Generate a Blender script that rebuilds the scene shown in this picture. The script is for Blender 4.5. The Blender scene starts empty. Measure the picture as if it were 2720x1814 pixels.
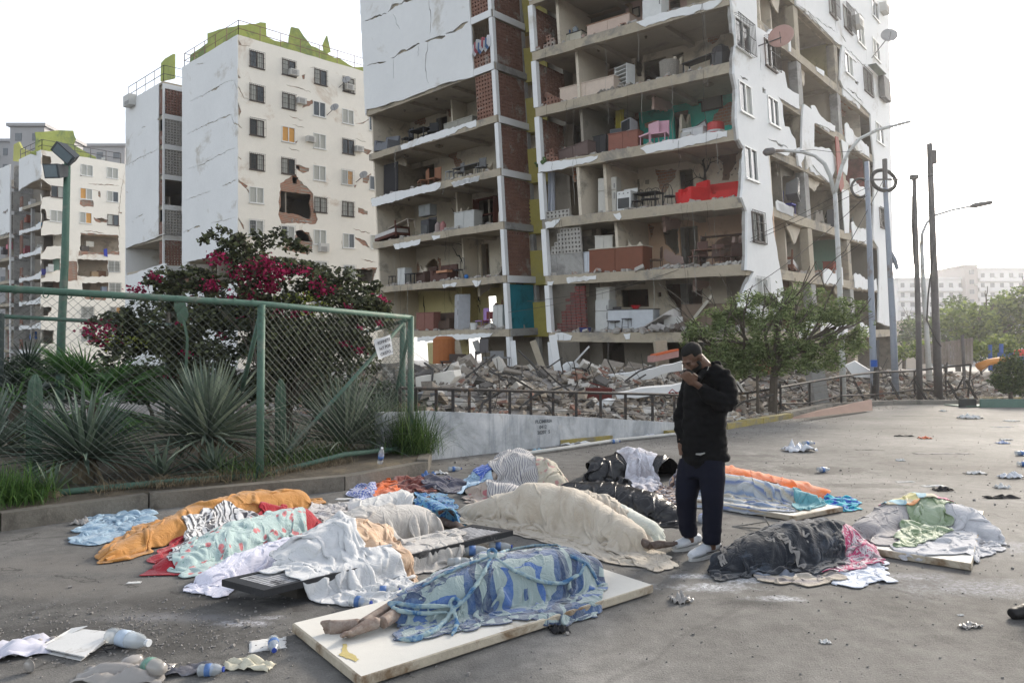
import bpy,math,random
import numpy as np
from mathutils import Vector,Matrix,noise
from mathutils.geometry import delaunay_2d_cdt
R_=math.radians
rnd=random.Random(7)
SC=bpy.context.scene
COL=SC.collection
# ------------------------------------------------------------------ camera
FPX=1813.3;PITCH=math.atan(48/FPX);CH=1.6
cam_d=bpy.data.cameras.new('camera');cam=bpy.data.objects.new('camera',cam_d);COL.objects.link(cam)
cam_d.sensor_width=36;cam_d.lens=36*FPX/2720;cam_d.clip_end=3000;cam_d.clip_start=0.05
cam.location=(0,0,CH);cam.rotation_euler=(math.pi/2+PITCH,0,0)
SC.camera=cam
# ------------------------------------------------------------------ sky and sun
SUN_EL=R_(24);SUN_AZ=R_(40)
w=bpy.data.worlds.new('World');SC.world=w;w.use_nodes=True
nt=w.node_tree;nt.nodes.clear()
sky=nt.nodes.new('ShaderNodeTexSky');sky.sky_type='NISHITA';sky.sun_disc=False
sky.sun_elevation=SUN_EL;sky.sun_rotation=SUN_AZ;sky.dust_density=2.0;sky.air_density=1.0;sky.ozone_density=1.0
bg=nt.nodes.new('ShaderNodeBackground');bg.inputs['Strength'].default_value=0.15
wo=nt.nodes.new('ShaderNodeOutputWorld')
hz=nt.nodes.new('ShaderNodeHueSaturation');hz.inputs['Saturation'].default_value=0.36
nt.links.new(sky.outputs[0],hz.inputs['Color']);nt.links.new(hz.outputs[0],bg.inputs[0]);nt.links.new(bg.outputs[0],wo.inputs[0])
sd=bpy.data.lights.new('sun','SUN');so=bpy.data.objects.new('sun',sd);COL.objects.link(so)
sd.energy=1.6;sd.angle=R_(12);sd.color=(1,.88,.72)
_dir=Vector((math.sin(SUN_AZ)*math.cos(SUN_EL),math.cos(SUN_AZ)*math.cos(SUN_EL),math.sin(SUN_EL)))
so.rotation_euler=_dir.to_track_quat('Z','Y').to_euler()
SC.view_settings.view_transform='Standard';SC.view_settings.look='None'
SC.view_settings.exposure=1.32;SC.view_settings.gamma=1.0
SC.cycles.max_bounces=6;SC.cycles.diffuse_bounces=3;SC.cycles.glossy_bounces=2
SC.cycles.transparent_max_bounces=8;SC.cycles.transmission_bounces=3
SC.cycles.use_denoising=True
# ------------------------------------------------------------------ pixel <-> world
CT,ST=math.cos(PITCH),math.sin(PITCH)
def ray(px,py):
    u=(px-1360)/FPX;v=(907-py)/FPX
    return Vector((u,CT-ST*v,ST+CT*v))
CAM=Vector((0,0,CH))
def G(px,py,z=0.0):
    d=ray(px,py);return CAM+d*((z-CH)/d.z)
def P(px,py,depth):
    d=ray(px,py);return CAM+d*(depth/d.y)
class Fr:
    """local frame: a along the street front, b inward, z up"""
    def __init__(s,O,ex,ey,ez):
        s.O,s.ex,s.ey,s.ez=map(Vector,(O,ex,ey,ez))
    def p(s,a,b,z):return s.O+s.ex*a+s.ey*b+s.ez*z
    def _solve(s,px,py,A,B,C0):
        d=ray(px,py)
        M=Matrix(((A.x,B.x,-d.x),(A.y,B.y,-d.y),(A.z,B.z,-d.z)))
        r=M.inverted()@(CAM-C0);return r.x,r.y
    def fr(s,px,py,b=0.0):return s._solve(px,py,s.ex,s.ez,s.O+s.ey*b)
    def sd(s,px,py,a=0.0):return s._solve(px,py,s.ey,s.ez,s.O+s.ex*a)
# ------------------------------------------------------------------ materials
MATS={}
class NB:
    def __init__(s,name):
        s.m=bpy.data.materials.new(name);s.m.use_nodes=True;s.t=s.m.node_tree
        s.b=s.t.nodes['Principled BSDF'];s.tc=None;s.out=s.t.nodes['Material Output']
    def n(s,typ,**kw):
        nd=s.t.nodes.new(typ)
        for k,v in kw.items():
            if k.startswith('i_'):nd.inputs[k[2:].replace('_',' ')].default_value=v
            else:setattr(nd,k,v)
        return nd
    def l(s,a,b):s.t.links.new(a,b)
    def coord(s,kind='Object',scale=(1,1,1),rot=(0,0,0)):
        if s.tc is None:s.tc=s.n('ShaderNodeTexCoord')
        mp=s.n('ShaderNodeMapping');mp.inputs['Scale'].default_value=scale;mp.inputs['Rotation'].default_value=rot
        s.l(s.tc.outputs[kind],mp.inputs[0]);return mp.outputs[0]
    def noise(s,vec,scale,detail=4,rough=.6,dist=0):
        n=s.n('ShaderNodeTexNoise');n.inputs['Scale'].default_value=scale;n.inputs['Detail'].default_value=detail
        n.inputs['Roughness'].default_value=rough;n.inputs['Distortion'].default_value=dist;s.l(vec,n.inputs['Vector']);return n.outputs['Fac']
    def vor(s,vec,scale,feature='F1',out='Distance',rand=1.0):
        n=s.n('ShaderNodeTexVoronoi',feature=feature);n.inputs['Scale'].default_value=scale;n.inputs['Randomness'].default_value=rand
        s.l(vec,n.inputs['Vector']);return n.outputs[out]
    def ramp(s,fac,stops,interp='LINEAR'):
        r=s.n('ShaderNodeValToRGB');r.color_ramp.interpolation=interp
        e=r.color_ramp.elements
        while len(e)<len(stops):e.new(.5)
        for q,(p,c) in zip(e,stops):
            q.position=p;q.color=(*c,1) if not isinstance(c,(int,float)) else(c,c,c,1)
        s.l(fac,r.inputs[0]);return r.outputs[0]
    def mix(s,fac,a,b,mode='MIX'):
        m=s.n('ShaderNodeMix',data_type='RGBA',blend_type=mode)
        for k,v in((0,fac),(6,a),(7,b)):
            if isinstance(v,(tuple,list)):m.inputs[k].default_value=(*v,1) if len(v)==3 else v
            elif isinstance(v,(int,float)):m.inputs[k].default_value=v
            else:s.l(v,m.inputs[k])
        return m.outputs[2]
    def math(s,op,a,b=0.0,c=0.0):
        m=s.n('ShaderNodeMath',operation=op)
        for k,v in enumerate((a,b,c)):
            if isinstance(v,(int,float)):m.inputs[k].default_value=v
            else:s.l(v,m.inputs[k])
        return m.outputs[0]
    def bump(s,h,strength=.3,dist=.02):
        b=s.n('ShaderNodeBump');b.inputs['Strength'].default_value=strength;b.inputs['Distance'].default_value=dist
        s.l(h,b.inputs['Height']);s.l(b.outputs[0],s.b.inputs['Normal'])
    def base(s,c):
        if isinstance(c,(tuple,list)):s.b.inputs['Base Color'].default_value=(*c,1)
        else:s.l(c,s.b.inputs['Base Color'])
    def fin(s,rough=.8,spec=.3,metal=0.0):
        s.b.inputs['Roughness'].default_value=rough;s.b.inputs['Specular IOR Level'].default_value=spec
        s.b.inputs['Metallic'].default_value=metal;return s.m
def sc_(c,k):return tuple(min(1,max(0,x*k)) for x in c)
def mat(name,c,rough=.85,var=.15,scale=2.0,c2=None,amt=.5,bump=.25,bscale=25,spec=.3,metal=0.0,stretch=(1,1,1),bd=.02,coord='Object'):
    """mottled surface: colour c with variation, optional second colour in irregular patches"""
    if name in MATS:return MATS[name]
    q=NB(name);v=q.coord(coord,stretch)
    f1=q.noise(v,scale,5,.65);f2=q.noise(v,scale*9,3,.7)
    fm=q.math('ADD',q.math('MULTIPLY',f1,.6),q.math('MULTIPLY',f2,.4))
    col=q.ramp(fm,[(.3,sc_(c,1-var)),(.5,c),(.7,sc_(c,1+var))])
    if c2 is not None:
        g=q.noise(v,scale*.7,6,.7,.4)
        col=q.mix(q.ramp(g,[(.62-amt*.25,0.0),(.70-amt*.15,1.0)]),col,c2)
    q.base(col)
    if bump:q.bump(q.noise(v,bscale,5,.7),bump,bd)
    MATS[name]=q.fin(rough,spec,metal);return MATS[name]
# ------------------------------------------------------------------ mesh building
class MB:
    def __init__(s):s.v=[];s.f=[];s.uv=None
    def add(s,vs,fs):
        o=len(s.v);s.v+=[tuple(p) for p in vs];s.f+=[tuple(o+i for i in f) for f in fs];return s
    def hexa(s,p):
        return s.add(p,[(3,2,1,0),(4,5,6,7),(0,1,5,4),(1,2,6,5),(2,3,7,6),(3,0,4,7)])
    def box(s,c,d,rz=0.0,M=None):
        h=[x/2 for x in d];M=M or Matrix.Rotation(rz,3,'Z');c=Vector(c)
        return s.hexa([c+M@Vector((x*h[0],y*h[1],z*h[2])) for z in(-1,1) for x,y in((-1,-1),(1,-1),(1,1),(-1,1))])
    def fbox(s,F,a0,a1,b0,b1,z0,z1):
        return s.hexa([F.p(a,b,z) for z in(z0,z1) for a,b in((a1,b0),(a0,b0),(a0,b1),(a1,b1))])
    def tube(s,path,r,n=6,caps=True):
        path=[Vector(p) for p in path];k=len(path)
        rr=r if isinstance(r,(list,tuple)) else[r]*k
        o=len(s.v);up=None
        for i,p in enumerate(path):
            t=(path[min(i+1,k-1)]-path[max(i-1,0)])
            t=t.normalized() if t.length>1e-9 else Vector((0,0,1))
            if up is None:up=t.orthogonal().normalized()
            up=(up-t*up.dot(t));up=up.normalized() if up.length>1e-6 else t.orthogonal().normalized()
            q=t.cross(up)
            for j in range(n):
                a=2*math.pi*j/n;s.v.append(tuple(p+(up*math.cos(a)+q*math.sin(a))*rr[i]))
        for i in range(k-1):
            for j in range(n):
                s.f.append((o+i*n+j,o+i*n+(j+1)%n,o+(i+1)*n+(j+1)%n,o+(i+1)*n+j))
        if caps:s.f.append(tuple(o+j for j in reversed(range(n))));s.f.append(tuple(o+(k-1)*n+j for j in range(n)))
        return s
    def rev(s,prof,n=16,M=None,c=(0,0,0)):
        o=len(s.v);M=M or Matrix.Identity(3);c=Vector(c)
        for r,z in prof:
            for j in range(n):
                a=2*math.pi*j/n;s.v.append(tuple(c+M@Vector((r*math.cos(a),r*math.sin(a),z))))
        for i in range(len(prof)-1):
            for j in range(n):s.f.append((o+i*n+j,o+i*n+(j+1)%n,o+(i+1)*n+(j+1)%n,o+(i+1)*n+j))
        s.f.append(tuple(o+j for j in reversed(range(n))));s.f.append(tuple(o+(len(prof)-1)*n+j for j in range(n)))
        return s
    def chunk(s,c,d,M,jit=.25,R=rnd):
        h=[x/2 for x in d];c=Vector(c)
        pts=[c+M@Vector((x*h[0]*R.uniform(1-jit*1.6,1+jit*.4),y*h[1]*R.uniform(1-jit*1.6,1+jit*.4),z*h[2]*R.uniform(1-jit,1+jit*.4))) for z in(-1,1) for x,y in((-1,-1),(1,-1),(1,1),(-1,1))]
        return s.hexa(pts)
def rotm(R=rnd,tilt=.6):
    return Matrix.Rotation(R.uniform(0,6.28),3,'Z')@Matrix.Rotation(R.gauss(0,tilt),3,'X')@Matrix.Rotation(R.gauss(0,tilt),3,'Y')
def mesh_of(name,mb,m,smooth=False):
    me=bpy.data.meshes.new(name);me.from_pydata(mb.v,[],mb.f)
    if m:
        for x in(m if isinstance(m,(list,tuple)) else[m]):me.materials.append(x)
    if smooth:me.polygons.foreach_set('use_smooth',[True]*len(me.polygons))
    me.update();return me
def obj(name,mb,m,parent=None,smooth=False,label=None):
    """one mesh object; vertices given in world space"""
    if parent is not None:off=world_loc(parent)
    else:
        a=np.array(mb.v);off=Vector(((a[:,0].min()+a[:,0].max())/2,(a[:,1].min()+a[:,1].max())/2,a[:,2].min()))
    mb2=MB();mb2.v=[(x-off.x,y-off.y,z-off.z) for x,y,z in mb.v];mb2.f=mb.f
    o=bpy.data.objects.new(name,mesh_of(name,mb2,m,smooth));COL.objects.link(o)
    if parent is not None:o.parent=parent
    else:o.location=off
    if label:o['label']=label
    return o
def world_loc(o):
    l=Vector(o.location)
    while o.parent:o=o.parent;l=l+Vector(o.location)
    return l
def tag(o,label=None,cat=None,group=None,kind=None):
    if label:o['label']=label
    if cat:o['category']=cat
    if group:o['group']=group
    if kind:o['kind']=kind
    return o
def thing(name,label,cat,loc=(0,0,0),group=None):
    o=bpy.data.objects.new(name,None);COL.objects.link(o);o.location=loc;o.empty_display_size=.1
    return tag(o,label,cat,group)
def solo(name,mb,m,label,cat,group=None,smooth=False):return tag(obj(name,mb,m,None,smooth),label,cat,group)
def struct(name,mb,m,smooth=False):return tag(obj(name,mb,m,None,smooth),kind='structure')
def kids(o):return[c for c in bpy.data.objects if c.parent is o]
def copy_tree(o,loc=None,rz=0.0,label=None,group=None,scale=None):
    c=o.copy();COL.objects.link(c)
    if loc is not None:c.location=loc;c.rotation_euler=(0,0,rz)
    if scale:c.scale=(scale,)*3 if isinstance(scale,(int,float)) else scale
    tag(c,label,None,group)
    for k in kids(o):
        d=k.copy();COL.objects.link(d);d.parent=c
        for g in kids(k):e=g.copy();COL.objects.link(e);e.parent=d
    return c
def ragged(poly,amp=.1,step=.3,seed=0,closed=True):
    R=random.Random(seed);out=[];n=len(poly)
    for i in range(n if closed else n-1):
        a=Vector(poly[i]);b=Vector(poly[(i+1)%n]);L=(b-a).length;k=max(1,int(L/step))
        d=(b-a);nn=Vector((-d.y,d.x)).normalized() if L>0 else Vector((0,0))
        for j in range(k):
            p=a.lerp(b,j/k)
            out.append(tuple(p+(nn*R.uniform(-amp,amp) if j else Vector((R.uniform(-amp,amp),R.uniform(-amp,amp)))*.4)))
    if not closed:out.append(tuple(poly[-1]))
    return out
def sheet(mb,outers,holes,f3,thick):
    """flat sheet with ragged holes; f3(s,t,off)->3D. outers/holes lists of 2D polygons"""
    vs=[];fs=[]
    for pl in list(outers)+list(holes):
        ar=sum(pl[i][0]*pl[(i+1)%len(pl)][1]-pl[(i+1)%len(pl)][0]*pl[i][1] for i in range(len(pl)))
        if ar<0:pl=list(pl)[::-1]
        o=len(vs);vs+=[Vector(p) for p in pl];fs.append(list(range(o,o+len(pl))))
    no=len(outers)
    V,_,Fc,_,_,_=delaunay_2d_cdt(vs,[],fs,0,1e-4)
    A=np.array([[v.x,v.y] for v in V]);T3=np.array([f for f in Fc if len(f)==3]);C=A[T3].mean(1)
    def inside(pl):
        p=np.array(pl,float);q=np.roll(p,-1,0);r=np.zeros(len(C),bool)
        for(x0,y0),(x1,y1) in zip(p,q):
            if y0==y1:continue
            m=((y0>C[:,1])!=(y1>C[:,1]))&(C[:,0]<(x1-x0)*(C[:,1]-y0)/(y1-y0)+x0);r^=m
        return r
    kp=np.zeros(len(C),bool)
    for pl in outers:kp|=inside(pl)
    for pl in holes:kp&=~inside(pl)
    keep=[tuple(int(i) for i in t) for t in T3[kp]]
    if not keep:return mb
    used=sorted({i for f in keep for i in f});ix={i:k for k,i in enumerate(used)};N=len(used)
    pts=[f3(V[i].x,V[i].y,0.0) for i in used]+[f3(V[i].x,V[i].y,thick) for i in used]
    F2=[];ec={}
    for f in keep:
        g=[ix[i] for i in f];F2.append(tuple(g));F2.append(tuple(N+i for i in reversed(g)))
        for i in range(3):
            e=(g[i],g[(i+1)%3]);ec[e]=1
    for(a,b) in list(ec):
        if(b,a) not in ec:F2.append((b,a,N+a,N+b))
    return mb.add(pts,F2)
def rect(a0,a1,z0,z1):return[(a0,z0),(a1,z0),(a1,z1),(a0,z1)]
# ------------------------------------------------------------------ building materials
PLA=mat('plaster_white',(.74,.74,.73),.9,.05,.35,(.52,.49,.44),.18,.25,9,bd=.03)
PLB=mat('plaster_warm_lit',(.78,.74,.66),.9,.06,.3,(.55,.45,.35),.22,.25,9,bd=.03)  # white plaster with the warm light of the side faces put in its colour
CON=mat('concrete_edge',(.39,.335,.255),.92,.16,1.2,(.24,.22,.19),.4,.5,14)
COG=mat('concrete_grey',(.33,.32,.30),.92,.18,1.0,(.2,.19,.18),.45,.5,14)
CEI=mat('ceiling_plaster',(.42,.37,.295),.9,.1,.8,(.3,.26,.22),.3,.2,10)
GRN=mat('parapet_green',(.33,.37,.10),.9,.22,.6,(.17,.22,.09),.5,.4,12)
YEL=mat('stair_yellow',(.34,.29,.08),.9,.15,.8,(.3,.27,.12),.4,.3,12)
DRK=mat('dark_void',(.035,.033,.032),.9,.3,1)
GLS=mat('window_glass',(.04,.05,.055),.12,.2,1,bump=0,spec=.6)
CUR=mat('window_curtain',(.42,.42,.38),.8,.15,3,bump=.3,stretch=(8,8,.5))
ORG=mat('board_orange',(.6,.32,.1),.8,.12,3)
FRW=mat('frame_white',(.66,.66,.64),.5,.06,3,bump=0)
FRD=mat('frame_dark',(.10,.08,.07),.6,.2,3,bump=0)
IRN=mat('iron_bar',(.06,.055,.05),.6,.3,8,bump=0)
IRW=mat('iron_white',(.5,.5,.49),.6,.1,8,bump=0)
def brickmat(name,c1,c2,mort,sx,axis='XZ',bw=.28,bh=.14):
    q=NB(name);v=q.coord('Object')
    if axis=='U':pass
    br=q.n('ShaderNodeTexBrick');br.inputs['Scale'].default_value=sx;br.inputs['Color1'].default_value=(*c1,1);br.inputs['Color2'].default_value=(*c2,1)
    br.inputs['Mortar'].default_value=(*mort,1);br.inputs['Mortar Size'].default_value=.02;br.inputs['Brick Width'].default_value=bw;br.inputs['Row Height'].default_value=bh
    s=q.n('ShaderNodeSeparateXYZ');q.l(v,s.inputs[0]);cb=q.n('ShaderNodeCombineXYZ')
    q.l(q.math('SUBTRACT',s.outputs[0],s.outputs[1]),cb.inputs[0]);q.l(s.outputs[2],cb.inputs[1]);q.l(cb.outputs[0],br.inputs['Vector'])
    n=q.noise(v,3,5,.7);q.base(q.mix(q.ramp(n,[(.4,0.0),(.65,.75)]),br.outputs['Color'],sc_(mort,.8)))
    q.bump(q.noise(v,20,4,.7),.5,.03)
    return q.fin(.95,.1)
BRK=brickmat('clay_brick',(.40,.17,.10),(.30,.13,.08),(.33,.29,.24),1.0)
BRZ=mat('breeze_block',(.205,.11,.08),.95,.25,1.5,(.3,.27,.24),.3,.3,20)
BRZG=mat('breeze_block_grey',(.36,.34,.31),.95,.2,1.5,bump=.3)
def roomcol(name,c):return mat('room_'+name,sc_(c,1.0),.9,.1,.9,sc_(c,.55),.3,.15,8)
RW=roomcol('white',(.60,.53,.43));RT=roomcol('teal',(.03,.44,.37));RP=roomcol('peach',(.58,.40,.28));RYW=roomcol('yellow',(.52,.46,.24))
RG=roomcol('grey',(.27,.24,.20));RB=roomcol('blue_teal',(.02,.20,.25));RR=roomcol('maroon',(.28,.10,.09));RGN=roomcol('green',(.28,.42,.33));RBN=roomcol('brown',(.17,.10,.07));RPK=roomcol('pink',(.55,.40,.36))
def fF(F,b=0.0):return lambda s,t,o:F.p(s,b+o,t)
def fS(F,a=0.0):return lambda s,t,o:F.p(a+o,s,t)
def fbar(mb,f3,s0,s1,t0,t1,o0,o1):
    return mb.hexa([f3(s,t,o) for t in(t0,t1) for s,o in((s0,o0),(s1,o0),(s1,o1),(s0,o1))])
WN=[0]
def window(f3,par,s,t,hw,hh,style='white',grille=None,fill=None,R=rnd):
    """frame with two sliding leaves, set in the wall"""
    WN[0]+=1
    m=FRD if style=='dark' else FRW
    mb=MB();e=.05
    for x0,x1,y0,y1 in((s-hw,s+hw,t-hh,t-hh+e),(s-hw,s+hw,t+hh-e,t+hh),(s-hw,s-hw+e,t-hh+e,t+hh-e),(s+hw-e,s+hw,t-hh+e,t+hh-e),(s-.035,s+.035,t-hh+e,t+hh-e)):
        fbar(mb,f3,x0,x1,y0,y1,-.035,.06)
    fbar(mb,f3,s-hw-.05,s+hw+.05,t-hh-.07,t-hh-.002,-.09,.05)
    w_=obj('window',mb,m,par)
    kinds=fill or R.choice((('c','g'),('g','c'),('c','c'),('g','g'),('c','g')))
    for i,kd in enumerate(kinds):
        if kd=='o':continue
        x0=s-hw+e if i==0 else s+.035;x1=s-.035 if i==0 else s+hw-e
        obj('pane',fbar(MB(),f3,x0,x1,t-hh+e,t+hh-e,.02+.02*i,.03+.02*i),{'c':CUR,'g':GLS,'b':ORG}[kd],w_)
    if grille:
        g=MB();dp=.22 if grille=='cage' else.09
        n=max(5,int(hw*2/.13))
        for i in range(n+1):
            x=s-hw-.05+(2*hw+.1)*i/n
            g.tube([f3(x,t-hh-.05,-.03),f3(x,t-hh-.05,-dp),f3(x,t+hh+.05,-dp),f3(x,t+hh+.05,-.03)] if dp>.1 else[f3(x,t-hh-.05,-dp),f3(x,t+hh+.05,-dp)],.012,4)
        for y in((t-hh-.05,t,t+hh+.05) if dp>.1 else(t-hh-.05,t-hh/3,t+hh/3,t+hh+.05)):g.tube([f3(s-hw-.08,y,-dp),f3(s+hw+.08,y,-dp)],.014,4)
        obj('grille',g,IRW if grille=='white' else IRN,w_)
    return rect(s-hw,s+hw,t-hh,t+hh)
def crack(pts,w_=.05,seed=1):
    """a thin ragged gap polygon along a line"""
    R=random.Random(seed);up=[];dn=[];n=len(pts);out=[]
    P2=[Vector(p) for p in pts]
    fine=[]
    for a,b in zip(P2[:-1],P2[1:]):
        k=max(2,int((b-a).length/.22))
        for j in range(k):fine.append(a.lerp(b,j/k)+Vector((R.uniform(-.05,.05),R.uniform(-.07,.07))))
    fine.append(P2[-1])
    for i,p in enumerate(fine):
        tt=(fine[min(i+1,len(fine)-1)]-fine[max(0,i-1)]);nn=Vector((-tt.y,tt.x)).normalized() if tt.length else Vector((0,1))
        ww=w_*math.sin(math.pi*(i+.3)/(len(fine)))*R.uniform(.3,1.3)+.006
        up.append(tuple(p+nn*ww));dn.append(tuple(p-nn*ww))
    return up+dn[::-1]
def breeze(mb,f3,s0,s1,t0,t1,cell=.2,th=.12,o=0.0,keep=None):
    """pierced clay block screen: real openings"""
    n=max(1,round((s1-s0)/cell));m=max(1,round((t1-t0)/cell));cs=(s1-s0)/n;ct=(t1-t0)/m;g=.27
    for i in range(n+1):
        x=s0+i*cs
        if keep is None:fbar(mb,f3,max(s0,x-cs*g),min(s1,x+cs*g),t0,t1,o,o+th)
    if keep is None:
        for j in range(m+1):
            y=t0+j*ct
            for i in range(n):fbar(mb,f3,s0+i*cs+cs*g,s0+(i+1)*cs-cs*g,max(t0,y-ct*g),min(t1,y+ct*g),o+.004,o+th-.004)
    else:
        for i in range(n):
            for j in range(m):
                if keep((i+.5)/n,(j+.5)/m):
                    a,b,c,d=s0+i*cs,s0+(i+1)*cs,t0+j*ct,t0+(j+1)*ct
                    fbar(mb,f3,a,a+cs*g,c,d,o,o+th);fbar(mb,f3,b-cs*g,b,c,d,o,o+th)
                    fbar(mb,f3,a+cs*g,b-cs*g,c,c+ct*g,o+.004,o+th-.004);fbar(mb,f3,a+cs*g,b-cs*g,d-ct*g,d,o+.004,o+th-.004)
    return mb
def zc(ox,oy,s):return lambda pts:[(ox+x*s,oy+y*s) for x,y in pts]
Z2=zc(950,0,.31884);Z3=zc(950,450,.38274);Z4=zc(1380,0,.31893);Z5=zc(1380,450,.35068);Z8=zc(1960,0,.39533);Z7=zc(1900,450,.44638)
Z1=zc(0,0,.5102);Z9=zc(560,80,.4335);ZA=zc(0,330,.36364)
def FP(F,pts,b=0.0):return[F.fr(x,y,b) for x,y in pts]
def SP(F,pts,a=0.0):return[F.sd(x,y,a) for x,y in pts]
H=2.7;BD=.16*H
DEB=MB()
def floor_debris(F,a0,a1,k,n,b0=.05,b1=1.2,s=.16,z=None):
    for i in range(n):
        d=abs(rnd.gauss(s,s*.5))+.03
        DEB.chunk(F.p(rnd.uniform(a0,a1),rnd.uniform(b0,b1)**1.0,(k*H if z is None else z)+d*.22),(d*rnd.uniform(.6,1.8),d,d*.6),rotm(rnd,.3))
# ================================================================== MAIN TOWER
FR=Fr((9.579,27.034,-.009),(-.8074,.59,.0217),(.6687,.7435,.0373),(-.0583,-.0081,1))
FL=Fr((-.01,34.03,.423),(-.7448,.6673,.0143),(.6735,.7392,.0653),(-.0547,.0046,1))
UR,VR=9.51,22.6;UL=10.7
T=thing('apartment_building','tall white tower at the centre with front walls torn off and flats laid open','building',(6,32,0))
# right wing: floors, columns
for k in range(1,11):
    mb=MB();mb.fbox(FR,.0,UR,.3,VR,k*H-.16,k*H)
    for j in range(8):
        a0,a1=UR*j/8,UR*(j+1)/8
        mb.fbox(FR,a0+.001,a1-.001,.0+.004*(j%2),.3,k*H-BD+rnd.uniform(-.02,.02),k*H+rnd.uniform(-.015,.01))
    for j in range(12):mb.fbox(FR,.0+.003*(j%2),.28,.3+(VR-.3)*j/12,.3+(VR-.3)*(j+1)/12,k*H-BD+rnd.uniform(-.02,.02),k*H-.164)
    obj('floor_slab',mb,CON,T)
    mb=MB();mb.fbox(FR,.3,UR-.05,.34,VR-.1,k*H-.19,k*H-.163)
    for a in(3.1,6.3):mb.fbox(FR,a-.15,a+.15,.31,VR-.1,k*H-.40,k*H-.191)
    for b in(4.2,8.5,13.5):mb.fbox(FR,.3,UR-.1,b,b+.25,k*H-.38,k*H-.192)
    obj('ceiling',mb,CEI,T)
ca=SP(FR,Z8([(405,300),(675,560),(885,900)]))
BA,BB,BC=(c[0] for c in ca)
print('bays',BA,BB,BC,SP(FR,[(2345,100),(2352,600),(2310,100),(2330,500)]))
for bb in(BA,BB):
    for k in range(0,10):
        obj('column',MB().fbox(FR,.02,.42,bb-.33,bb+.27,max(-1.2,k*H),(k+1)*H-BD-.03),COG if k%2 else CON,T)
for(aa,b_) in((UR-.12,.05),):
    for k in range(0,10):
        j=rnd.uniform(-.05,.05)
        obj('corner_post',MB().fbox(FR,UR-.2,UR+.06,.0-.03,.22,k*H+.003,(k+1)*H-BD-.03),PLA,T)
for aa,bb in((9.1,4.4),(4.8,4.6),(9.1,9),(4.8,9),(9.1,14),(4.8,14)):
    obj('column',MB().fbox(FR,aa-.2,aa+.2,bb-.2,bb+.2,-1,9*H),COG,T)
# rear and far walls close the volume off
obj('wall',MB().fbox(FR,UR-.02,UR+.15,2.4,VR,0,10*H),RG,T)
obj('wall',MB().fbox(FR,0.1,UR,VR+.02,VR+.2,0,10*H),RG,T)
obj('wall',MB().fbox(FR,4.05,4.2,5.2,VR,-.5,10*H),RG,T)
# ---- rooms seen from the front: back walls at b = 3.2 with real openings
BW=3.2
def backwall(F,par,k,spans,U,holes=(),seed=0,b=BW,topz=None):
    """spans: [(a0,a1,material)], holes: list of (a,z) polygons"""
    for i,(a0,a1,m) in enumerate(spans):
        mb=sheet(MB(),[rect(a0,a1,k*H,(topz or(k+1)*H)-.17)],list(holes),fF(F,b),.12)
        if mb.f:obj('inner_wall',mb,m,par)
def aF(F,pts,b=BW):return[F.fr(x,y,b) for x,y in pts]
def rA(F,Zf,x0,x1,y0,y1,b=BW):
    p0=F.fr(*Zf([(x0,y0)])[0],b);p1=F.fr(*Zf([(x1,y1)])[0],b)
    return rect(min(p0[0],p1[0]),max(p0[0],p1[0]),min(p0[1],p1[1]),max(p0[1],p1[1]))
def xa(F,Zf,x,y,b=BW):return F.fr(*Zf([(x,y)])[0],b)[0]
# open floors, walls and holes read off the photograph
def door(F,Zf,x0,x1,yt,k,b=BW):
    a0,a1=sorted((xa(F,Zf,x0,yt,b),xa(F,Zf,x1,yt,b)));z=F.fr(*Zf([((x0+x1)/2,yt)])[0],b)[1]
    return rect(a0,a1,k*H-.01,min(z,k*H+2.2))
def hole(F,Zf,pts,b=BW,amp=.05,seed=3):return ragged(aF(F,Zf(pts),b),amp,.16,seed)
spall=[]
# k=7
backwall(FR,T,7,[(0,UR,RW)],UR)
# k=6
backwall(FR,T,6,[(0,3.2,RW),(3.2,6.3,RPK),(6.3,UR,RW)],UR,[door(FR,Z4,365,500,170,6),rA(FR,Z4,570,890,60,190),door(FR,Z4,1243,1335,-5,6),hole(FR,Z4,[(1010,-20),(1065,-20),(1065,150),(1030,150),(1015,90)])])
# k=5
backwall(FR,T,5,[(0,3.3,RW),(3.3,UR,RW)],UR,[door(FR,Z4,1020,1215,400,5),door(FR,Z4,1270,1360,370,5),rA(FR,Z4,585,915,500,720),rA(FR,Z4,468,540,565,640),hole(FR,Z4,[(965,480),(1020,440),(1020,640),(985,640),(960,560)])])
# k=4
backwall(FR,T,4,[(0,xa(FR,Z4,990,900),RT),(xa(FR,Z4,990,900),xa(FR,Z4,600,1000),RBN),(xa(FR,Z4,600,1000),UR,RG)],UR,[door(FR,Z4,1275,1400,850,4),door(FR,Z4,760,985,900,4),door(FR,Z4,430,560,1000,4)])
# k=3
backwall(FR,T,3,[(0,UR,RW)],UR,[door(FR,Z5,1205,1310,0,3),door(FR,Z5,330,420,60,3),hole(FR,Z5,[(745,20),(795,20),(800,70),(825,110),(835,200),(790,200),(785,90),(750,60)]),hole(FR,Z5,[(1050,30),(1120,25),(1110,90),(1085,150),(1065,110)]),door(FR,Z5,585,630,110,3)])
# k=2
backwall(FR,T,2,[(0,xa(FR,Z5,1330,500),RP),(xa(FR,Z5,1330,500),xa(FR,Z5,930,500),RP),(xa(FR,Z5,930,500),UR,RW)],UR,[rA(FR,Z5,615,940,425,600),door(FR,Z5,1205,1345,400,2),door(FR,Z5,430,560,470,2),hole(FR,Z5,[(1065,395),(1200,395),(1205,640),(1180,650),(1140,600),(1100,560),(1085,480)])])
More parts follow.
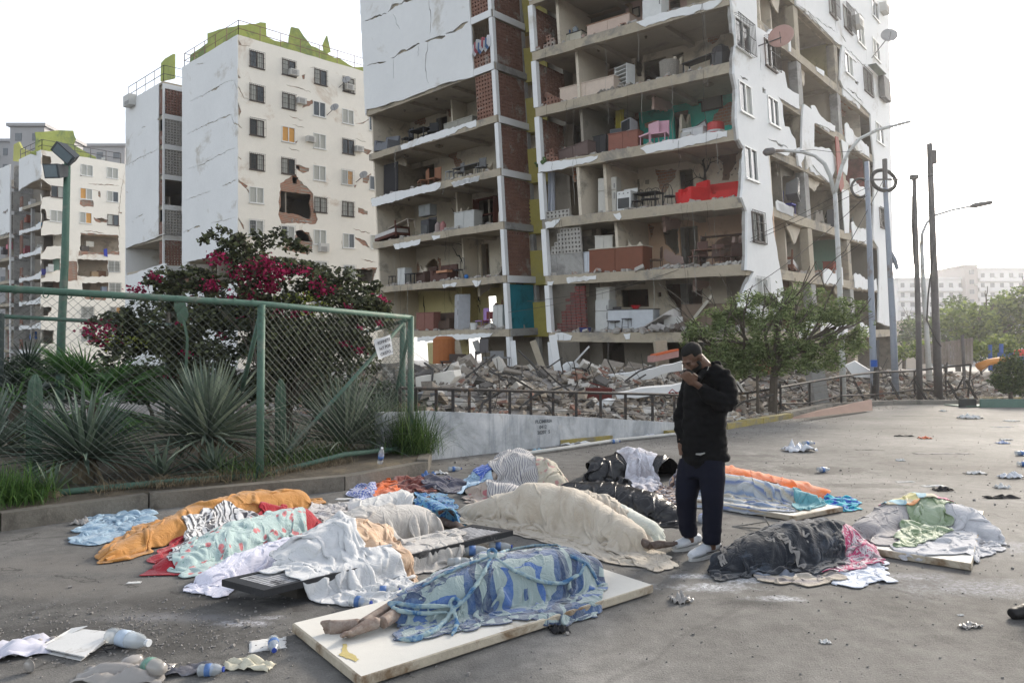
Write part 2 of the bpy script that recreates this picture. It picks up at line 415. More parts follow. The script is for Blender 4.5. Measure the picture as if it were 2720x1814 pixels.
# k=1
backwall(FR,T,1,[(0,2.2,RG),(2.2,UR,RW)],UR,[door(FR,Z5,500,640,965,1),rA(FR,Z5,770,980,915,1040),rA(FR,Z5,1045,1075,930,965),hole(FR,Z5,[(1095,840),(1390,830),(1385,1100),(1300,1110),(1210,1090),(1170,1000),(1110,930)])])
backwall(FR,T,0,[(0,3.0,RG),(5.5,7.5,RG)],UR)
# second row of rooms behind
for k in range(0,9):obj('inner_wall',MB().fbox(FR,.5,UR-.1,5.9,6.05,k*H,(k+1)*H-.2),(RG,RBN,RW,RG)[k%4],T)
# brick and raw patches on the back walls (proud lips of broken render)
def patch(F,par,Zf,pts,m,b=BW,off=-.012,amp=.06,seed=5,name='bare_patch',plane='f'):
    if plane=='f':pl=ragged(FP(F,Zf(pts),b),amp,.15,seed);f3=fF(F,b)
    else:pl=ragged(SP(F,Zf(pts),b),amp,.2,seed);f3=fS(F,b)
    mb=sheet(MB(),[pl],[],lambda s,t,o:f3(s,t,o+off),-off*.8)
    if mb.f:obj(name,mb,m,par)
for Zf,pts,m,sd_ in((Z4,[(1575,275),(1680,250),(1680,290),(1610,370),(1570,345)],BRK,1),(Z4,[(1395,340),(1420,350),(1415,410),(1400,400)],BRK,2),(Z4,[(1800,870),(1760,850),(1700,880),(1620,960),(1600,1040),(1800,1040)],BRK,3),(Z4,[(1040,1030),(1160,1010),(1150,1060),(1080,1070),(1045,1060)],RP,4),
        (Z5,[(1030,0),(1195,5),(1180,60),(1130,110),(1105,180),(1075,190),(1045,60)],BRK,5),(Z5,[(740,10),(800,20),(815,90),(850,150),(840,200),(790,205)],BRK,6),(Z5,[(845,90),(905,75),(910,200),(850,200)],RG,7),(Z4,[(1590,1290),(1700,1240),(1830,1240),(1800,1330),(1740,1500),(1690,1500),(1700,1360)],RBN,8),
        (Z5,[(1480,560),(1540,520),(1640,490),(1690,480),(1690,700),(1480,700),(1465,620)],RBN,9),(Z5,[(975,410),(1020,440),(1010,470),(990,540),(980,460)],BRK,10),(Z5,[(1110,600),(1180,650),(1240,660),(1250,710),(1180,720),(1110,700),(1090,650)],RPK,12),(Z5,[(1360,340),(1400,345),(1395,385),(1370,370)],BRK,13),(Z5,[(1400,500),(1412,480),(1415,570),(1405,580)],CON,14),(Z5,[(955,80),(985,75),(985,110),(955,115)],RG,15)):
    patch(FR,T,Zf,pts,m,seed=sd_)
# side screen of the recess on floors 3..7 and stepped brick on floors 1,2
for k in(4,5,6,7):
    obj('block_screen',breeze(MB(),fS(FR,UR-.12),.25,2.3,k*H+.01,(k+1)*H-BD-.05,.2,.1),BRZ,T)
    obj('block_screen',breeze(MB(),fF(FR,.05),UR-1.25,UR-.22,k*H+.01,k*H+.6,.2,.1,keep=lambda u,v:v<.5+.4*math.sin(u*7+k)),BRZ if k!=3 else BRZG,T)
obj('block_screen',breeze(MB(),fF(FR,.06),UR-1.5,UR-.22,3*H+.01,3*H+.55,.2,.1,keep=lambda u,v:v<.8-.5*u*0),BRZG,T)
obj('block_screen',breeze(MB(),fF(FR,.2),UR-1.95,UR-.12,2*H+1.0,3*H-.5,.19,.1,keep=lambda u,v:v<1.15*(1.0-max(0,(u-.45))*1.7)),BRZG,T)
obj('block_screen',MB().fbox(FR,UR-1.95,UR-.15,.22,.34,2*H+.01,2*H+.99),COG,T)
mb=MB();rows=15
for j in range(rows):
    ext=1.9*(1-.042*j)-.12*(j%2);z=H+.01+j*.145
    for i in range(int(ext/.27)):mb.fbox(FR,UR-.05-1.9+i*.27+.01,UR-.05-1.9+(i+1)*.27-.012,.25,.39,z,z+.13)
obj('brick_wall',mb,brickmat('red_block',(.22,.05,.045),(.17,.045,.04),(.13,.1,.09),1.0),T)
for k in(2,3,4,5,6):
    a={2:5.9,3:6.3,4:7.35,5:7.4,6:8.3}[k]
    obj('partition',MB().fbox(FR,a-.07,a+.07,.5,BW,k*H,(k+1)*H-.2),RW if k!=4 else RG,T)
obj('partition',MB().fbox(FR,UR-2.15,UR-2.0,.1,2.4,3*H,4*H-.3),RW,T)
# plaster scraps on the front beams
for i,(Zf,pts) in enumerate(((Z4,[(975,190),(1090,140),(1270,90),(1480,45),(1660,0),(1690,10),(1620,70),(1470,100),(1450,120),(1270,150),(1200,180),(1050,228),(1010,215)]),
    (Z4,[(1005,1240),(1060,1210),(1300,1160),(1500,1120),(1730,1090),(1730,1140),(1600,1170),(1500,1195),(1380,1225),(1340,1235),(1200,1255),(1060,1282)]),
    (Z4,[(160,1365),(300,1345),(500,1320),(655,1300),(650,1325),(600,1350),(450,1385),(300,1420),(160,1440)]),
    (Z4,[(80,10),(200,-25),(330,-60),(60,-10)]),
    (Z5,[(195,405),(310,375),(300,400),(260,440),(200,455)]),(Z5,[(710,340),(760,330),(775,360),(760,385),(735,375)]),
    (Z5,[(360,820),(585,805),(580,835),(440,850),(370,868)]),(Z5,[(215,850),(260,845),(250,880),(215,880)]),(Z5,[(270,1240),(320,1232),(400,1260),(390,1290),(280,1290)]),(Z5,[(790,1245),(840,1240),(835,1285),(810,1285)]))):
    patch(FR,T,Zf,pts,PLA,0.0,-.035,.035,20+i,'plaster_scrap')
# ---- side facade of the right wing
s1=SP(FR,Z8([(-64,-40),(108,-40),(115,190),(180,230),(205,200),(262,225),(262,285),(225,262),(215,300),(180,320),(190,440),(240,465),(300,490),(318,595),(395,640),(400,740),(255,655),(285,700),(290,790),(300,850),(330,860),(345,905),(370,940),(380,1005),(345,1010),(320,1050),(190,1005),(190,1060),(200,1160),(210,1290),(222,1400),(215,1470),(225,1568),(240,1640)]))
s1+=SP(FR,Z7([(400,760),(420,840),(330,900),(150,880),(120,820),(165,720),(215,610),(170,600),(175,520)]))+SP(FR,Z8([(45,1420),(10,1330),(20,1200),(25,1000),(-10,940),(-25,800),(-20,600),(-40,500),(-42,400),(-30,300)]))
s2=SP(FR,Z8([(430,705),(470,730),(540,790),(640,850),(640,890),(560,850),(500,830),(500,990),(600,1000),(655,1080),(640,1150),(600,1230),(520,1150),(490,1110),(450,1140),(440,1050),(400,1120),(385,1050),(415,1000),(420,800)]))
s3=SP(FR,Z8([(370,-60),(1000,-60),(1010,500),(1020,1000),(1030,1640)]))+SP(FR,Z7([(1046,940),(960,910),(965,620),(960,470),(930,420)]))+SP(FR,Z8([(905,1080),(885,900),(880,775),(830,720),(700,600),(675,540),(680,380),(690,310),(650,290),(560,200),(470,100),(380,40)]))
sidewin=[
 (15,250,.75,.62,'white','cage'),(35,668,.62,.62,'white',None),(72,1105,.62,.66,'white',None),(118,1530,.6,.6,'dark','bars'),
 (200,375,.6,.6,'dark','cage'),(222,755,.6,.6,'white',None),
 (620,40,.6,.6,'dark','cage'),(722,135,.75,.65,'dark','cage'),(812,240,.8,.6,'white',None),(910,70,.8,.6,'white',None),(917,340,.8,.62,'white',None),(732,440,.75,.6,'white',None),(860,555,.9,.7,'dark','bars'),(940,900,.9,.62,'white',None),(965,1470,.9,.6,'dark','bars')]
holes=[]
for(x,y,hw,hh,st,gr) in sidewin:
    s,t=FR.sd(*Z8([(x,y)])[0]);holes.append(window(fS(FR,-.10),T,s,t,hw,hh,st,gr))
s,t=FR.sd(*Z7([(265,735)])[0]);holes.append(window(fS(FR,-.10),T,s,t,.6,.6,'white','white'))
for j,L_ in enumerate(([(115,100),(130,180),(150,130)],[(680,240),(700,275),(715,290),(690,245)],[(770,535),(800,560),(795,580),(775,560)],[(150,590),(172,610),(170,635),(150,630)])):
    holes.append(ragged(SP(FR,Z8(L_)),.05,.2,j))
for j,L_ in enumerate(([(370,20),(480,110),(580,180),(640,215)],[(690,310),(760,370),(830,440),(850,440),(852,340)],[(715,590),(780,640),(830,700)],[(135,330),(140,480)],[(190,930),(240,960),(320,1000)],[(630,110),(655,230)],[(0,520),(50,545)],[(710,0),(760,60),(840,130)],[(440,1040),(430,1100)],[(720,380),(800,430)])):
    holes.append(crack(SP(FR,Z8(L_)),.05,j))
mb=MB()
for i,s_ in enumerate((s1,s2,s3)):sheet(mb,[ragged(s_,.035,.3,i)],holes,fS(FR,-.10),.09)
obj('outer_wall',mb,PLA,T)
for i,L_ in enumerate(([(520,450),(575,480),(575,515),(525,480)],[(690,940),(738,965),(735,1120),(728,1180),(700,1150),(705,1060)],[(693,1268),(742,1285),(745,1450),(740,1568),(715,1568),(700,1420)],[(258,1345),(370,1400),(365,1455),(258,1410)])):
    obj('plaster_scrap',sheet(MB(),[ragged(SP(FR,Z8(L_)),.03,.25,i)],[],fS(FR,-.04),.035),PLA,T)
for i,L_ in enumerate(([(355,190),(460,230),(455,278),(360,240)],[(715,600),(755,610),(750,650),(712,650)])):
    obj('plaster_scrap',sheet(MB(),[ragged(SP(FR,Z7(L_)),.03,.25,i)],[],fS(FR,-.04),.035),PLA,T)
# remaining block wall behind the plaster of the corner strip
mb=MB();sheet(mb,[ragged([(p[0]*1.0+.02,p[1]) for p in s1],.06,.25,44)],holes[:6]+[holes[15]],fS(FR,-.008),.12);obj('block_wall',mb,COG,T)
Rs=random.Random(31)
for k in range(1,8):
    for b0,b1 in((BW+2.2,BA-.4),(BA+.3,BB-.4),(BB+.3,BC-.2)):
        if k in(1,7) or Rs.random()<.75:
            x0=b0+Rs.uniform(0,1.2);x1=b1-Rs.uniform(0,2.0);h1=Rs.uniform(.25,1.0);h2=Rs.uniform(.1,.8);pl=ragged([(x0,k*H-.35),(x1,k*H-.35),(x1,k*H+h2),((x0+x1)/2+Rs.uniform(-.5,.5),k*H+h1*.5),(x0+.4,k*H+h1),(x0,k*H+h1*.8)],.08,.25,k*5)
            obj('broken_parapet',sheet(MB(),[pl],[],fS(FR,-.05),.045),PLA,T);obj('broken_parapet',sheet(MB(),[[(u*.985+.1,v-.06) for u,v in pl]],[],fS(FR,.29),.1),BRK if Rs.random()<.5 else RW,T)
        if Rs.random()<.5:
            x0=Rs.uniform(b0,b1-1.5);zt=(k+1)*H-.42;pl=ragged([(x0,zt),(x0+Rs.uniform(1,2.4),zt),(x0+.9,zt-Rs.uniform(.3,.9)),(x0+.2,zt-Rs.uniform(.2,.7))],.08,.25,k);obj('hanging_plaster',sheet(MB(),[pl],[],fS(FR,.30),.06),RW,T)
# side rooms: back partitions and cross walls in each bay
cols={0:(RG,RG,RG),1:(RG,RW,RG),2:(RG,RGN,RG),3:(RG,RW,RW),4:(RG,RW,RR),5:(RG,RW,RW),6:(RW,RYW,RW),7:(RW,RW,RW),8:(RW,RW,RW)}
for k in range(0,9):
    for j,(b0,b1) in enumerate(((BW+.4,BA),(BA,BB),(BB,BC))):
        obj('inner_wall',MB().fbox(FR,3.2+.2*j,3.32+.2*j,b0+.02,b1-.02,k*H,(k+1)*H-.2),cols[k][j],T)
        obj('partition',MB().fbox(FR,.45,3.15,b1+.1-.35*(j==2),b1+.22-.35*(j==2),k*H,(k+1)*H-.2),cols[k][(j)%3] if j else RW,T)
    floor_debris(FR,.1,1.0,k,20,2.5,BC-.3,.17)
floor_debris(FR,.2,UR-.3,1,260,.05,1.8,.2);floor_debris(FR,.2,UR-.3,2,190,.05,1.4,.13)
for k in(3,4,5,6,7):floor_debris(FR,.2,UR-.3,k,130,.05,1.1,.10)
def torn(F,k,a,b,w_,h,m,seed,side=0):
    zt=(k+1)*H-.2;R=random.Random(seed)
    if R.random()<.3:h=min(h,.7);pl=[(b,zt),(b+w_*1.6,zt),(b+w_*1.3,zt-h*.5),(b+w_*.5,zt-h*.8),(b,zt-h)]
    else:pl=[(b,k*H),(b+w_,k*H),(b+w_*.95,k*H+h),(b+w_*.6,k*H+h*.7),(b+w_*.3,k*H+h*.9),(b,k*H+h*.3)]
    mb=sheet(MB(),[ragged(pl,.07,.18,seed)],[],fS(F,a),.12) if not side else sheet(MB(),[ragged([(a+u-b,z) for u,z in pl],.07,.18,seed)],[],fF(F,b),.12)
    if mb.f:obj('broken_partition',mb,m,T)
Rt=random.Random(77)
for k in range(1,8):
    for j in range(3):torn(FR,k,Rt.uniform(.8,8.3),Rt.uniform(.8,1.9),Rt.uniform(.6,1.3),Rt.uniform(.6,1.9),Rt.choice((RW,BRK,RG,RW,RPK)),k*7+j,j==2)
    if k<6:
        for j in range(3):torn(FL,k,Rt.uniform(1.5,9.5),Rt.uniform(1.0,2.2),Rt.uniform(.6,1.2),Rt.uniform(.6,1.8),Rt.choice((RW,BRK,RG,RW)),k*11+j,j==1)
    for b_ in(4.5,9.5,15.5):torn(FR,k,Rt.uniform(.5,1.6),b_+Rt.uniform(-1,1.5),Rt.uniform(1,2.2),Rt.uniform(.6,1.6),Rt.choice((RW,RG,BRK)),k*13+int(b_))
# ---- left wing
for k in range(1,11):
    mb=MB();mb.fbox(FL,0,UL,.25,9,k*H-.16,k*H)
    for j in range(8):mb.fbox(FL,UL*j/8+.001,UL*(j+1)/8-.001,.003*(j%2),.25,k*H-BD*.85+rnd.uniform(-.02,.02),k*H+rnd.uniform(-.015,.01))
    mb.fbox(FL,.0,.25,.252,2.6,k*H-BD*.85,k*H-.165)
    obj('floor_slab',mb,CON,T)
    mb=MB();mb.fbox(FL,.05,UL-.05,.3,8.9,k*H-.19,k*H-.163)
    for a in(3.6,7.2):mb.fbox(FL,a-.12,a+.12,.26,8.9,k*H-.38,k*H-.191)
    obj('ceiling',mb,CEI,T)
for k in range(-1,10):
    obj('corner_post',MB().fbox(FL,-.04,.2,-.03,.2,k*H+.003,(k+1)*H-BD*.85-.03),PLA,T)
    obj('column',MB().fbox(FL,.02,.25,2.3,2.55,k*H+.003,(k+1)*H-BD-.03),COG,T)
    obj('column',MB().fbox(FL,5.1,5.5,3.6,3.95,k*H+.003,(k+1)*H-.2),COG,T)
obj('wall',MB().fbox(FL,2.2,UL,8.9,9.1,2*H,10*H),RW,T)
mb=MB();sheet(mb,[rect(0.3,9.1,1*H,10*H)],[ragged(rect(2.6+3,3.8+3,2*H+.3,2*H+1.7),.2,.3,9)],fS(FL,UL-.14),.12);obj('wall',mb,RW,T)
WL=roomcol('pale',(.62,.56,.46))
backwall(FL,T,5,[(0,UL,WL)],UL,[door(FL,Z2,685,740,905,5)])
backwall(FL,T,4,[(0,UL,WL)],UL,[door(FL,Z2,410,635,1330,4)])
backwall(FL,T,3,[(0,UL,WL)],UL,[door(FL,Z3,820,900,170,3),door(FL,Z3,905,980,170,3)])
hl=hole(FL,Z3,[(460,690),(480,660),(500,640),(530,620),(555,640),(560,720),(500,720)]);lw=rA(FL,Z3,208,308,625,745)
backwall(FL,T,2,[(0,UL,WL)],UL,[hl,lw,door(FL,Z3,845,905,480,2),])
backwall(FL,T,1,[(2.2,UL,RYW),(0,2.2,RG)],UL,[door(FL,Z3,900,960,880,1)])
backwall(FL,T,0,[(0,5.2,RG),(6.3,7.6,RYW)],UL)
window(fF(FL,BW),T,(lw[0][0]+lw[1][0])/2,(lw[0][1]+lw[2][1])/2,.62,.75,'white',None,('o','o'))
for k in(3,4,5):obj('inner_wall',MB().fbox(FL,.5,UL-.1,5.9,6.0,k*H,(k+1)*H-.2),RG,T)
for k in(1,2,3,5):obj('partition',MB().fbox(FL,5.0+.3*(k%2),5.12+.3*(k%2),2.0,BW,k*H,(k+1)*H-.2),WL if k>1 else RYW,T)
obj('teal_panel',MB().fbox(FL,.12,.22,.3,2.2,H,2*H-.45),RB,T)
for Zf,pts,m,sd_ in((Z2,[(470,1020),(560,975),(570,1010),(560,1040),(480,1040)],BRK,31),(Z2,[(745,1280),(850,1240),(820,1310),(870,1350),(870,1400),(830,1410),(800,1330),(750,1300)],BRK,32),(Z2,[(740,905),(775,910),(800,940),(800,975),(765,975)],BRK,33),(Z3,[(420,640),(440,690),(430,720),(400,740),(410,700)],BRK,34),(Z3,[(558,610),(580,620),(580,700),(560,720)],BRK,35)):
    patch(FL,T,Zf,pts,m,seed=sd_)
for Zf,L_ in((Z3,[(655,540),(690,590),(730,640),(740,670)]),(Z3,[(680,520),(750,520),(775,570),(790,620),(770,650),(785,690)]),(Z3,[(640,205),(780,180),(785,240),(795,300)]),(Z3,[(650,270),(690,330),(695,400)]),(Z3,[(690,850),(750,930),(840,950),(850,1000)]),(Z3,[(835,830),(840,900),(850,940)]),(Z2,[(510,1000),(520,940),(570,920)]),(Z3,[(455,880),(465,1000)])):
    mb=sheet(MB(),[crack(FP(FL,Zf(L_),BW),.04,3)],[],fF(FL,BW-.01),.008);obj('crack',mb,DRK,T)
for i,(Zf,pts) in enumerate(((Z2,[(360,1215),(520,1150),(700,1090),(850,1050),(985,1000),(1000,1020),(990,1060),(930,1070),(900,1055),(840,1080),(810,1115),(600,1180),(370,1252)]),
    (Z2,[(790,1520),(1020,1465),(1010,1505),(940,1520),(800,1560)]),(Z3,[(95,205),(300,150),(480,110),(580,90),(575,120),(540,150),(400,180),(250,225),(100,262)]),(Z3,[(650,95),(740,70),(845,45),(840,80),(740,105),(670,125)]),
    (Z3,[(250,520),(440,485),(430,520),(350,540),(265,555)]),(Z3,[(515,465),(575,455),(570,480),(530,492)]),(Z3,[(590,800),(690,785),(680,815),(640,810),(600,825)]),(Z3,[(795,775),(860,770),(850,800),(820,815)]),
    (Z3,[(415,1165),(600,1150),(800,1140),(940,1135),(920,1160),(700,1185),(415,1195)]))):
    patch(FL,T,Zf,pts,PLA,0.0,-.035,.035,50+i,'plaster_scrap')
# big white outer wall that still hangs on the upper floors of the left wing
def zl(k):return k*H
bl=FP(FL,Z2([(80,965),(85,915),(200,890),(280,860),(380,840),(460,805),(560,770),(700,710),(850,670),(975,645)]))
wl=bl[::-1][:9]
top=[(UL+.05,10.2*H),(.95+.3,10.2*H)]
wl=[(UL+.03,bl[0][1])]+bl[1:]+[(bl[-1][0],10.2*H),(UL+.03,10.2*H)]
hs=[]
for j,(L_,ww) in enumerate((([(75,180),(150,150),(250,120)],.06),([(260,115),(300,60),(350,45)],.13),([(350,50),(400,15),(470,0)],.1),([(600,0),(610,100),(625,180),(612,290)],.028),([(593,340),(590,420),(570,580),(600,700)],.035),([(90,560),(200,520),(245,520)],.05),([(295,495),(375,440),(440,420),(500,375),(525,370)],.09),([(570,345),(650,325),(740,305)],.09),([(740,300),(850,240),(930,190)],.13),([(300,120),(360,250)],.012),([(310,490),(310,660)],.012))):
    hs.append(crack(FP(FL,Z2(L_)),ww,j))
mb=sheet(MB(),[ragged(wl,.03,.35,5)],hs,fF(FL,-.09),.085);obj('outer_wall',mb,PLA,T)
obj('block_wall',MB().fbox(FL,bl[-1][0],UL,.0,.12,6*H-.3,10*H),CON,T)
# pierced block screens at the corner of the left wing
aS=bl[-1][0]
for k in range(3,10):
    if k>=5:
        if k!=6:obj('block_screen',breeze(MB(),fF(FL,.02),.21,aS-.02,k*H+.01,(k+1)*H-BD,.2,.1),BRZ,T)
        else:
            obj('block_screen',breeze(MB(),fF(FL,.02),.21,aS-.02,k*H+.01,k*H+.9,.2,.1),BRZ,T)
            mb=MB()
            for i in range(10):mb.tube([FL.p(.25+i*(aS-.3)/9,-.02,k*H+.92),FL.p(.25+i*(aS-.3)/9,-.02,(k+1)*H-.7)],.012,4)
            obj('grille',mb,IRN,T)
            for i in range(9):
                c=Vector(FL.p(.2+i*.13,-.12,k*H+1.15-.1*(i%3)));m_=mat('laundry_%d'%(i%4),[(.6,.6,.62),(.1,.17,.3),(.5,.5,.5),(.35,.1,.12)][i%4],.9,.1)
                q=MB();q.add([c+Vector((-.09,0,.25)),c+Vector((.09,.03,.28)),c+Vector((.11,-.04,-.25)),c+Vector((.02,.03,-.35)),c+Vector((-.1,-.02,-.2))],[(0,1,2,3,4)]);
                q.add([v+Vector((0,.02,0)) for v in map(Vector,q.v[:5])],[(4,3,2,1,0)])
                solo('hanging_shirt',q,m_,('white','navy','grey','dark red')[i%4]+' garment hung on the high tower screen, '+('first','second','third','fourth','fifth','sixth','seventh','eighth','ninth')[i]+' from the left','garment','laundry on the tower')
        obj('outer_beam',MB().fbox(FL,.0,aS,-.06,-.002,k*H-BD*.85,k*H-.02),PLA if k!=5 else CON,T)
    obj('block_screen',breeze(MB(),fS(FL,.05),.22,2.28,k*H+.01,(k+1)*H-BD,.2,.1),BRZ,T)
    obj('outer_beam',MB().fbox(FL,-.06,-.002,.1,2.5,k*H-BD*.85,k*H-.02),PLA if k%3 else COG,T)
obj('block_screen',breeze(MB(),fS(FL,.05),.22,2.0,2*H+.01,3*H-BD,.2,.1),BRZ,T)
obj('outer_beam',MB().fbox(FL,-.06,-.002,.1,2.5,2*H-BD*.85,2*H-.02),PLA,T)
obj('outer_beam',MB().fbox(FL,-.06,-.002,.1,2.3,1*H-BD*.85,1*H-.02),COG,T)
for k in(1,2,3,4):floor_debris(FL,.2,UL-.8,k,90,.05,1.2,.11)
floor_debris(FL,.2,2.4,1,60,.1,2.0,.2)
# yellow stair core in the recess
yx0,yx1=1393,1410
for k in range(1,10):
    c0=P(1392,300,35.0);c1=P(1432,300,34.4)
    obj('stair_panel',MB().hexa([Vector((c0.x+.02*k,35.9,k*H+.1)),Vector((c1.x+.5,35.4,k*H+.1)),Vector((c1.x+.6,36.0,k*H+.1)),Vector((c0.x,36.4,k*H+.1)),Vector((c0.x-.12,35.9,k*H+1.9)),Vector((c1.x+.38,35.4,k*H+1.9)),Vector((c1.x+.5,36.0,k*H+1.9)),Vector((c0.x-.1,36.4,k*H+1.9))]),YEL,T)
obj('stair_core',MB().fbox(FL,-3.2,.0,3.4,6,-.5,10*H),RG,T)
# satellite dishes, cage, air units on the side facade
DSH=mat('dish_pink',(.45,.27,.23),.6,.1,4);DSG=mat('dish_grey',(.35,.35,.35),.6,.1,4);ACM=mat('ac_case',(.52,.51,.48),.6,.08,4);ACG=mat('ac_grill',(.12,.12,.12),.6,.2,4)
def dish(par,c,d,r,m,wall):
    d=Vector(d).normalized();M=d.to_track_quat('Z','Y').to_matrix();c=Vector(c)
    o_=obj('satellite_dish',MB().rev([(0.01,-r*.22),(r*.4,-r*.19),(r*.8,-r*.08),(r,0),(r*.99,.02),(r*.4,-r*.15),(.01,-r*.18)],20,M,c),m,par,True)
    obj('dish_arm',MB().tube([c-d*r*.2,Vector(wall)],.025,6).tube([c-d*r*.1+Vector((0,0,-r*.8)),c+d*r*.6],.012,5),IRN,o_)
def ac(par,F,f3,s,t,w_=.35,h_=.22,dp=.4):
    o_=obj('air_conditioner',fbar(MB(),f3,s-w_,s+w_,t-h_,t+h_,-dp,.02),ACM,par)
    g=MB()
    for i in range(5):fbar(g,f3,s-w_+.05,s+w_*.5,t-h_+.05+i*.075,t-h_+.08+i*.075,-dp-.012,-dp-.001)
    obj('vent',g,ACG,o_)
s,t=FR.sd(*Z8([(143,280)])[0]);dish(T,FR.p(-.9,s,t),(-.5,-.85,.2),.52,DSH,FR.p(-.1,s-.4,t-.35))
s,t=FR.sd(*Z8([(886,268)])[0]);dish(T,FR.p(-1.1,s,t),(-.2,-.9,.3),.5,DSG,FR.p(-.1,s-.3,t-1.3))
for x,y in((768,160),(952,68)):
    s,t=FR.sd(*Z8([(x,y)])[0]);ac(T,FR,fS(FR,-.12),s,t,.45,.3)
mb=MB()
s,t=FR.sd(*Z8([(880,470)])[0]);mb.hexa([FR.p(a,b,z) for z,a in((t,-.15),(t+.05,-.15)) for a,b in((a,s-.8),(a,s+1.6),(a-.45,s+1.6),(a-.45,s-.8))])
obj('awning',mb,mat('awning_green',(.10,.14,.12),.7,.2),T)
s,t=FR.sd(*Z8([(955,610)])[0]);obj('balcony_cage',fbar(MB(),fS(FR,-.12),s-.9,s+.7,t-.7,t+.7,-.35,-.02),mat('cage_dark',(.13,.13,.13),.8,.3),T)
obj('floor_debris',DEB,mat('rubble_mix',(.36,.34,.31),.95,.35,4,(.33,.17,.12),.35,.3,20),T)['kind']='stuff'
DEB=MB()
# ================================================================== SECOND AND THIRD WHITE BLOCKS
def crk(F,Zf,L_,w_,j,side=True):return crack((SP if side else FP)(F,Zf(L_)),w_,j)
def screens(F,par,aw,am,ks,U):
    """pierced block columns either side of the stair recess"""
    for k in ks:
        r=random.Random(k)
        if r.random()<.85:obj('block_screen',breeze(MB(),fF(F,.03),aw+.05,aw+.85,k*H+.05,(k+.45 if r.random()<.4 else k+.82)*H,.22,.1),BRZ,par)
        if r.random()<.75:obj('block_screen',breeze(MB(),fS(F,aw+.02),.1,1.9,k*H+.05,(k+.84)*H,.24,.1),BRZG if r.random()<.5 else BRZ,par)
        obj('block_screen',breeze(MB(),fF(F,.03),am-.85,am-.05,k*H+.05,(k+.45 if r.random()<.6 else k+.82)*H,.22,.1),BRZ,par)
        obj('recess_beam',MB().fbox(F,aw-.02,aw+.14,-.02,2.2,(k+.84)*H,(k+1)*H),PLA,par)
        obj('recess_beam',MB().fbox(F,am-.9,am,-.02,.2,(k+.84)*H,(k+1)*H),PLA,par)
        obj('recess_post',MB().fbox(F,aw-.04,aw+.1,-.03,.12,k*H+.003,(k+.84)*H-.003),PLA,par)
    obj('stair_core',MB().fbox(F,am-.3,aw+.3,2.3,8,-3,9*H),RG,par)
def railing(mbx,pts,h=.95,r=.022,posts=None):
    pts=[Vector(p) for p in pts]
    for q in(h,h*.5):mbx.tube([p+Vector((0,0,q)) for p in pts],r,4)
    for a,b in zip(pts[:-1],pts[1:]):
        n=max(1,int((b-a).length/1.6))
        for i in range(n+1):p=a.lerp(b,i/n);mbx.tube([p,p+Vector((0,0,h))],r,4)
    return mbx
# ---- block two
F2=Fr((-20.733,51.693,1.716),(-.7665,.6422,.0044),(.6835,.73,.0631),(-.0094,-.0059,1))
B2=thing('apartment_building','white cracked apartment block with barred windows, behind the red flowering shrub','building',(-20,54,0))
U2=F2.fr(485,184)[0];W0=F2.fr(434,214)[0];W1=F2.fr(335,286)[0];V2=16.5;RF=9.12*H
hs_sub=[];hs_pl=[]
W9=[(280,185,'dark','bars',('g','c')),(280,390,'dark','bars',('c','g')),(280,600,'dark','cage',None),(280,810,'dark','bars',('g','c')),(278,1013,'white',None,('c','c')),(277,1215,'white','white',('g','c')),
 (476,235,'dark','bars',None),(476,440,'dark','bars',('c','c')),(474,642,'white',None,('b','b')),(472,837,'dark','bars',('c','g')),(470,1250,'white','white',('g','c')),(475,1445,'dark','bars',None),
 (670,292,'dark','bars',('c','g')),(663,487,'white',None,('g','g')),(665,683,'white',None,('c','c')),(664,878,'white',None,('c','c')),(670,1073,'dark','bars',None),(667,1270,'white',None,('c','c')),(672,1465,'white','white',('c','c')),
 (842,340,'dark','bars',None),(838,533,'white',None,('c','c')),(840,717,'dark','bars',('g','g')),(835,905,'white','white',('c','b')),(838,1098,'dark','bars',('c','c')),(843,1292,'white',None,('c','g')),(848,1487,'white','white',None),
 (1000,580,'white',None,('g','c')),(1003,940,'white',None,('g','c')),(1010,1300,'white',None,('c','c')),(470,1640,'white','white',None),(667,1655,'white','white',None),(850,1670,'white','white',None)]
for x,y,st,gr,fi in W9:
    s,t=F2.sd(*Z9([(x,y)])[0]);h_=window(fS(F2,-.05),B2,s,t,.58,.62,st,gr,fi);hs_sub.append(h_);hs_pl.append(h_)
openz=[[(428,985),(615,1010),(605,1060),(615,1130),(610,1160),(500,1125),(418,1112),(430,1080)],[(515,1235),(560,1225),(600,1260),(620,1300),(555,1290),(520,1250)],[(518,830),(545,832),(545,860),(518,850)],[(500,895),(535,905),(530,945),(505,940)],[(555,1425),(620,1420),(625,1455),(565,1450)],[(890,1470),(1010,1465),(990,1560),(900,1540)]]
for j,L_ in enumerate(openz):p=ragged(SP(F2,Z9(L_)),.06,.25,j);hs_sub.append(p);hs_pl.append(p)
spz=[[(425,940),(490,900),(520,885),(540,920),(600,975),(625,1005),(630,1080),(655,1160),(640,1187),(430,1185),(413,1130)],[(440,1340),(480,1300),(520,1250),(600,1240),(625,1300),(620,1350),(600,1375),(440,1350)],[(565,445),(620,430),(630,450),(600,470),(560,480)],[(520,825),(600,845),(600,865),(560,880),(530,860)],[(555,280),(575,275),(575,305),(560,305)],[(915,720),(985,740),(960,765),(920,745)],[(930,910),(980,878),(960,940),(930,935)],[(870,950),(890,950),(880,970)],[(900,1090),(960,1110),(960,1135),(900,1120)],[(880,1265),(940,1290),(975,1335),(930,1320),(885,1280)],[(885,1462),(1020,1455),(1010,1490),(890,1480)],[(510,690),(535,680),(520,700)],[(168,60),(185,92),(168,92)],[(155,480),(165,440),(185,500),(172,555),(158,500)],[(158,297),(166,270),(183,300)],[(150,712),(160,715),(157,762)],[(158,908),(225,955),(215,975),(160,930)]]
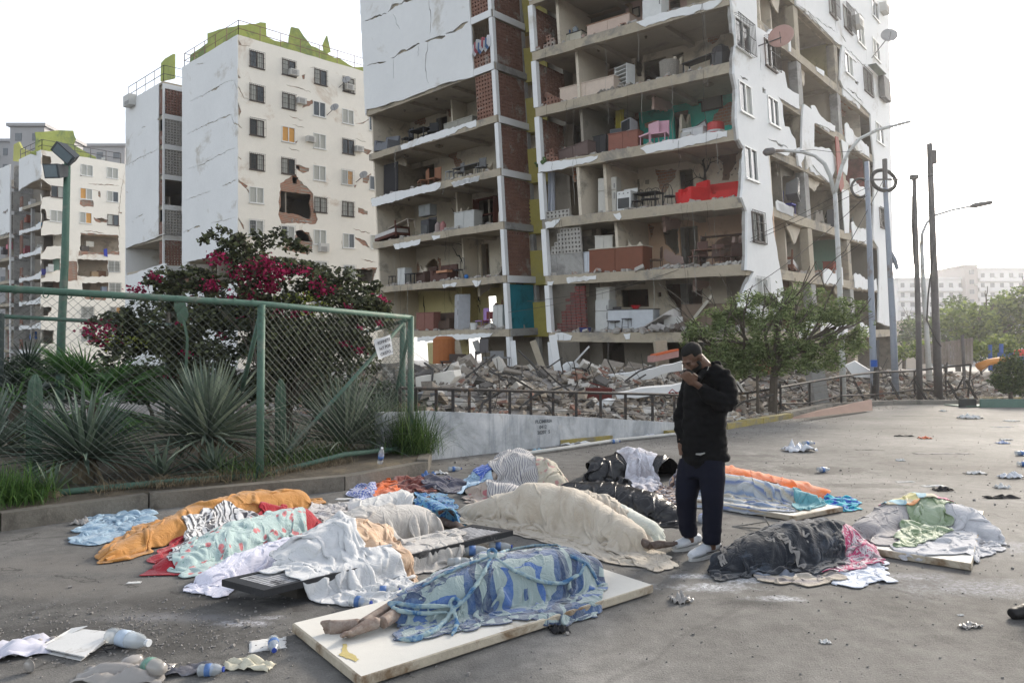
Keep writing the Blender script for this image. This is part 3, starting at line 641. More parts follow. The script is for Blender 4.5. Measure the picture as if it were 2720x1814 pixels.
for j,L_ in enumerate(spz):hs_pl.append(ragged(SP(F2,Z9(L_)),.07,.25,60+j))
for j,(L_,ww) in enumerate((([(460,340),(520,350),(610,385)],.03),([(480,530),(560,555)],.03),([(150,310),(170,360),(200,415),(240,425)],.04),([(130,515),(150,560),(190,605)],.05),([(155,760),(185,795)],.04),([(215,975),(235,1005)],.05),([(155,1140),(185,1180),(200,1220)],.08),([(170,90),(235,100)],.02),([(885,580),(940,565),(985,545)],.05),([(880,665),(950,690)],.02),([(870,1215),(920,1235),(975,1245)],.04),([(920,1405),(1010,1425)],.04),([(475,725),(540,745)],.02),([(610,235),(640,232)],.03),([(500,585),(570,600)],.02),([(800,1105),(798,1140)],.03),([(800,1290),(805,1340)],.03),([(890,710),(930,720)],.05),([(885,935),(930,900)],.05))):
    hs_pl.append(crk(F2,Z9,L_,ww,j))
ZB=-3.5*H+1.5
mb=sheet(MB(),[ragged(rect(-.03,V2,ZB,RF+.05),.02,.8,3)],hs_pl,fS(F2,-.05),.05);obj('plaster',mb,PLB,B2)
mb=sheet(MB(),[rect(0.12,V2,ZB,RF-.1)],hs_sub,fS(F2,.003),.15);obj('block_wall',mb,BRK,B2)
for k in range(-2,10):obj('floor_slab',MB().fbox(F2,.16,U2-.1,.16,V2-.1,k*H-.16,k*H),CON,B2)
obj('inner_wall',MB().fbox(F2,3.5,3.62,.2,V2-.2,ZB,RF-.3),RG,B2)
for b_ in(4.0,8.2,12.4):obj('partition',MB().fbox(F2,.2,3.4,b_,b_+.1,ZB,RF-.3),RG,B2)
s0,t0=F2.sd(*Z9([(520,1150)])[0])
for i in range(60):DEB.chunk(F2.p(rnd.uniform(.05,.9),s0+rnd.uniform(-1.6,1.6),4*H-.02+rnd.uniform(0,.25)),(rnd.uniform(.1,.4),rnd.uniform(.1,.3),.12),rotm(rnd,.4))
# front wall of block two
low=FP(F2,Z1([(950,1375),(1000,1358),(1100,1340),(1160,1325),(1238,1310)]))
hf=[]
for j,(L_,ww) in enumerate((([(990,530),(1060,500),(1180,430),(1230,415)],.02),([(975,700),(1050,665),(1150,620),(1210,597)],.035),([(975,885),(1080,845),(1150,805),(1230,770)],.025),([(965,1045),(1100,995)],.025),([(960,1215),(1000,1190)],.10),([(1010,1190),(1045,1180)],.08),([(1100,1165),(1230,1135)],.02),([(1205,590),(1220,640),(1245,655),(1262,672)],.05),([(1222,420),(1245,480)],.03),([(1160,970),(1190,960),(1235,935)],.05),([(1100,475),(1145,455)],.10),([(1020,340),(1070,330)],.03),([(1150,620),(1200,598)],.06))):
    hf.append(crk(F2,Z1,L_,ww,30+j,False))
outw=[(U2,low[0][1])]+low[1:-1]+[(-.045,low[-1][1]),(-.045,RF+.05),(U2,RF+.05)]
mb=sheet(MB(),[ragged(outw,.03,.5,8)],hf,fF(F2,-.05),.05);obj('plaster',mb,PLA,B2)
obj('block_wall',MB().fbox(F2,.0,U2,.003,.12,low[0][1]+.1,RF-.1),CON,B2)
low2=FP(F2,Z1([(950,1520),(1050,1500),(1130,1480),(1238,1470)]))
kk=low[0][1]
obj('inner_wall',MB().fbox(F2,.2,U2,3.0,3.12,ZB,kk+.6),RYW,B2)
outw=[(U2,ZB),(-.045,ZB)]+low2[::-1][0:1]+low2[::-1][1:-1]+[(U2,low2[0][1])]
mb=sheet(MB(),[ragged(outw,.04,.5,8)],[],fF(F2,-.05),.12);obj('plaster',mb,PLA,B2)
# wing of block two
lo=FP(F2,Z1([(655,1295),(700,1275),(770,1255),(810,1240),(865,1215)]));lo2=FP(F2,Z1([(648,1440),(700,1425),(780,1395),(865,1370)]))
RW2=F2.fr(434,216)[1]
hw_=[crk(F2,Z1,L_,ww,70+j,False) for j,(L_,ww) in enumerate((([(660,860),(740,820),(800,790),(845,765)],.03),([(740,670),(760,662)],.06),([(820,625),(845,612)],.1),([(655,1000),(670,1003)],.05),([(710,1135),(750,1115)],.04),([(820,1085),(860,1070)],.04),([(690,1160),(695,1155)],.05)))]
mb=sheet(MB(),[ragged([(W1,lo[0][1])]+lo[1:]+[(W0+.85,lo[-1][1]),(W0+.85,RW2),(W1,RW2)],.03,.5,5)],hw_,fF(F2,-.05),.05);obj('plaster',mb,PLA,B2)
obj('block_wall',MB().fbox(F2,W0+.9,W1,.003,.12,lo[0][1]+.35,RW2-.1),CON,B2)
mb=sheet(MB(),[ragged([(W1,ZB),(W0+.85,ZB)]+lo2[::-1]+[(W1,lo2[0][1])],.04,.5,6)],[],fF(F2,-.05),.15);obj('plaster',mb,PLA,B2)
for k in range(-2,10):
    z=k*H
    if z<RW2:obj('floor_slab',MB().fbox(F2,W0+.15,W1-.02,.13,9,z-.35,z),CEI,B2)
obj('inner_wall',MB().fbox(F2,W0+.2,W1-.1,4.0,4.12,ZB,RW2-.3),WL,B2)
wz=(lo[2][1]+lo2[2][1])/2
window(fF(F2,3.93),B2,W1-2.6,wz+.2,.9,.7,'white',None,('c','c'))
obj('end_wall',MB().fbox(F2,W1-.0,W1+.12,.0,9,ZB,RW2),PLA,B2)
obj('roof_slab',MB().fbox(F2,W0+.1,W1,.0,9,RW2-.2,RW2+.02),CON,B2)
screens(F2,B2,W0,U2,range(-1,9),U2)
s,t=F2.fr(*Z1([(695,530)])[0]);ac(B2,F2,fF(F2,-.05),s,t,.7,.5,.6)
mb=MB();railing(mb,[F2.p(W1-.2,.1,RW2),F2.p(W0+.2,.1,RW2),F2.p(W0+.1,3,RW2)],1.5,.03)
obj('roof_railing',mb,IRN,B2)
mb=MB();railing(mb,[F2.p(U2-.1,3,RF),F2.p(U2-.1,.1,RF),F2.p(.1,.1,RF),F2.p(.1,V2*.85,RF)],1.25,.03)
obj('roof_railing',mb,mat('rail_rust',(.22,.13,.09),.8,.2,3),B2)
obj('roof_slab',MB().fbox(F2,.0,U2,.0,V2,RF-.12,RF+.0),CON,B2)
g1=[(1238,215),(1238,130),(1300,124),(1385,122),(1388,190),(1430,215),(1505,225),(1520,140),(1555,150),(1580,190),(1620,240),(1690,270),(1720,290),(1790,320),(1840,350),(1910,350),(1905,400),(1500,300)]
mb=sheet(MB(),[ragged(SP(F2,Z1(g1),1.0),.08,.4,3)],[],fS(F2,1.0),.18);obj('parapet',mb,GRN,B2)
g2=[(1244,135),(1160,150),(1080,175),(1080,225),(1040,255),(990,288),(988,335),(1080,290),(1244,215)]
mb=sheet(MB(),[ragged(FP(F2,Z1(g2),1.15),.03,.6,3)],[],fF(F2,1.15),.18);obj('parapet',mb,GRN,B2)
mb=sheet(MB(),[ragged(SP(F2,Z1([(1690,268),(1683,235),(1692,210),(1705,186),(1713,225),(1722,272),(1708,278)]),1.3),.04,.3,3)],[],fS(F2,1.3),.16);obj('parapet',mb,GRN,B2)
mb=sheet(MB(),[ragged(FP(F2,Z1([(835,425),(838,330),(860,305),(903,282),(903,408)]),3.0),.02,.6,3)],[],fF(F2,3.0),.18);obj('parapet',mb,GRN,B2)
for x,y in((545,440),(602,673),(498,267),(898,733),(838,357)):
    s,t=F2.sd(*Z9([(x,y)])[0]);ac(B2,F2,fS(F2,-.06),s,t,.36,.24)
s,t=F2.sd(*Z9([(682,1335)])[0]);ac(B2,F2,fS(F2,-.06),s,t,.42,.34,.35)
for x,y in((728,485),(905,895),(800,318)):
    s,t=F2.sd(*Z9([(x,y)])[0]);dish(B2,F2.p(-.7,s,t),(-.2,-.9,.4),.38,DSG,F2.p(-.05,s-.3,t-.6))
# ---- block three
F3=Fr((-50.641,73.451,-.168),(-.794,.6079,.0226),(.6216,.7833,.0445),(-.0166,-.0008,1))
B3=thing('apartment_building','white gutted apartment block at the far left behind the floodlight pole','building',(-52,76,0))
U3=6.63;V3=9.0;R3=9.05*H;Z0=-1.5*H
hs_=[]
for x,y,st,gr,fi in((633,338,'white',None,('c','c')),(820,358,'white',None,('c','c')),(420,495,'dark',None,('g','c')),(628,510,'white',None,('b','c')),(822,530,'white',None,('c','g')),(415,672,'white',None,('c','c')),(625,685,'white',None,('c','b')),(825,700,'dark',None,('c','g')),(832,1040,'white','bars',('c','c')),(840,1200,'white','bars',('c','c')),(845,1375,'white','bars',('c','b')),(640,1375,'white','bars',('c','c')),(845,1540,'white','bars',None),(640,1540,'white','bars',None)):
    s,t=F3.sd(*ZA([(x,y)])[0]);hs_.append(window(fS(F3,-.05),B3,s,t,.62,.62,st,gr,fi))
op3=[[(302,225),(370,240),(375,280),(345,330),(305,300)],[(298,400),(345,432),(370,450),(375,530),(310,535),(298,600)],[(298,620),(330,620),(340,690),(370,700),(320,710),(298,770)],[(298,815),(450,800),(450,890),(340,895),(320,930),(298,950)],[(298,985),(440,985),(440,1065),(340,1080),(330,1120),(298,1130)],[(298,1155),(440,1150),(440,1200),(298,1240)],[(590,805),(865,818),(865,930),(720,940),(585,925)],[(565,985),(785,992),(788,1110),(640,1120),(565,1105)],[(600,1160),(790,1157),(790,1230),(600,1242)],[(298,1330),(380,1340),(350,1400),(298,1410)],[(298,1500),(390,1505),(390,1600),(298,1600)],[(700,690),(740,685),(780,700),(740,715)]]
hp=list(hs_)
for j,L_ in enumerate(op3):p=ragged(SP(F3,ZA(L_)),.08,.3,j);hs_.append(p);hp.append(p)
for j,L_ in enumerate(([(585,555),(680,560),(680,605),(610,605),(580,590)],[(500,1000),(560,1005),(565,1140),(480,1145),(495,1060)],[(575,925),(870,930),(870,955),(700,950),(570,960)],[(600,1240),(790,1245),(770,1285),(620,1275)],[(665,660),(700,690),(785,700),(780,720),(700,715)],[(590,300),(605,290),(600,380),(585,380)],[(585,795),(860,810),(868,830),(590,812)],[(715,495),(730,490),(732,540),(718,530)])):
    hp.append(ragged(SP(F3,ZA(L_)),.08,.3,90+j))
for j,(L_,ww) in enumerate((([(640,435),(760,445),(870,450)],.05),([(615,780),(700,785),(760,800)],.05),([(910,330),(890,450),(870,600),(860,700),(875,835),(905,835)],.03),([(675,480),(720,490)],.04),([(865,640),(890,650)],.1))):hp.append(crk(F3,ZA,L_,ww,j))
mb=sheet(MB(),[ragged(rect(-.03,V3,Z0,R3+.03),.03,.7,3)],hp,fS(F3,-.06),.05);obj('plaster',mb,PLB,B3)
mb=sheet(MB(),[rect(.1,V3,Z0,R3-.1)],hs_,fS(F3,0),.15);obj('block_wall',mb,BRK,B3)
lo=FP(F3,ZA([(135,495),(160,470),(210,440),(260,415),(300,395)]))
mb=sheet(MB(),[ragged([(U3,lo[0][1])]+lo[1:-1]+[(-.05,lo[-1][1]),(-.05,R3+.03),(U3,R3+.03)],.04,.4,4)],[],fF(F3,-.06),.14);obj('plaster',mb,PLA,B3)
for k in range(-1,10):
    mb=MB().fbox(F3,.1,U3-.02,.02,V3-.1,k*H-.35,k*H);obj('floor_slab',mb,CON,B3)
    if k<7:
        p=ragged([(0,k*H-.3),(U3*.6,k*H-.35),(U3-.1,k*H-.25),(U3-.1,k*H+.05),(U3*.7,k*H+.02),(U3*.3,k*H+.1),(0,k*H+.45)],.06,.3,k)
        obj('plaster_scrap',sheet(MB(),[p],[],fF(F3,-.04),.04),PLA,B3)
        obj('inner_wall',MB().fbox(F3,.3,3.2,2.2,2.3,k*H,k*H+2.3),(RGN,RR,RW,RBN,RGN,RW,RBN)[k%7],B3)
        obj('inner_wall',MB().fbox(F3,3.3,U3,3.2,3.3,k*H,k*H+2.3),(RG,RW,RBN)[k%3],B3)
        obj('column',MB().fbox(F3,3.1,3.4,.1,.4,k*H,k*H+2.3),COG,B3)
        floor_debris(F3,.2,U3-.2,k,26,.05,.9,.22)
    floor_debris(F3,.1,.8,k,25,.5,8,.2) if k<6 else None
obj('inner_wall',MB().fbox(F3,2.4,2.5,2.5,V3-.1,Z0,9*H),RG,B3)
w0,w1=F3.fr(27,443)[0],F3.fr(-60,480)[0]
lo=FP(F3,ZA([(-140,870),(-50,840),(0,815),(40,800),(75,790)]));zt=F3.fr(27,437)[1]
mb=sheet(MB(),[ragged([(w1,lo[0][1])]+lo[1:]+[(lo[-1][0],zt),(w1,zt)],.04,.5,4)],[],fF(F3,-.06),.14);obj('plaster',mb,PLA,B3)
for k in range(-1,9):obj('floor_slab',MB().fbox(F3,w0,w1,.05,8,k*H-.35,k*H),CON,B3);floor_debris(F3,w0,w0+3,k,20,.1,.9,.25)
obj('inner_wall',MB().fbox(F3,w0,w1,3,3.1,Z0,zt),RG,B3)
obj('end_wall',MB().fbox(F3,w0-.02,w0+.1,.4,8,Z0,zt),COG,B3)
screens(F3,B3,w0,U3,range(-1,8),U3)
for i,L_ in enumerate(([(210,210),(262,190),(260,60),(400,48),(535,47),(545,90),(556,110),(540,150),(560,165),(700,240),(705,262),(300,235)],)):
    mb=sheet(MB(),[ragged(SP(F3,ZA(L_),1.2),.06,.6,3)],[],fS(F3,1.2),.2);obj('parapet',mb,GRN,B3)
mb=sheet(MB(),[FP(F3,ZA([(95,270),(100,150),(135,130),(160,180),(255,205),(255,230),(150,275)]),1.5)],[],fF(F3,1.5),.2);obj('parapet',mb,mat('parapet_yellow',(.42,.42,.12),.9,.15,.6),B3)
mb=MB();railing(mb,[F3.p(U3,.1,R3),F3.p(.1,.1,R3),F3.p(.1,V3*.9,R3)],1.2,.04);obj('roof_railing',mb,IRN,B3)
for i,(x,y,c_) in enumerate(((230,575,(.5,.5,.5)),(290,745,(.05,.25,.4)),(200,690,(.25,.08,.05)),(65,885,(.5,.15,.2)),(30,925,(.06,.05,.05)),(190,915,(.4,.1,.12)),(280,905,(.5,.5,.48)),(80,1035,(.6,.6,.6)),(360,1050,(.5,.5,.48)),(310,1085,(.1,.1,.35)),(240,1540,(.03,.12,.4)),(695,1090,(.35,.25,.15)),(745,1085,(.15,.08,.05)),(655,870,(.5,.48,.42)),(620,900,(.1,.09,.08)),(235,1260,(.3,.28,.25)),(770,1200,(.35,.4,.5)))):
    d=F3.fr(*ZA([(x,y)])[0],.7)
    q=MB().fbox(F3,d[0]-.35,d[0]+.35,.5,1.0,d[1]-.45,d[1]+.1).fbox(F3,d[0]-.32,d[0]-.25,.5,1.0,d[1]+.11,d[1]+.4).fbox(F3,d[0]-.24,d[0]+.32,.93,1.0,d[1]+.11,d[1]+.35)
    if x>590:q=MB().fbox(F3,.4,.9,F3.sd(*ZA([(x,y)])[0],.5)[0]-.4,F3.sd(*ZA([(x,y)])[0],.5)[0]+.4,d[1]*0+F3.sd(*ZA([(x,y)])[0],.5)[1]-.4,F3.sd(*ZA([(x,y)])[0],.5)[1]+.2)
    nm=['white','blue','brown','pink','black','red','pale','bright white','cream','violet','deep blue','tan','dark brown','ivory','charcoal','dusty','pale blue'][i]
    solo('armchair',q,mat('far_furn_%d'%i,c_,.8,.15,3),nm+' piece of furniture stranded on an open floor of the far left block','furniture','furniture left in the far block')
mb=sheet(MB(),[ragged(SP(F3,ZA([(757,915),(780,908),(785,970),(760,962)]),-.15),.03,.2,1)],[],fS(F3,-.2),.05)
solo('hanging_cloth',mb,mat('cloth_royal',(.03,.05,.35),.9,.2),'royal blue cloth hanging from an opening of the far left block','cloth')
obj('floor_debris',DEB,MATS['rubble_mix'],B3)['kind']='stuff'
# ---- blocks further back
def far_block(x0,x1,yt,depth,m,lab,nst=8,ncol=5,base=-4,depth2=14,hgt=None,win=True,rot=0,bands=False,wm=None):
    a=P(x0,yt,depth);b=P(x1,yt,depth);zt=a.z
    o_=thing('apartment_building',lab,'building',((a.x+b.x)/2,depth,base))
    obj('wall',MB().hexa([Vector((a.x,depth,base)),Vector((b.x,depth,base)),Vector((b.x,depth+depth2,base)),Vector((a.x,depth+depth2,base)),Vector((a.x,depth,zt)),Vector((b.x,depth,zt)),Vector((b.x,depth+depth2,zt)),Vector((a.x,depth+depth2,zt))]),m,o_)
    obj('roof',MB().hexa([Vector((a.x-.4,depth-.4,zt+.003)),Vector((b.x+.4,depth-.4,zt+.003)),Vector((b.x+.4,depth+depth2+.4,zt+.003)),Vector((a.x-.4,depth+depth2+.4,zt+.003)),Vector((a.x-.4,depth-.4,zt+.5)),Vector((b.x+.4,depth-.4,zt+.5)),Vector((b.x+.4,depth+depth2+.4,zt+.5)),Vector((a.x-.4,depth+depth2+.4,zt+.5))]),m,o_)
    W_=b.x-a.x
    if win:
        for r in range(nst):
            z=zt-1.7-r*2.8
            if z<base:break
            for c in range(ncol):
                x=a.x+W_*(c+.5)/ncol
                wd=.38*W_/ncol if not(bands and c%3==1) else.44*W_/ncol
                obj('window',MB().box((x,depth-.03,z),(wd,.1,1.25)),wm or GLS,o_)
                if(c+r)%2:obj('air_conditioner',MB().box((x+wd*.8,depth-.3,z-.8),(.7,.5,.45)),ACM,o_)
            if bands:obj('balcony_band',MB().box(((a.x+b.x)/2,depth-.35,z-1.35),(W_,.6,1.0)),m,o_)
    return o_
GB=mat('far_grey',(.36,.35,.35),.9,.08,.1,bump=0);FW=mat('far_white',(.62,.61,.60),.9,.06,.1,bump=0);WG=mat('far_window',(.15,.16,.17),.4,.2,.3,bump=0)
far_block(27,118,337,110,GB,'grey block with stair tower rising behind the green parapet, far left',9,2,-6,10,wm=WG)
far_block(-60,30,378,118,GB,'grey building cut by the left edge behind the far left block',9,3,-6,10,wm=WG)
far_block(200,332,390,130,GB,'pale grey building between the two white blocks on the left',9,3,-6,12,wm=WG)
far_block(2384,2564,742,196,FW,'hazy white apartment block beyond the trees, left half',9,7,-4,14,bands=True,wm=WG)
far_block(2597,2800,716,196,FW,'hazy white apartment block beyond the trees, right half at the edge',10,8,-4,14,bands=True,wm=WG)
far_block(2565,2596,707,194,mat('far_brown',(.40,.36,.34),.9,.08,.1,bump=0),'brownish stair tower joining the hazy white blocks',10,1,-4,14,wm=WG)
far_block(2390,2470,860,120,mat('far_cream',(.50,.42,.34),.9,.08,.1,bump=0),'low cream house behind the trees at the right',2,4,-2,8,wm=WG)
# ================================================================== GROUND
q=NB('worn_concrete_road');v=q.coord('Object')
n1=q.noise(v,.35,6,.65,.3);n2=q.noise(v,6,5,.7);n3=q.noise(v,90,3,.7)
base=q.ramp(q.math('ADD',q.math('MULTIPLY',n1,.55),q.math('ADD',q.math('MULTIPLY',n2,.25),q.math('MULTIPLY',n3,.2))),[(.40,(.062,.060,.057)),(.465,(.118,.114,.107)),(.52,(.152,.147,.138)),(.60,(.235,.227,.213))])
NZB=q.math('ADD',q.math('MULTIPLY',q.noise(v,2.6,7,.7,.6),.6),q.math('MULTIPLY',q.noise(v,17,5,.75),.4))
SPK=q.ramp(q.noise(v,30,5,.8),[(.42,.15),(.58,1.0)])
def blob(c,rx,ry,rot=0,edge=.35,nz=1.5,nsc=3.0):
    """mask of a spill with an irregular outline at a place on the ground"""
    mp=q.n('ShaderNodeMapping',vector_type='POINT');mp.inputs['Location'].default_value=(-c[0]*math.cos(rot)/rx-c[1]*math.sin(rot)/rx,c[0]*math.sin(rot)/ry-c[1]*math.cos(rot)/ry,0)
    mp.inputs['Rotation'].default_value=(0,0,-rot);mp.inputs['Scale'].default_value=(1,1,1)
    mp.inputs['Location'].default_value=(0,0,0);m1=q.n('ShaderNodeVectorMath',operation='SUBTRACT');q.l(v,m1.inputs[0]);m1.inputs[1].default_value=(c[0],c[1],0)
    q.l(m1.outputs[0],mp.inputs[0]);m2=q.n('ShaderNodeVectorMath',operation='MULTIPLY');q.l(mp.outputs[0],m2.inputs[0]);m2.inputs[1].default_value=(1/rx,1/ry,0)
    ln=q.n('ShaderNodeVectorMath',operation='LENGTH');q.l(m2.outputs[0],ln.inputs[0])
    d=q.math('ADD',ln.outputs['Value'],q.math('MULTIPLY',q.math('SUBTRACT',NZB,.5),nz*6.5))
    return q.ramp(d,[(max(0,.60-edge*.75),1.0),(.62+edge*.6,0.0)])
def gp(x,y):a=G(x,y);return(a.x,a.y)
col=base
for(x,y,rx,ry,c,st,edge,nsc) in(
    (280,1700,1.5,.45,(.055,.052,.048),.75,.5,3),(520,1600,1.3,.3,(.06,.056,.052),.7,.5,4),(900,1600,.8,.25,(.07,.067,.066),.7,.5,3),(150,1500,1.3,.35,(.185,.172,.155),.6,.5,2),(120,1560,1.5,.3,(.17,.158,.142),.6,.5,2),
    (2180,1250,1.3,.55,(.055,.053,.05),.75,.12,2.2),(2000,1210,.8,.25,(.07,.067,.064),.7,.15,2.5),(2300,1290,.7,.3,(.06,.058,.055),.7,.15,2.5),(2420,1105,1.3,.35,(.04,.04,.037),.8,.2,1.2),
    (1880,1560,.42,.14,(.62,.64,.68),.85,.5,6),(1990,1540,.35,.1,(.6,.62,.66),.7,.5,7),(1840,1530,.3,.08,(.6,.62,.66),.7,.5,7),(2060,1590,.28,.08,(.62,.64,.68),.85,.4,9),(2010,1600,.35,.12,(.04,.04,.04),.8,.5,8),(2560,1560,.9,.25,(.36,.37,.41),.65,.6,3),(2400,1530,.6,.12,(.4,.41,.45),.6,.6,5),(2700,1450,.5,.3,(.36,.37,.41),.6,.6,4),
    (660,1655,.22,.07,(.5,.5,.53),.75,.5,9),(720,1640,.15,.05,(.5,.5,.53),.7,.5,9),(420,1640,.5,.1,(.22,.22,.23),.6,.6,6),(600,1480,.4,.1,(.24,.24,.26),.5,.6,6),(760,1600,.6,.12,(.045,.045,.045),.8,.5,5),
    (1900,1310,.5,.2,(.17,.165,.155),.5,.5,3),(640,1590,.4,.06,(.02,.02,.02),.8,.4,8)):
    bl0=blob(gp(x,y),rx,ry,0,edge,.55,nsc)
    if c[0]>.3:bl0=q.math('MULTIPLY',bl0,SPK)
    col=q.mix(q.math('MULTIPLY',bl0,st),col,c)
# worn joints running away across the slab
s=q.n('ShaderNodeSeparateXYZ');q.l(v,s.inputs[0])
for(A,B,w_,st) in(((2350,1400),(2720,1195),.02,.3),((0,1350),(0,1350),0,0),((1050,1475),(400,1640),.015,.3),((1100,1330),(2720,1170),.012,.5),((1500,1220),(2300,1140),.012,.5)):
    if not w_:continue
    a=G(*A);b=G(*B);d=(b-a).normalized();nn=(-d.y,d.x);k=-(nn[0]*a.x+nn[1]*a.y)
    di=q.math('ABSOLUTE',q.math('ADD',q.math('ADD',q.math('MULTIPLY',s.outputs[0],nn[0]),q.math('MULTIPLY',s.outputs[1],nn[1])),q.math('ADD',k,q.math('MULTIPLY',q.math('SUBTRACT',q.noise(v,1.5,4,.6),.5),.25))))
    col=q.mix(q.math('MULTIPLY',q.ramp(di,[(w_*.4,1.0),(w_*1.6,0.0)]),st),col,(.24,.232,.22) if w_>.03 else(.05,.048,.045))
pit=q.ramp(q.noise(v,150,2,.6),[(.60,0.0),(.68,1.0)]);col=q.mix(q.math('MULTIPLY',pit,.55),col,(.035,.033,.03));col=q.mix(q.math('MULTIPLY',q.ramp(q.noise(v,38,4,.8),[(.60,0.0),(.70,1.0)]),.35),col,(.27,.26,.24))
w2=q.math('ADD',q.vor(v,.33,'DISTANCE_TO_EDGE'),q.math('MULTIPLY',q.math('SUBTRACT',q.noise(v,3,5,.7),.5),.11));col=q.mix(q.math('MULTIPLY',q.ramp(q.math('ABSOLUTE',w2),[(.0,1.0),(.0035,0.0)]),.75),col,(.03,.028,.026))
q.base(col)
cr=q.vor(v,.55,'DISTANCE_TO_EDGE')
q.bump(q.math('ADD',q.math('MULTIPLY',n2,.5),q.math('ADD',q.math('MULTIPLY',n3,.35),q.math('MULTIPLY',q.ramp(cr,[(0.0,0.0),(.006,1.0)]),.0))),.8,.02)
ROAD=q.fin(.82,.3)
gm=MB()
NX,NY=60,60
def raw(name,mb,m,smooth=False):
    me=mesh_of(name,mb,m,smooth);o=bpy.data.objects.new(name,me);COL.objects.link(o);return o
tag(raw('ground',MB().add([(-900,-60,0),(900,-60,0),(900,1400,0),(-900,1400,0)],[(0,1,2,3)]),ROAD),kind='structure')
E_=[Vector((-1.95,10.3,0)),Vector((-1.26,10.95,0)),Vector((1.3,13.1,0)),Vector((3.9,15.0,0)),Vector((4.9,15.9,0)),Vector((7.7,18.9,0)),Vector((10.6,22.6,0)),Vector((13.5,24.2,0)),Vector((19.5,24.9,0)),Vector((40,26,0))]
mb=MB()
for i in range(4200):
    y=2.4+rnd.random()**1.7*16;x=rnd.uniform(-.8,.85)*y
    if rnd.random()<.45:c=gp(rnd.gauss(350,240),rnd.gauss(1680,45));x,y=c
    if i%4==0:e=E_[1+i//4%6].lerp(E_[2+i//4%6],rnd.random());x,y=e.x+rnd.gauss(0,.5),e.y-abs(rnd.gauss(0,.7))
    elif i%4==1:c=gp(rnd.uniform(200,2650),rnd.gauss(1430,90));x,y=c
    if y<2 or y>26:continue
    d=rnd.uniform(.003,.008)*(1+y*.07)*(2.2 if rnd.random()<.04 else 1)
    mb.chunk((x,y,d*.3),(d*1.3,d,d*.8),rotm(rnd,.3))
tag(obj('gravel',mb,mat('gravel_grey',(.22,.21,.2),.95,.4,60,bump=0)),kind='stuff')
# ================================================================== RETAINING WALL, KERBS, RUBBLE TERRACE
WH=[.80,.77,.50,.20,.16,.14,.13,.13,.13,.13]
q=NB('painted_concrete_wall');v=q.coord('Object');vs_=q.coord('Object',(3,3,.35))
c1=q.ramp(q.noise(v,1.1,5,.7,.5),[(.35,(.30,.31,.315)),(.5,(.46,.47,.48)),(.68,(.62,.62,.61))])
c1=q.mix(q.ramp(q.noise(vs_,2.2,6,.75),[(.48,0.0),(.72,.85)]),c1,(.20,.22,.24));c1=q.mix(q.ramp(q.noise(v,5,5,.7),[(.58,0.0),(.72,.6)]),c1,(.36,.34,.30))
q.base(c1);q.bump(q.noise(v,14,5,.7),.3,.02);WALLM=q.fin(.85,.25)
wt=thing('retaining_wall','whitewashed low concrete retaining wall with painted writing, below the rubble','wall',(1.3,13.1,0))
for i in range(0,4):
    a,b=E_[i],E_[i+1];d=(b-a).normalized();n=Vector((-d.y,d.x,0))*.22
    mb=MB().hexa([a+d*.002,b,b+n,a+n+d*.002,a+d*.002+Vector((0,0,WH[i])),b+Vector((0,0,WH[i+1])),b+n+Vector((0,0,WH[i+1])),a+n+d*.002+Vector((0,0,WH[i]))])
    obj('wall_section',mb,WALLM,wt)
def text(name,s_,loc,d,up,size,m,parent=None,thick=.002,bold=0):
    c=bpy.data.curves.new(name,'FONT');c.body=s_;c.size=size;c.extrude=thick;c.align_x='CENTER';c.align_y='CENTER';c.offset=bold
    o=bpy.data.objects.new(name,c);COL.objects.link(o);d=Vector(d).normalized();up=Vector(up).normalized();n=d.cross(up)
    bpy.context.view_layer.update();me=bpy.data.meshes.new_from_object(o);bpy.data.objects.remove(o)
    o=bpy.data.objects.new(name,me);COL.objects.link(o);me.materials.clear();me.materials.append(m)
    M=Matrix((d,n.cross(d),n)).transposed();o.rotation_euler=M.to_euler();o.location=Vector(loc)-(world_loc(parent) if parent else Vector())
    if parent:o.parent=parent
    return o
INK2=mat('faded_paint',(.10,.11,.12),.9,.3,20,bump=0);INK=mat('black_paint',(.03,.035,.04),.8,.3,20,bump=0)
a,b=E_[1],E_[2];d=(b-a).normalized()
def wallpt(px,py):
    r=ray(px,py);n=Vector((-d.y,d.x,0));t=(a-CAM).dot(n)/r.dot(n);return CAM+r*t-n*.006
for px,py,s_,sz in((1444,1119,'PLOMERIA',.09),(1442,1134,'0412',.09),(1444,1148,'20207  5',.088)):
    text('wall_writing',s_,wallpt(px,py),d,(0,0,1),sz,INK2,wt,.001,.001)
KC=mat('kerb_concrete',(.23,.21,.18),.92,.2,2,(.14,.13,.11),.4,.5,30);KY=mat('kerb_yellow',(.31,.25,.08),.85,.3,2.5,(.2,.18,.14),.75,.4,20)
def strip(pts,w_,h,m,name,label,cat,z0=0,step=1.0,inset=.015):
    t_=thing(name,label,cat,pts[0]);i=0
    for a,b in zip(pts[:-1],pts[1:]):
        L=(b-a).length;k=max(1,int(L/step));d=(b-a)/L;n=Vector((-d.y,d.x,0))*w_
        for j in range(k):
            p=a+d*(L*j/k+.008);q_=a+d*(L*(j+1)/k-.008);hh=h+rnd.uniform(-.008,.008);sft=n*rnd.uniform(-.03,.03)
            mb=MB().hexa([p+sft,q_+sft,q_+n+sft,p+n+sft]+[x+Vector((0,0,hh))+y for x,y in((p+sft,n*inset),(q_+sft,n*inset),(q_+n+sft,-n*inset),(p+n+sft,-n*inset))])
            for v_ in range(4):x=mb.v[v_];mb.v[v_]=(x[0],x[1],z0)
            obj('kerb_block',mb,m,t_)
    return t_
strip([Vector((.9,12.75,0)),Vector((2.0,13.55,0))],.16,.10,KY,'kerb','faded yellow kerb stones at the foot of the low wall','kerb')
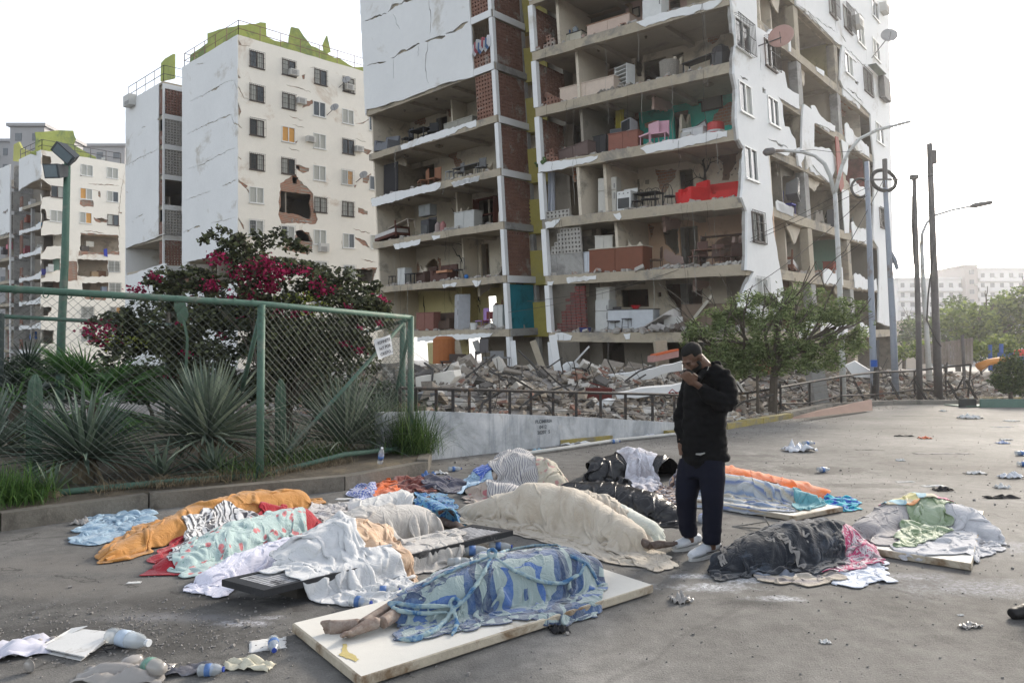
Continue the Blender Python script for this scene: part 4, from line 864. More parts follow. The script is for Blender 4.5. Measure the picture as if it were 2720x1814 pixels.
strip([Vector((3.3,14.35,0)),Vector((4.1,14.95,0))],.16,.10,KY,'kerb','short yellow kerb piece among litter left of the man','kerb')
strip([E_[4]+Vector((.05,-.2,0)),E_[5]+Vector((0,-.2,0))],.22,.13,KY,'kerb','yellow painted kerb running right from behind the standing man','kerb')
strip(E_[5:],.3,.15,KC,'kerb','bare grey kerb below the lamp posts at the right','kerb',step=1.3)
# rubble terrace: a mounded sheet and thousands of broken pieces
def edge_y(x):
    for a,b in zip(E_[:-1],E_[1:]):
        if a.x<=x<=b.x:t=(x-a.x)/(b.x-a.x);return a.y+(b.y-a.y)*t
    return 17.0 if x<-2.6 else(10.3+6.7*(-1.95-x)/.65 if x<0 else 26)
def edge_h(x):
    for(a,ha),(b,hb) in zip(zip(E_[:-1],WH[:-1]),zip(E_[1:],WH[1:])):
        if a.x<=x<=b.x:t=(x-a.x)/(b.x-a.x);return ha+(hb-ha)*t
    return.35 if x<0 else.13
def mound(x,y):
    ey=edge_y(x)+.3;t=max(0,min(1,(y-ey)/9.0));eh=edge_h(x)
    pk=1.15 if x<13 else 1.15-.35*min(1,(x-13)/8)
    n=noise.noise(Vector((x*.35,y*.35,0)))*.5+noise.noise(Vector((x*1.1,y*1.1,5)))*.22
    back=max(0,min(1,(y-edge_y(x)-20)/12))
    return(eh-.12)*(1-t)+pk*(t**1.1)*(1-back*.6)+n*min(1,t*2.5+.12)*.75
mb=MB();nx,ny=110,60
for j in range(ny+1):
    for i in range(nx+1):
        x=-14+44*i/nx;y0=edge_y(x)+.12;y=y0+(26*(j/ny)**1.6)
        mb.v.append((x,y,mound(x,y)-.05 if j else-.3+edge_h(x)*.5))
mb.f=[(j*(nx+1)+i,j*(nx+1)+i+1,(j+1)*(nx+1)+i+1,(j+1)*(nx+1)+i) for j in range(ny) for i in range(nx)]
tag(raw('terrain',mb,mat('rubble_soil',(.26,.24,.22),.95,.3,2,(.16,.14,.12),.4,.8,12),True),kind='structure')
RUBM=[mat('rubble_grey',(.27,.235,.195),.95,.3,2.5,bump=.4),mat('rubble_white',(.50,.47,.42),.9,.15,2.5,bump=.3),mat('rubble_clay',(.25,.14,.105),.95,.3,2.5,bump=.4),mat('rubble_dark',(.12,.11,.10),.95,.3,2.5,bump=.4),mat('rubble_tan',(.33,.275,.21),.95,.2,2,bump=.4)]
RB_=[MB() for _ in RUBM]
for i in range(17000):
    x=rnd.uniform(-9,24);u=rnd.random();y=edge_y(x)+.35+(u**1.25)*(15 if x<15 else 11)
    if x>18 and rnd.random()<.35:continue
    big=rnd.random();s=rnd.uniform(.04,.12) if big<.86 else rnd.uniform(.12,.32) if big<.987 else rnd.uniform(.32,.6)
    s=min(s,.13+.055*(y-edge_y(x)))
    k=rnd.choices(range(5),(.46,.20,.08,.11,.15))[0]
    RB_[k].chunk((x,y,mound(x,y)+s*.12),(s*rnd.uniform(.8,1.9),s*rnd.uniform(.6,1.2),s*rnd.uniform(.15,.6)),rotm(rnd,.55),.2)
for k,b_ in enumerate(RB_):tag(obj('rubble',b_,RUBM[k]),kind='stuff')
# twisted reinforcing bars and sticks
mb=MB()
for i in range(260):
    x=rnd.uniform(-5,20);y=edge_y(x)+.5+rnd.random()*9;p=Vector((x,y,mound(x,y)));d=Vector((rnd.gauss(0,1),rnd.gauss(0,.6),abs(rnd.gauss(0,.5)))).normalized()*rnd.uniform(.3,1.5)
    m_=p+d*.5+Vector((rnd.gauss(0,.1),0,rnd.gauss(0,.08)));mb.tube([p,m_,p+d],rnd.choice((.008,.012,.03)),4)
tag(obj('bent_bars',mb,IRN),kind='stuff')
# ---- railing on the wall
RAILM=mat('rail_dark',(.045,.04,.037),.6,.3,6,(.13,.08,.05),.3,.2,30)
rl=thing('railing','dark iron railing along the top of the whitewashed wall','railing',(1.5,13.4,.5))
def along(px):
    for(a,ha),(b,hb) in zip(zip(E_[:-1],WH[:-1]),zip(E_[1:],WH[1:])):
        for i in range(60):
            t=i/60;p=a.lerp(b,t)
            if 1360+FPX*p.x/(CT*p.y)>=px:return p+Vector((-.06,.12,ha+(hb-ha)*t))
    return E_[4]
pts=[]
for px in(1070,1111,1162,1208,1255,1309,1360,1416,1474,1538,1603,1669,1739,1800,1850):
    p=along(px);zt=1.6+(955-1036-(px-1100)*.023)/FPX*p.y+.03;pts.append(Vector((p.x,p.y,zt)))
    obj('post',MB().box((p.x,p.y,(p.z-.03+zt)/2),(.05,.05,zt-p.z+.03)),RAILM,rl)
obj('top_rail',MB().tube(pts,.028,6),RAILM,rl)
for f_ in(.3,.55,.8):
    obj('wire_rail',MB().tube([Vector((p.x,p.y,p.z-(p.z-along(1360+FPX*p.x/p.y).z)*f_)) for p in pts],.008,4),RAILM,rl)
rl=thing('railing','bent dark railing leaning between the lamp posts at the right','railing',(10,21,0))
tp=[]
for px,yt,yb,lean in((1925,1048,1100,0),(1987,1044,1098,0),(2067,1029,1106,0),(2151,1015,1092,0),(2235,1000,1082,0),(2325,989,1072,0),(2430,985,1066,0),(2513,975,1062,0),(2570,968,1058,.15)):
    b_=G(px,max(yb,1066));b_=Vector((b_.x,b_.y,-.02)) if px>2200 else Vector((G(px,1098+(2000-px)*.02 if px<2100 else 1090).x,G(px,1098 if px<2100 else 1090).y,-.02))
    zt=1.6+(955-yt)/FPX*b_.y;t=Vector((b_.x+lean,b_.y,zt));tp.append(t)
    obj('post',MB().tube([b_,t],.035,4),RAILM,rl)
obj('top_rail',MB().tube(tp,.04,6),RAILM,rl)
obj('lower_rail',MB().tube([Vector((p.x,p.y,p.z*.38-.1*(i%2))) for i,p in enumerate(tp)],.03,6),RAILM,rl)
for f_ in(.2,.6,.8):obj('wire_rail',MB().tube([Vector((p.x+rnd.uniform(-.1,.1),p.y,p.z*f_)) for p in tp],.008,4),RAILM,rl)
for px in(2180,2290,2385,2455,2540,2590):
    b_=G(px,1072);obj('leaning_stay',MB().tube([b_+Vector((.15,0,0)),b_+Vector((-.25,.1,.85))],.045,4),RAILM,rl)
# ---- poles
PW=mat('pole_white',(.50,.50,.48),.7,.15,1.5,(.25,.2,.16),.35,.2,30);PB=mat('pole_bluegrey',(.28,.31,.36),.6,.1,1,(.2,.17,.15),.3,.2,20)
PD=mat('pole_dark',(.12,.11,.105),.7,.25,1,(.2,.18,.16),.4,.3,20);PR=mat('pole_lowblack',(.05,.045,.04),.7,.3,3)
def pp(px,py,d):return P(px,py,d)
def pole(name,label,cat,pts,d,r,m,parts=()):
    b_=G(pts[0][0],pts[0][1]);dd=b_.y;t_=thing(name,label,cat,b_);path=[b_-Vector((0,0,.05))]+[P(x,y,dd) for x,y in pts[1:]]
    n=len(path);obj('pole',MB().tube(path,[r*(1-.35*i/max(1,n-1)) for i in range(n)],10),m,t_,True);return t_,dd
t_,dd=pole('street_lamp','tall white street lamp forking into two arms above the small tree','street lamp',[(2240,1076),(2236,900),(2228,700),(2218,512)],0,.11,PW)
arm1=[(2218,515),(2226,480),(2237,440),(2255,402),(2285,368),(2330,346),(2376,334),(2418,323)];arm2=[(2216,515),(2206,470),(2190,436),(2165,415),(2132,405),(2090,401),(2055,401)]
for A in(arm1,arm2):obj('arm',MB().tube([P(x,y,dd) for x,y in A],[.07]*3+[.055]*(len(A)-3),8),PW,t_,True)
a=P(2060,401,dd);b=P(2027,406,dd);obj('lamp_head',MB().tube([a,a.lerp(b,.2),a.lerp(b,.8),b],[.06,.13,.14,.05],8),PD,t_,True)
c=P(2130,401,dd);obj('stray_wires',MB().tube([P(2120,402,dd),P(2160,398,dd-.3),P(2215,405,dd-.3),P(2290,402,dd)],.01,4),IRN,t_)
t_,dd=pole('utility_pole','smooth blue-grey pole with a bright blue band near its dark foot','pole',[(2323,1068),(2318,900),(2310,650),(2302,430)],0,.13,PB)
obj('blue_band',MB().tube([P(2321,974,dd-.005),P(2320.5,956,dd-.005)],.128,12),mat('band_blue',(.03,.10,.38),.6,.2,5),t_)
obj('dark_foot',MB().tube([G(2323,1068),P(2321.5,975,dd)],[.138,.128],12),PR,t_)
t_,dd=pole('utility_pole','weathered pole carrying a wheel-shaped coil of cable beside the tower edge','pole',[(2380,1066),(2372,860),(2362,680),(2351,480)],0,.13,PB)
cc=P(2351,478,dd);ring=[cc+Vector((math.cos(u)*.46,.1+math.sin(u)*.14,math.sin(u)*.44)) for u in[i*math.pi/12 for i in range(25)]]
obj('cable_coil',MB().tube(ring,.075,6,False),IRN,t_,True);obj('crossarm',MB().tube([cc-Vector((.8,0,0)),cc+Vector((.75,0,.02))],.04,4).tube([cc-Vector((0,0,.3)),cc+Vector((0,0,.8))],.09,6),PD,t_)
ring=[P(2288,498,dd)+Vector((math.cos(u)*.33,.1,math.sin(u)*.36)) for u in[i*math.pi/12 for i in range(25)]]
obj('cable_coil',MB().tube(ring,.05,6,False),IRN,t_,True)
o_=obj('arm',MB().tube([P(2368,670,dd),P(2376,690,dd),P(2384,716,dd)],[.05,.09,.07],6),PB,t_)
t_,dd=pole('utility_pole','slender dark grey pole left of the tallest pole at the right','pole',[(2443,1070),(2440,880),(2433,640),(2428,470)],0,.11,PD)
obj('cap',MB().tube([P(2428,476,dd),P(2428,466,dd)],.16,8),PD,t_);obj('side_rod',MB().tube([P(2428,700,dd),P(2423,600,dd),P(2424,520,dd)],.03,5),PD,t_)
t_,dd=pole('utility_pole','tallest weathered grey pole at the right, topped by a small box','pole',[(2494,1068),(2486,860),(2478,640),(2469,382)],0,.15,PD)
obj('cable_box',MB().box(P(2477,418,dd),(.22,.2,.5)),PD,t_)
obj('hanging_wire',MB().tube([P(2482,650,dd-.2),P(2466,780,dd-.3),P(2462,850,dd-.25),P(2488,905,dd-.2),P(2500,920,dd-.2)],.03,5),IRN,t_,True)
b_=G(2472,1060);dd=30.0;t_=thing('street_lamp','white street lamp with one long curved arm reaching right','street lamp',P(2472,1062,dd))
t_.location.z=0
obj('pole',MB().tube([Vector((P(2472,1060,dd).x,dd,0)),P(2460,860,dd),P(2453,760,dd),P(2448,650,dd)],[.13,.1,.09,.08],8),PW,t_,True)
obj('arm',MB().tube([P(2448,650,dd),P(2450,620,dd),P(2462,592,dd),P(2485,572,dd),P(2530,558,dd),P(2575,549,dd)],[.08,.07,.06,.055,.05,.05],8),PW,t_,True)
obj('lamp_head',MB().tube([P(2575,549,dd),P(2590,546,dd),P(2634,538,dd)],[.05,.12,.09],6),PD,t_)
for px,yt,yb,lab in((2331,903,1068,'short dark steel post next to the blue-banded pole'),(2556,890,1058,'leaning dark steel post in front of the corrugated sheet')):
    b_=G(px+(8 if px>2500 else 0),yb);solo('steel_post',MB().tube([b_,P(px,yt,b_.y)],.06,4),PD,lab,'post')
# overhead cables
mb=MB()
def cable(p0,p1,sag=.4,r=.012,n=14):
    return[p0.lerp(p1,i/n)-Vector((0,0,sag*4*(i/n)*(1-i/n))) for i in range(n+1)],r
for i,(p0,p1,sg) in enumerate(((P(2300,476,25),P(1400,800,33),.9),(P(2300,500,25),P(1350,830,33),.7),(P(2302,520,25),P(1900,820,24),.3),(P(2351,478,25.6),P(2720,360,20),.4),(P(2351,470,25.6),P(2100,900,26),.2),(P(2300,640,25),P(2080,830,27),-.2))):
    q_,r=cable(p0,p1,sg);tag(obj('overhead_cable',MB().tube(q_,r,4),IRN),('thin cable strung from the poles across the left wing of the tower','thin cable crossing just below the first across the tower','slack cable dropping from the pole to the lower tower corner','cable running from the coil pole out over the road','steep cable down to the rubble beside the small tree','short cable looping beside the tower side wall')[i],'cable')
# ================================================================== PLANTER, FENCE, PLANTS
KB=[G(-420,1470),G(0,1412),G(395,1355),G(916,1303),G(1138,1258)]
strip(KB,.16,.17,mat('kerb_old',(.17,.155,.13),.95,.3,3,(.10,.09,.075),.45,.6,25),'kerb','long weathered concrete kerb edging the fenced planting bed','kerb',step=1.9,inset=.008)
strip([KB[-1]+Vector((.0,.02,0)),Vector((-1.27,10.9,0))],.16,.2,MATS['kerb_old'],'kerb','short end kerb of the planting bed beside the whitewashed wall','kerb',step=1.0,inset=.008)
soil=mat('bed_soil',(.10,.085,.065),.98,.35,3,(.16,.13,.09),.5,.9,12)
mb=MB();off=Vector((-.03,.12,0))
fr_=[p+off for p in KB]+[Vector((-1.3,10.8,0))];bk=[Vector((-16,20,0)),Vector((-12,20,0)),Vector((-9,20,0)),Vector((-5.5,20,0)),Vector((-3.2,17.5,0)),Vector((-1.95,10.8,0))]
for a,b in zip(fr_,bk):
    for t in(0,.02,.2,1):p=a.lerp(b,t);mb.v.append((p.x,p.y,.14+.05*(t>0)))
mb.f=[(i*4+j,(i+1)*4+j,(i+1)*4+j+1,i*4+j+1) for i in range(5) for j in range(3)]
tag(raw('ground_bed',mb,soil),kind='structure')
PG=mat('fence_green',(.075,.14,.105),.6,.2,2,(.16,.17,.14),.35,.25,25);WIRE=mat('fence_wire',(.07,.085,.075),.5,.2,5,bump=0,metal=.3)
fz=lambda x,y,z=.2:G(x,y,z)
FA=fz(80,1320);FB=fz(690,1265);FC=fz(1090,1200);F0=FA+(FA-FB)*1.1;FD=Vector((-4.3,18,.2));FE=Vector((-7.8,10.4,.2));TOP=2.26
fence=thing('chain_link_fence','green pipe and wire mesh fence enclosing the planting bed','fence',FB)
def at(p,z):return Vector((p.x,p.y,z))
def pipe(nm,pts,r,m=PG,n=8):return obj(nm,MB().tube(pts,r,n),m,fence,True)
pipe('top_rail',[at(F0,2.33),at(FA,2.31),at(FB,2.27),at(FC,2.24)],.038)
pipe('bottom_rail',[at(F0,.2),at(FA,.22),at(FA.lerp(FB,.6),.23),at(FB,.21)],.034);pipe('bottom_rail',[at(FB,.2),at(FB.lerp(FC,.5),.31),at(FC,.27)],.034)
for p in(FB,FC):pipe('post',[at(p,.1),at(p,2.26)],.048)
p=fz(1100,1200)+Vector((-.30,.75,0));pipe('post',[at(p,.1),at(p,2.2)],.05)
pipe('post',[at(F0,.1),at(F0,2.3)],.045)
for a in(FD,FE,FE.lerp(FD,.35),FE.lerp(FD,.7)):pipe('post',[at(a,0),at(a,2.3)],.05,mat('post_dark',(.04,.055,.05),.7,.2))
pipe('top_rail',[at(FC,2.22),at(FC.lerp(FD,.5),2.2),at(FD,2.24)],.032);pipe('top_rail',[at(FE,2.26),at(FD,2.24)],.032)
pipe('brace',[at(FB,2.2),at(FB,2.2)+Vector((-.52,.75,-1.0))],.028);pipe('brace',[at(FC.lerp(FB,.06),2.15),at(FC.lerp(FB,.9)+Vector((0,.3,0)),.42)],.028)
pipe('brace',[at(FC,2.15),at(FC.lerp(FD,.13),1.2),at(FC.lerp(FD,.2),.3)],.03)
def mesh_panel(a,b,z0,z1,cell=.09,r=.0021):
    L=(at(b,0)-at(a,0)).length;d=(at(b,0)-at(a,0))/L;n=Vector((-d.y,d.x,0));mb=MB();h=z1-z0
    for sg in(1,-1):
        k=int((L+h)/cell)+1
        for i in range(k):
            s0=i*cell-(h if sg>0 else 0);A=(s0,z0) if sg>0 else(s0,z0);B=(s0+h,z1) if sg>0 else(s0-h,z1)
            t0,t1=0.0,1.0;dx=B[0]-A[0]
            for lim in(0,L):
                t=(lim-A[0])/dx
                if(dx>0)==(lim==0):t0=max(t0,t)
                else:t1=min(t1,t)
            if t1-t0<.02:continue
            m=max(2,int((t1-t0)*h/.22));pts=[]
            for j in range(m+1):
                t=t0+(t1-t0)*j/m;s_=A[0]+dx*t;z=A[1]+(B[1]-A[1])*t
                w_=.035*noise.noise(Vector((s_*.9,z*.9,a.x)))
                pts.append(at(a,z)+d*(s_+.012*math.sin(j*2.1+i))+n*(w_+.003*sg-.045))
            mb.tube(pts,r,3,False)
    return mb
obj('wire_mesh',mesh_panel(F0,FA,.24,2.28),WIRE,fence);obj('wire_mesh',mesh_panel(FA,FB,.24,2.26),WIRE,fence);obj('wire_mesh',mesh_panel(FB,FC,.26,2.22),WIRE,fence)
obj('wire_mesh',mesh_panel(FC,FC.lerp(FD,.35),.24,2.2),WIRE,fence)
mb=MB()
for a,b,n in((F0,FA,8),(FA,FB,11),(FB,FC,9)):
    for i in range(n):
        p=at(a.lerp(b,(i+.5)/n),0);z=2.31-(0.03 if a is FA else.06 if a is FB else 0)
        mb.tube([p+Vector((math.cos(u)*.006,math.sin(u)*.043-.0,z+math.cos(u)*.043)) for u in[k*math.pi/5 for k in range(11)]],.006,4,False)
obj('wire_ties',mb,PG,fence)
# paper notice
d=at(FC-FB,0).normalized();c0=P(1020,922,FB.lerp(FC,.87).y-.32);dn=Vector((d.x,d.y,.28)).normalized();up=Vector((-.28*d.x,-.28*d.y,1)).normalized();nn=dn.cross(up)
pw,ph=.155,.145
sg=thing('paper_notice','white handwritten paper notice tied to the corner of the wire fence','notice',c0-Vector((0,0,.2)))
mb=MB();N_=6
for j in range(N_+1):
    for i in range(N_+1):u,v_=i/N_*2-1,j/N_*2-1;mb.v.append(tuple(c0+dn*pw*u+up*ph*v_+nn*(.012*math.sin(u*2+v_)+.01*u*v_)))
mb.f=[(j*(N_+1)+i,j*(N_+1)+i+1,(j+1)*(N_+1)+i+1,(j+1)*(N_+1)+i) for j in range(N_) for i in range(N_)]
pp_=obj('paper',mb,mat('paper_white',(.62,.63,.64),.8,.04,3,bump=.05),sg);sgn=1 if nn.y<0 else-1
for k,(s_,dx) in enumerate((('REFINETE',0),('haY POR',.0),('CRISTO...',.01))):
    text('writing',s_,c0+up*(.085-k*.085)+dn*dx+nn*sgn*.024,dn if sgn>0 else dn,up,.062,INK,sg,.001,.0006)
# ---- foliage helpers
def leafmat(name,c,c2,tr=.25,rough=.55):
    q=NB(name);g=q.n('ShaderNodeNewGeometry');r=g.outputs['Random Per Island']
    col=q.ramp(r,[(0.0,sc_(c,.55)),(.45,c),(.85,c2),(1.0,sc_(c2,1.35))]);q.base(col)
    t=q.n('ShaderNodeBsdfTranslucent');q.l(col,t.inputs[0]);m=q.n('ShaderNodeMixShader');m.inputs[0].default_value=tr
    q.l(q.b.outputs[0],m.inputs[1]);q.l(t.outputs[0],m.inputs[2]);q.l(m.outputs[0],q.out.inputs[0]);return q.fin(rough,.3)
RN=np.random.default_rng(11)
def leaf_obj(name,C,size,m,parent,elong=1.6,jit=.35,droop=0.0,sizes=None):
    """C: (N,3) centres -> one bent leaf (2 quads) each"""
    N=len(C);a=RN.normal(size=(N,3));a[:,2]=a[:,2]*.6-droop;a/=np.linalg.norm(a,axis=1)[:,None]
    b=RN.normal(size=(N,3));b-=(b*a).sum(1)[:,None]*a;b/=np.linalg.norm(b,axis=1)[:,None];n=np.cross(a,b)
    s=(size*RN.uniform(1-jit,1+jit,N))[:,None];L=s*elong
    V=np.stack([C-a*L*.5,C-b*s*.42-n*s*.12,C+a*L*.5,C+b*s*.42-n*s*.12,C+n*s*.08],1)-np.array(world_loc(parent))
    me=bpy.data.meshes.new(name);V=V.reshape(-1,3);me.vertices.add(len(V));me.vertices.foreach_set('co',V.ravel())
    base=np.arange(N)[:,None]*5;F=np.concatenate([base+np.array([0,1,4]),base+np.array([1,2,4]),base+np.array([2,3,4]),base+np.array([3,0,4])],1).reshape(-1)
    nf=N*4;me.loops.add(nf*3);me.loops.foreach_set('vertex_index',F);me.polygons.add(nf);me.polygons.foreach_set('loop_start',np.arange(nf)*3);me.polygons.foreach_set('loop_total',np.full(nf,3))
    me.materials.append(m);me.update(calc_edges=True)
    o=bpy.data.objects.new(name,me);COL.objects.link(o);o.parent=parent;return o
def blade(mb,p0,d,L,w_,bend,R,seg=6,fold=.35):
    """stiff pointed leaf from p0 in direction d"""
    d=d.normalized();sd_=d.cross(Vector((0,0,1)));sd_=sd_.normalized() if sd_.length>.05 else Vector((1,0,0));o=len(mb.v);p=Vector(p0)
    for i in range(seg+1):
        t=i/seg;wd=w_*(.55+.9*t if t<.35 else(1-t)**.75*1.35*.87);up=sd_.cross(d)
        mb.v+=[tuple(p-sd_*wd*.5+up*wd*fold),tuple(p),tuple(p+sd_*wd*.5+up*wd*fold)]
        p=p+d*(L/seg);d=(d+Vector((0,0,-bend/seg))).normalized()
    for i in range(seg):
        for j in(0,1):mb.f.append((o+i*3+j,o+i*3+j+1,o+(i+1)*3+j+1,o+(i+1)*3+j))
AGM=leafmat('agave_leaf',(.15,.20,.15),(.27,.31,.23),.08,.5);AGD=leafmat('agave_dark',(.08,.12,.09),(.16,.21,.15),.08,.5);AGB=leafmat('dry_leaf',(.14,.11,.07),(.22,.18,.12),.08,.8)
PALM=leafmat('palm_leaf',(.07,.17,.045),(.14,.27,.08),.25);GRS=leafmat('grass_leaf',(.05,.10,.03),(.13,.20,.06),.25)
def rosette(label,c,n,L,w_,elmin,elmax,m,bend=.35,trunk=.25,seed=0,cat='agave',name='agave_plant',dry=0):
    R=random.Random(seed);c=Vector(c);t_=thing(name,label,cat,c);mb=MB();g=2.399963
    for i in range(n):
        u=i/n;el=elmin+(elmax-elmin)*(u**.9)+R.uniform(-.08,.08);az=i*g+R.uniform(-.2,.2)
        d=Vector((math.cos(az)*math.cos(el),math.sin(az)*math.cos(el),math.sin(el)));l=L*R.uniform(.8,1.1)*(1-.12*u)
        blade(mb,c+Vector((0,0,trunk))+d*.06,d,l,w_*R.uniform(.8,1.15),bend*R.uniform(.3,1.3)*(1-u*.7),R)
    obj('leaves',mb,m,t_,True)
    obj('stem',MB().tube([c-Vector((0,0,.08)),c+Vector((0,0,trunk*.6)),c+Vector((0,0,trunk+.06))],[.10,.12,.05],8),AGB,t_)
    if dry:
        mb=MB()
        for i in range(dry):
            az=R.uniform(0,6.28);d=Vector((math.cos(az),math.sin(az),R.uniform(-.4,.05)));blade(mb,c+Vector((0,0,trunk)),d,L*R.uniform(.5,.8),w_*.8,.8,R)
        obj('dry_leaves',mb,AGB,t_,True)
    return t_
def bed(px,py,d):v_=P(px,py,d);return Vector((v_.x,v_.y,.17))
rosette('largest spiky agave with long pale green leaves, directly behind the mesh',bed(552,1100,8.9),190,1.12,.075,-.12,1.35,AGM,.22,.42,1,dry=34)
rosette('spreading agave with narrow dark leaves near the left of the bed',bed(225,1100,7.9),150,.98,.06,-.1,1.2,AGD,.35,.3,2,dry=26)
rosette('slender blue-grey agave tuft behind the grass at the fence corner',bed(920,1100,10.4),190,1.25,.05,.1,1.4,AGM,.45,.15,3)
rosette('second slender agave tuft left of the corner grass',bed(1010,1100,10.9),130,.95,.045,.2,1.4,AGM,.5,.1,4)
rosette('small low agave with broad grey blades left of the big agave base',bed(430,1200,8.0),20,.5,.07,.15,1.2,AGD,.15,.05,5)
rosette('small low agave with broad grey blades below the big agave',bed(565,1200,8.35),24,.5,.07,.1,1.25,AGD,.15,.05,6)
rosette('tiny agave with upright blades near the bottom rail at the left',bed(140,1200,7.1),9,.34,.05,.7,1.4,AGM,.1,.03,7)
rosette('agave with pale blades cut by the left edge of the photo',bed(-30,1100,8.2),70,1.0,.06,.0,1.3,AGM,.3,.3,8)
rosette('thin-leaved agave between the green post and the corner tufts',bed(760,1150,9.3),50,.7,.03,.3,1.4,AGM,.6,.05,9)
def grass(label,pts,n,L,seed=0,m=GRS,spread=.3,w_=.012):
    R=random.Random(seed);t_=thing('grass_clump',label,'grass',pts[0]);mb=MB()
    for i in range(n):
        p=Vector(R.choice(pts))+Vector((R.gauss(0,spread),R.gauss(0,spread),0));az=R.uniform(0,6.28);el=R.uniform(.7,1.5);d=Vector((math.cos(az)*math.cos(el),math.sin(az)*math.cos(el),math.sin(el)))
        blade(mb,p,d,L*R.uniform(.5,1.2),w_,R.uniform(.5,2.2),R,5,.1)
    obj('blades',mb,m,t_);return t_
grass('big bushy green grass clump spilling over the fence corner',[bed(1085,1200,10.4),bed(1110,1200,10.35),bed(1060,1200,10.6),bed(1030,1200,10.7)],1500,.85,1,spread=.13)
DRY=leafmat('dry_grass',(.15,.12,.08),(.24,.19,.12),.1,.9)
grass('dry brown grass matted along the bottom rail near the green post',[FA.lerp(FB,t) for t in(.3,.5,.6,.7,.8,.9)]+[FB.lerp(FC,t) for t in(.05,.15,.3,.45)],2600,.13,2,DRY,.12,.006)
grass('green weeds low between the agaves and the bottom rail',[bed(640,1250,8.3),bed(840,1230,9.6),bed(760,1240,9),bed(880,1220,9.9)],700,.38,3,spread=.16)
grass('feathery green weeds at the very left end of the bed',[bed(20,1300,6.9),bed(70,1300,6.9),bed(-40,1300,6.7)],900,.42,4,leafmat('weed',(.06,.13,.03),(.12,.21,.05),.2),.13)
# fan palms
def fan_palm(label,c,hgt,nf,L,seed,m=PALM):
    R=random.Random(seed);c=Vector(c);t_=thing('fan_palm',label,'palm',c);mb=MB();st=MB();top=c+Vector((0,0,hgt))
    for i in range(nf):
        az=i*2.4+R.uniform(-.3,.3);el=R.uniform(-.55,1.05);d=Vector((math.cos(az)*math.cos(el),math.sin(az)*math.cos(el),math.sin(el)));e=top+d*L*.55
        st.tube([top,top+d*L*.3,e],.012,4);s_=d.cross(Vector((0,0,1))).normalized()
        for j in range(22):
            a=(j/21-.5)*2.5;dd=(d*math.cos(a)+s_*math.sin(a)).normalized()
            blade(mb,e,dd,L*.62*R.uniform(.85,1.1)*(1-.15*abs(a)),.03,R.uniform(.2,.9),R,5,.2)
    obj('fronds',mb,m,t_);obj('stalks',st,PALM,t_);obj('trunk',MB().tube([c-Vector((0,0,.1)),c+Vector((.03,0,hgt*.5)),top],[.11,.10,.09],9),mat('palm_trunk',(.07,.055,.04),.95,.3,9,bump=.7),t_,True);return t_
fan_palm('dark green fan palm rising behind the agaves at the left',bed(250,1100,9.6),.82,30,1.0,3)
fan_palm('ragged palm with drooping dark fronds at the left edge',bed(40,1100,10.3),.8,24,1.1,5,leafmat('palm_dark',(.03,.05,.035),(.07,.09,.06),.15))
CAC=mat('cactus_skin',(.075,.125,.085),.7,.2,3,bump=.3)
def cactus(label,c,h,r):
    t_=MB();n=16;c=Vector(c)
    o=0;rings=[(0,.9),(.15,1),(.5,1.02),(.8,1),(.93,.8),(1,.25)]
    for z,k in rings:
        for j in range(n):a=2*math.pi*j/n;rr=r*k*(1.0 if j%2 else.72);t_.v.append((c.x+math.cos(a)*rr,c.y+math.sin(a)*rr,c.z+h*z))
    for i in range(len(rings)-1):
        for j in range(n):t_.f.append((i*n+j,i*n+(j+1)%n,(i+1)*n+(j+1)%n,(i+1)*n+j))
    t_.f.append(tuple((len(rings)-1)*n+j for j in range(n)));solo('column_cactus',t_,CAC,label,'cactus')
cactus('ribbed column cactus standing behind the left agave',bed(92,1100,8.4),1.25,.085);cactus('ribbed column cactus right of the green middle post',bed(745,1100,9.9),1.15,.075)
cactus('shorter column cactus beside the bougainvillea stems',bed(705,1100,10.2),.55,.06)
t_=thing('prickly_pear','pale prickly pear pads showing above the fence inside the dark shrub','cactus',bed(485,1000,9.9))
for px,py in((485,835),(478,812)):
    c=P(px,py,9.9);obj('pad',MB().rev([(.01,-.13),(.07,-.09),(.09,0),(.07,.09),(.01,.13)],12,Matrix.Diagonal((1,.25,1)),c),CAC,t_,True)
obj('stem',MB().tube([bed(485,1000,9.9),P(498,900,9.9),P(485,835,9.9)],[.03,.02,.02],8),CAC,t_,True)
# ---- bougainvillea
BL=leafmat('bougainvillea_leaf',(.055,.062,.036),(.13,.145,.07),.3,.6);BF=leafmat('bougainvillea_flower',(.26,.014,.06),(.42,.03,.11),.3,.7);BARK=mat('bark',(.09,.075,.06),.95,.3,6,bump=.6)
def wood(mb,p,d,L,r,depth,R,tips,spread=.5,up=.12):
    pts=[Vector(p)];d=Vector(d).normalized()
    for i in range(4):pts.append(pts[-1]+d*L/4);d=(d+Vector((R.gauss(0,.13),R.gauss(0,.13),R.gauss(0,.08)+up*.3))).normalized()
    mb.tube(pts,[r*(1-.13*i) for i in range(5)],6 if depth>1 else 4,False)
    if depth==0:tips.append(pts[-1]);return
    for k in range(R.choice((2,3,3))):
        nd=(d+Vector((R.gauss(0,spread),R.gauss(0,spread),R.gauss(up,spread*.5)))).normalized();wood(mb,pts[R.choice((2,3,4))],nd,L*R.uniform(.6,.85),r*.55,depth-1,R,tips,spread,up)
bc=Vector((P(720,1000,11.2).x,11.2,.15));t_=thing('bougainvillea','big dark bougainvillea shrub with magenta flowers behind the fence','shrub',bc)
R=random.Random(5);mb=MB();tips=[]
for i in range(7):wood(mb,bc+Vector((.35+R.gauss(0,.15),R.gauss(0,.15),0)),Vector((R.gauss(0,.7),R.gauss(0,.4),1)),1.15,.045,3,R,tips,.5,.2)
obj('trunk',mb,BARK,t_)
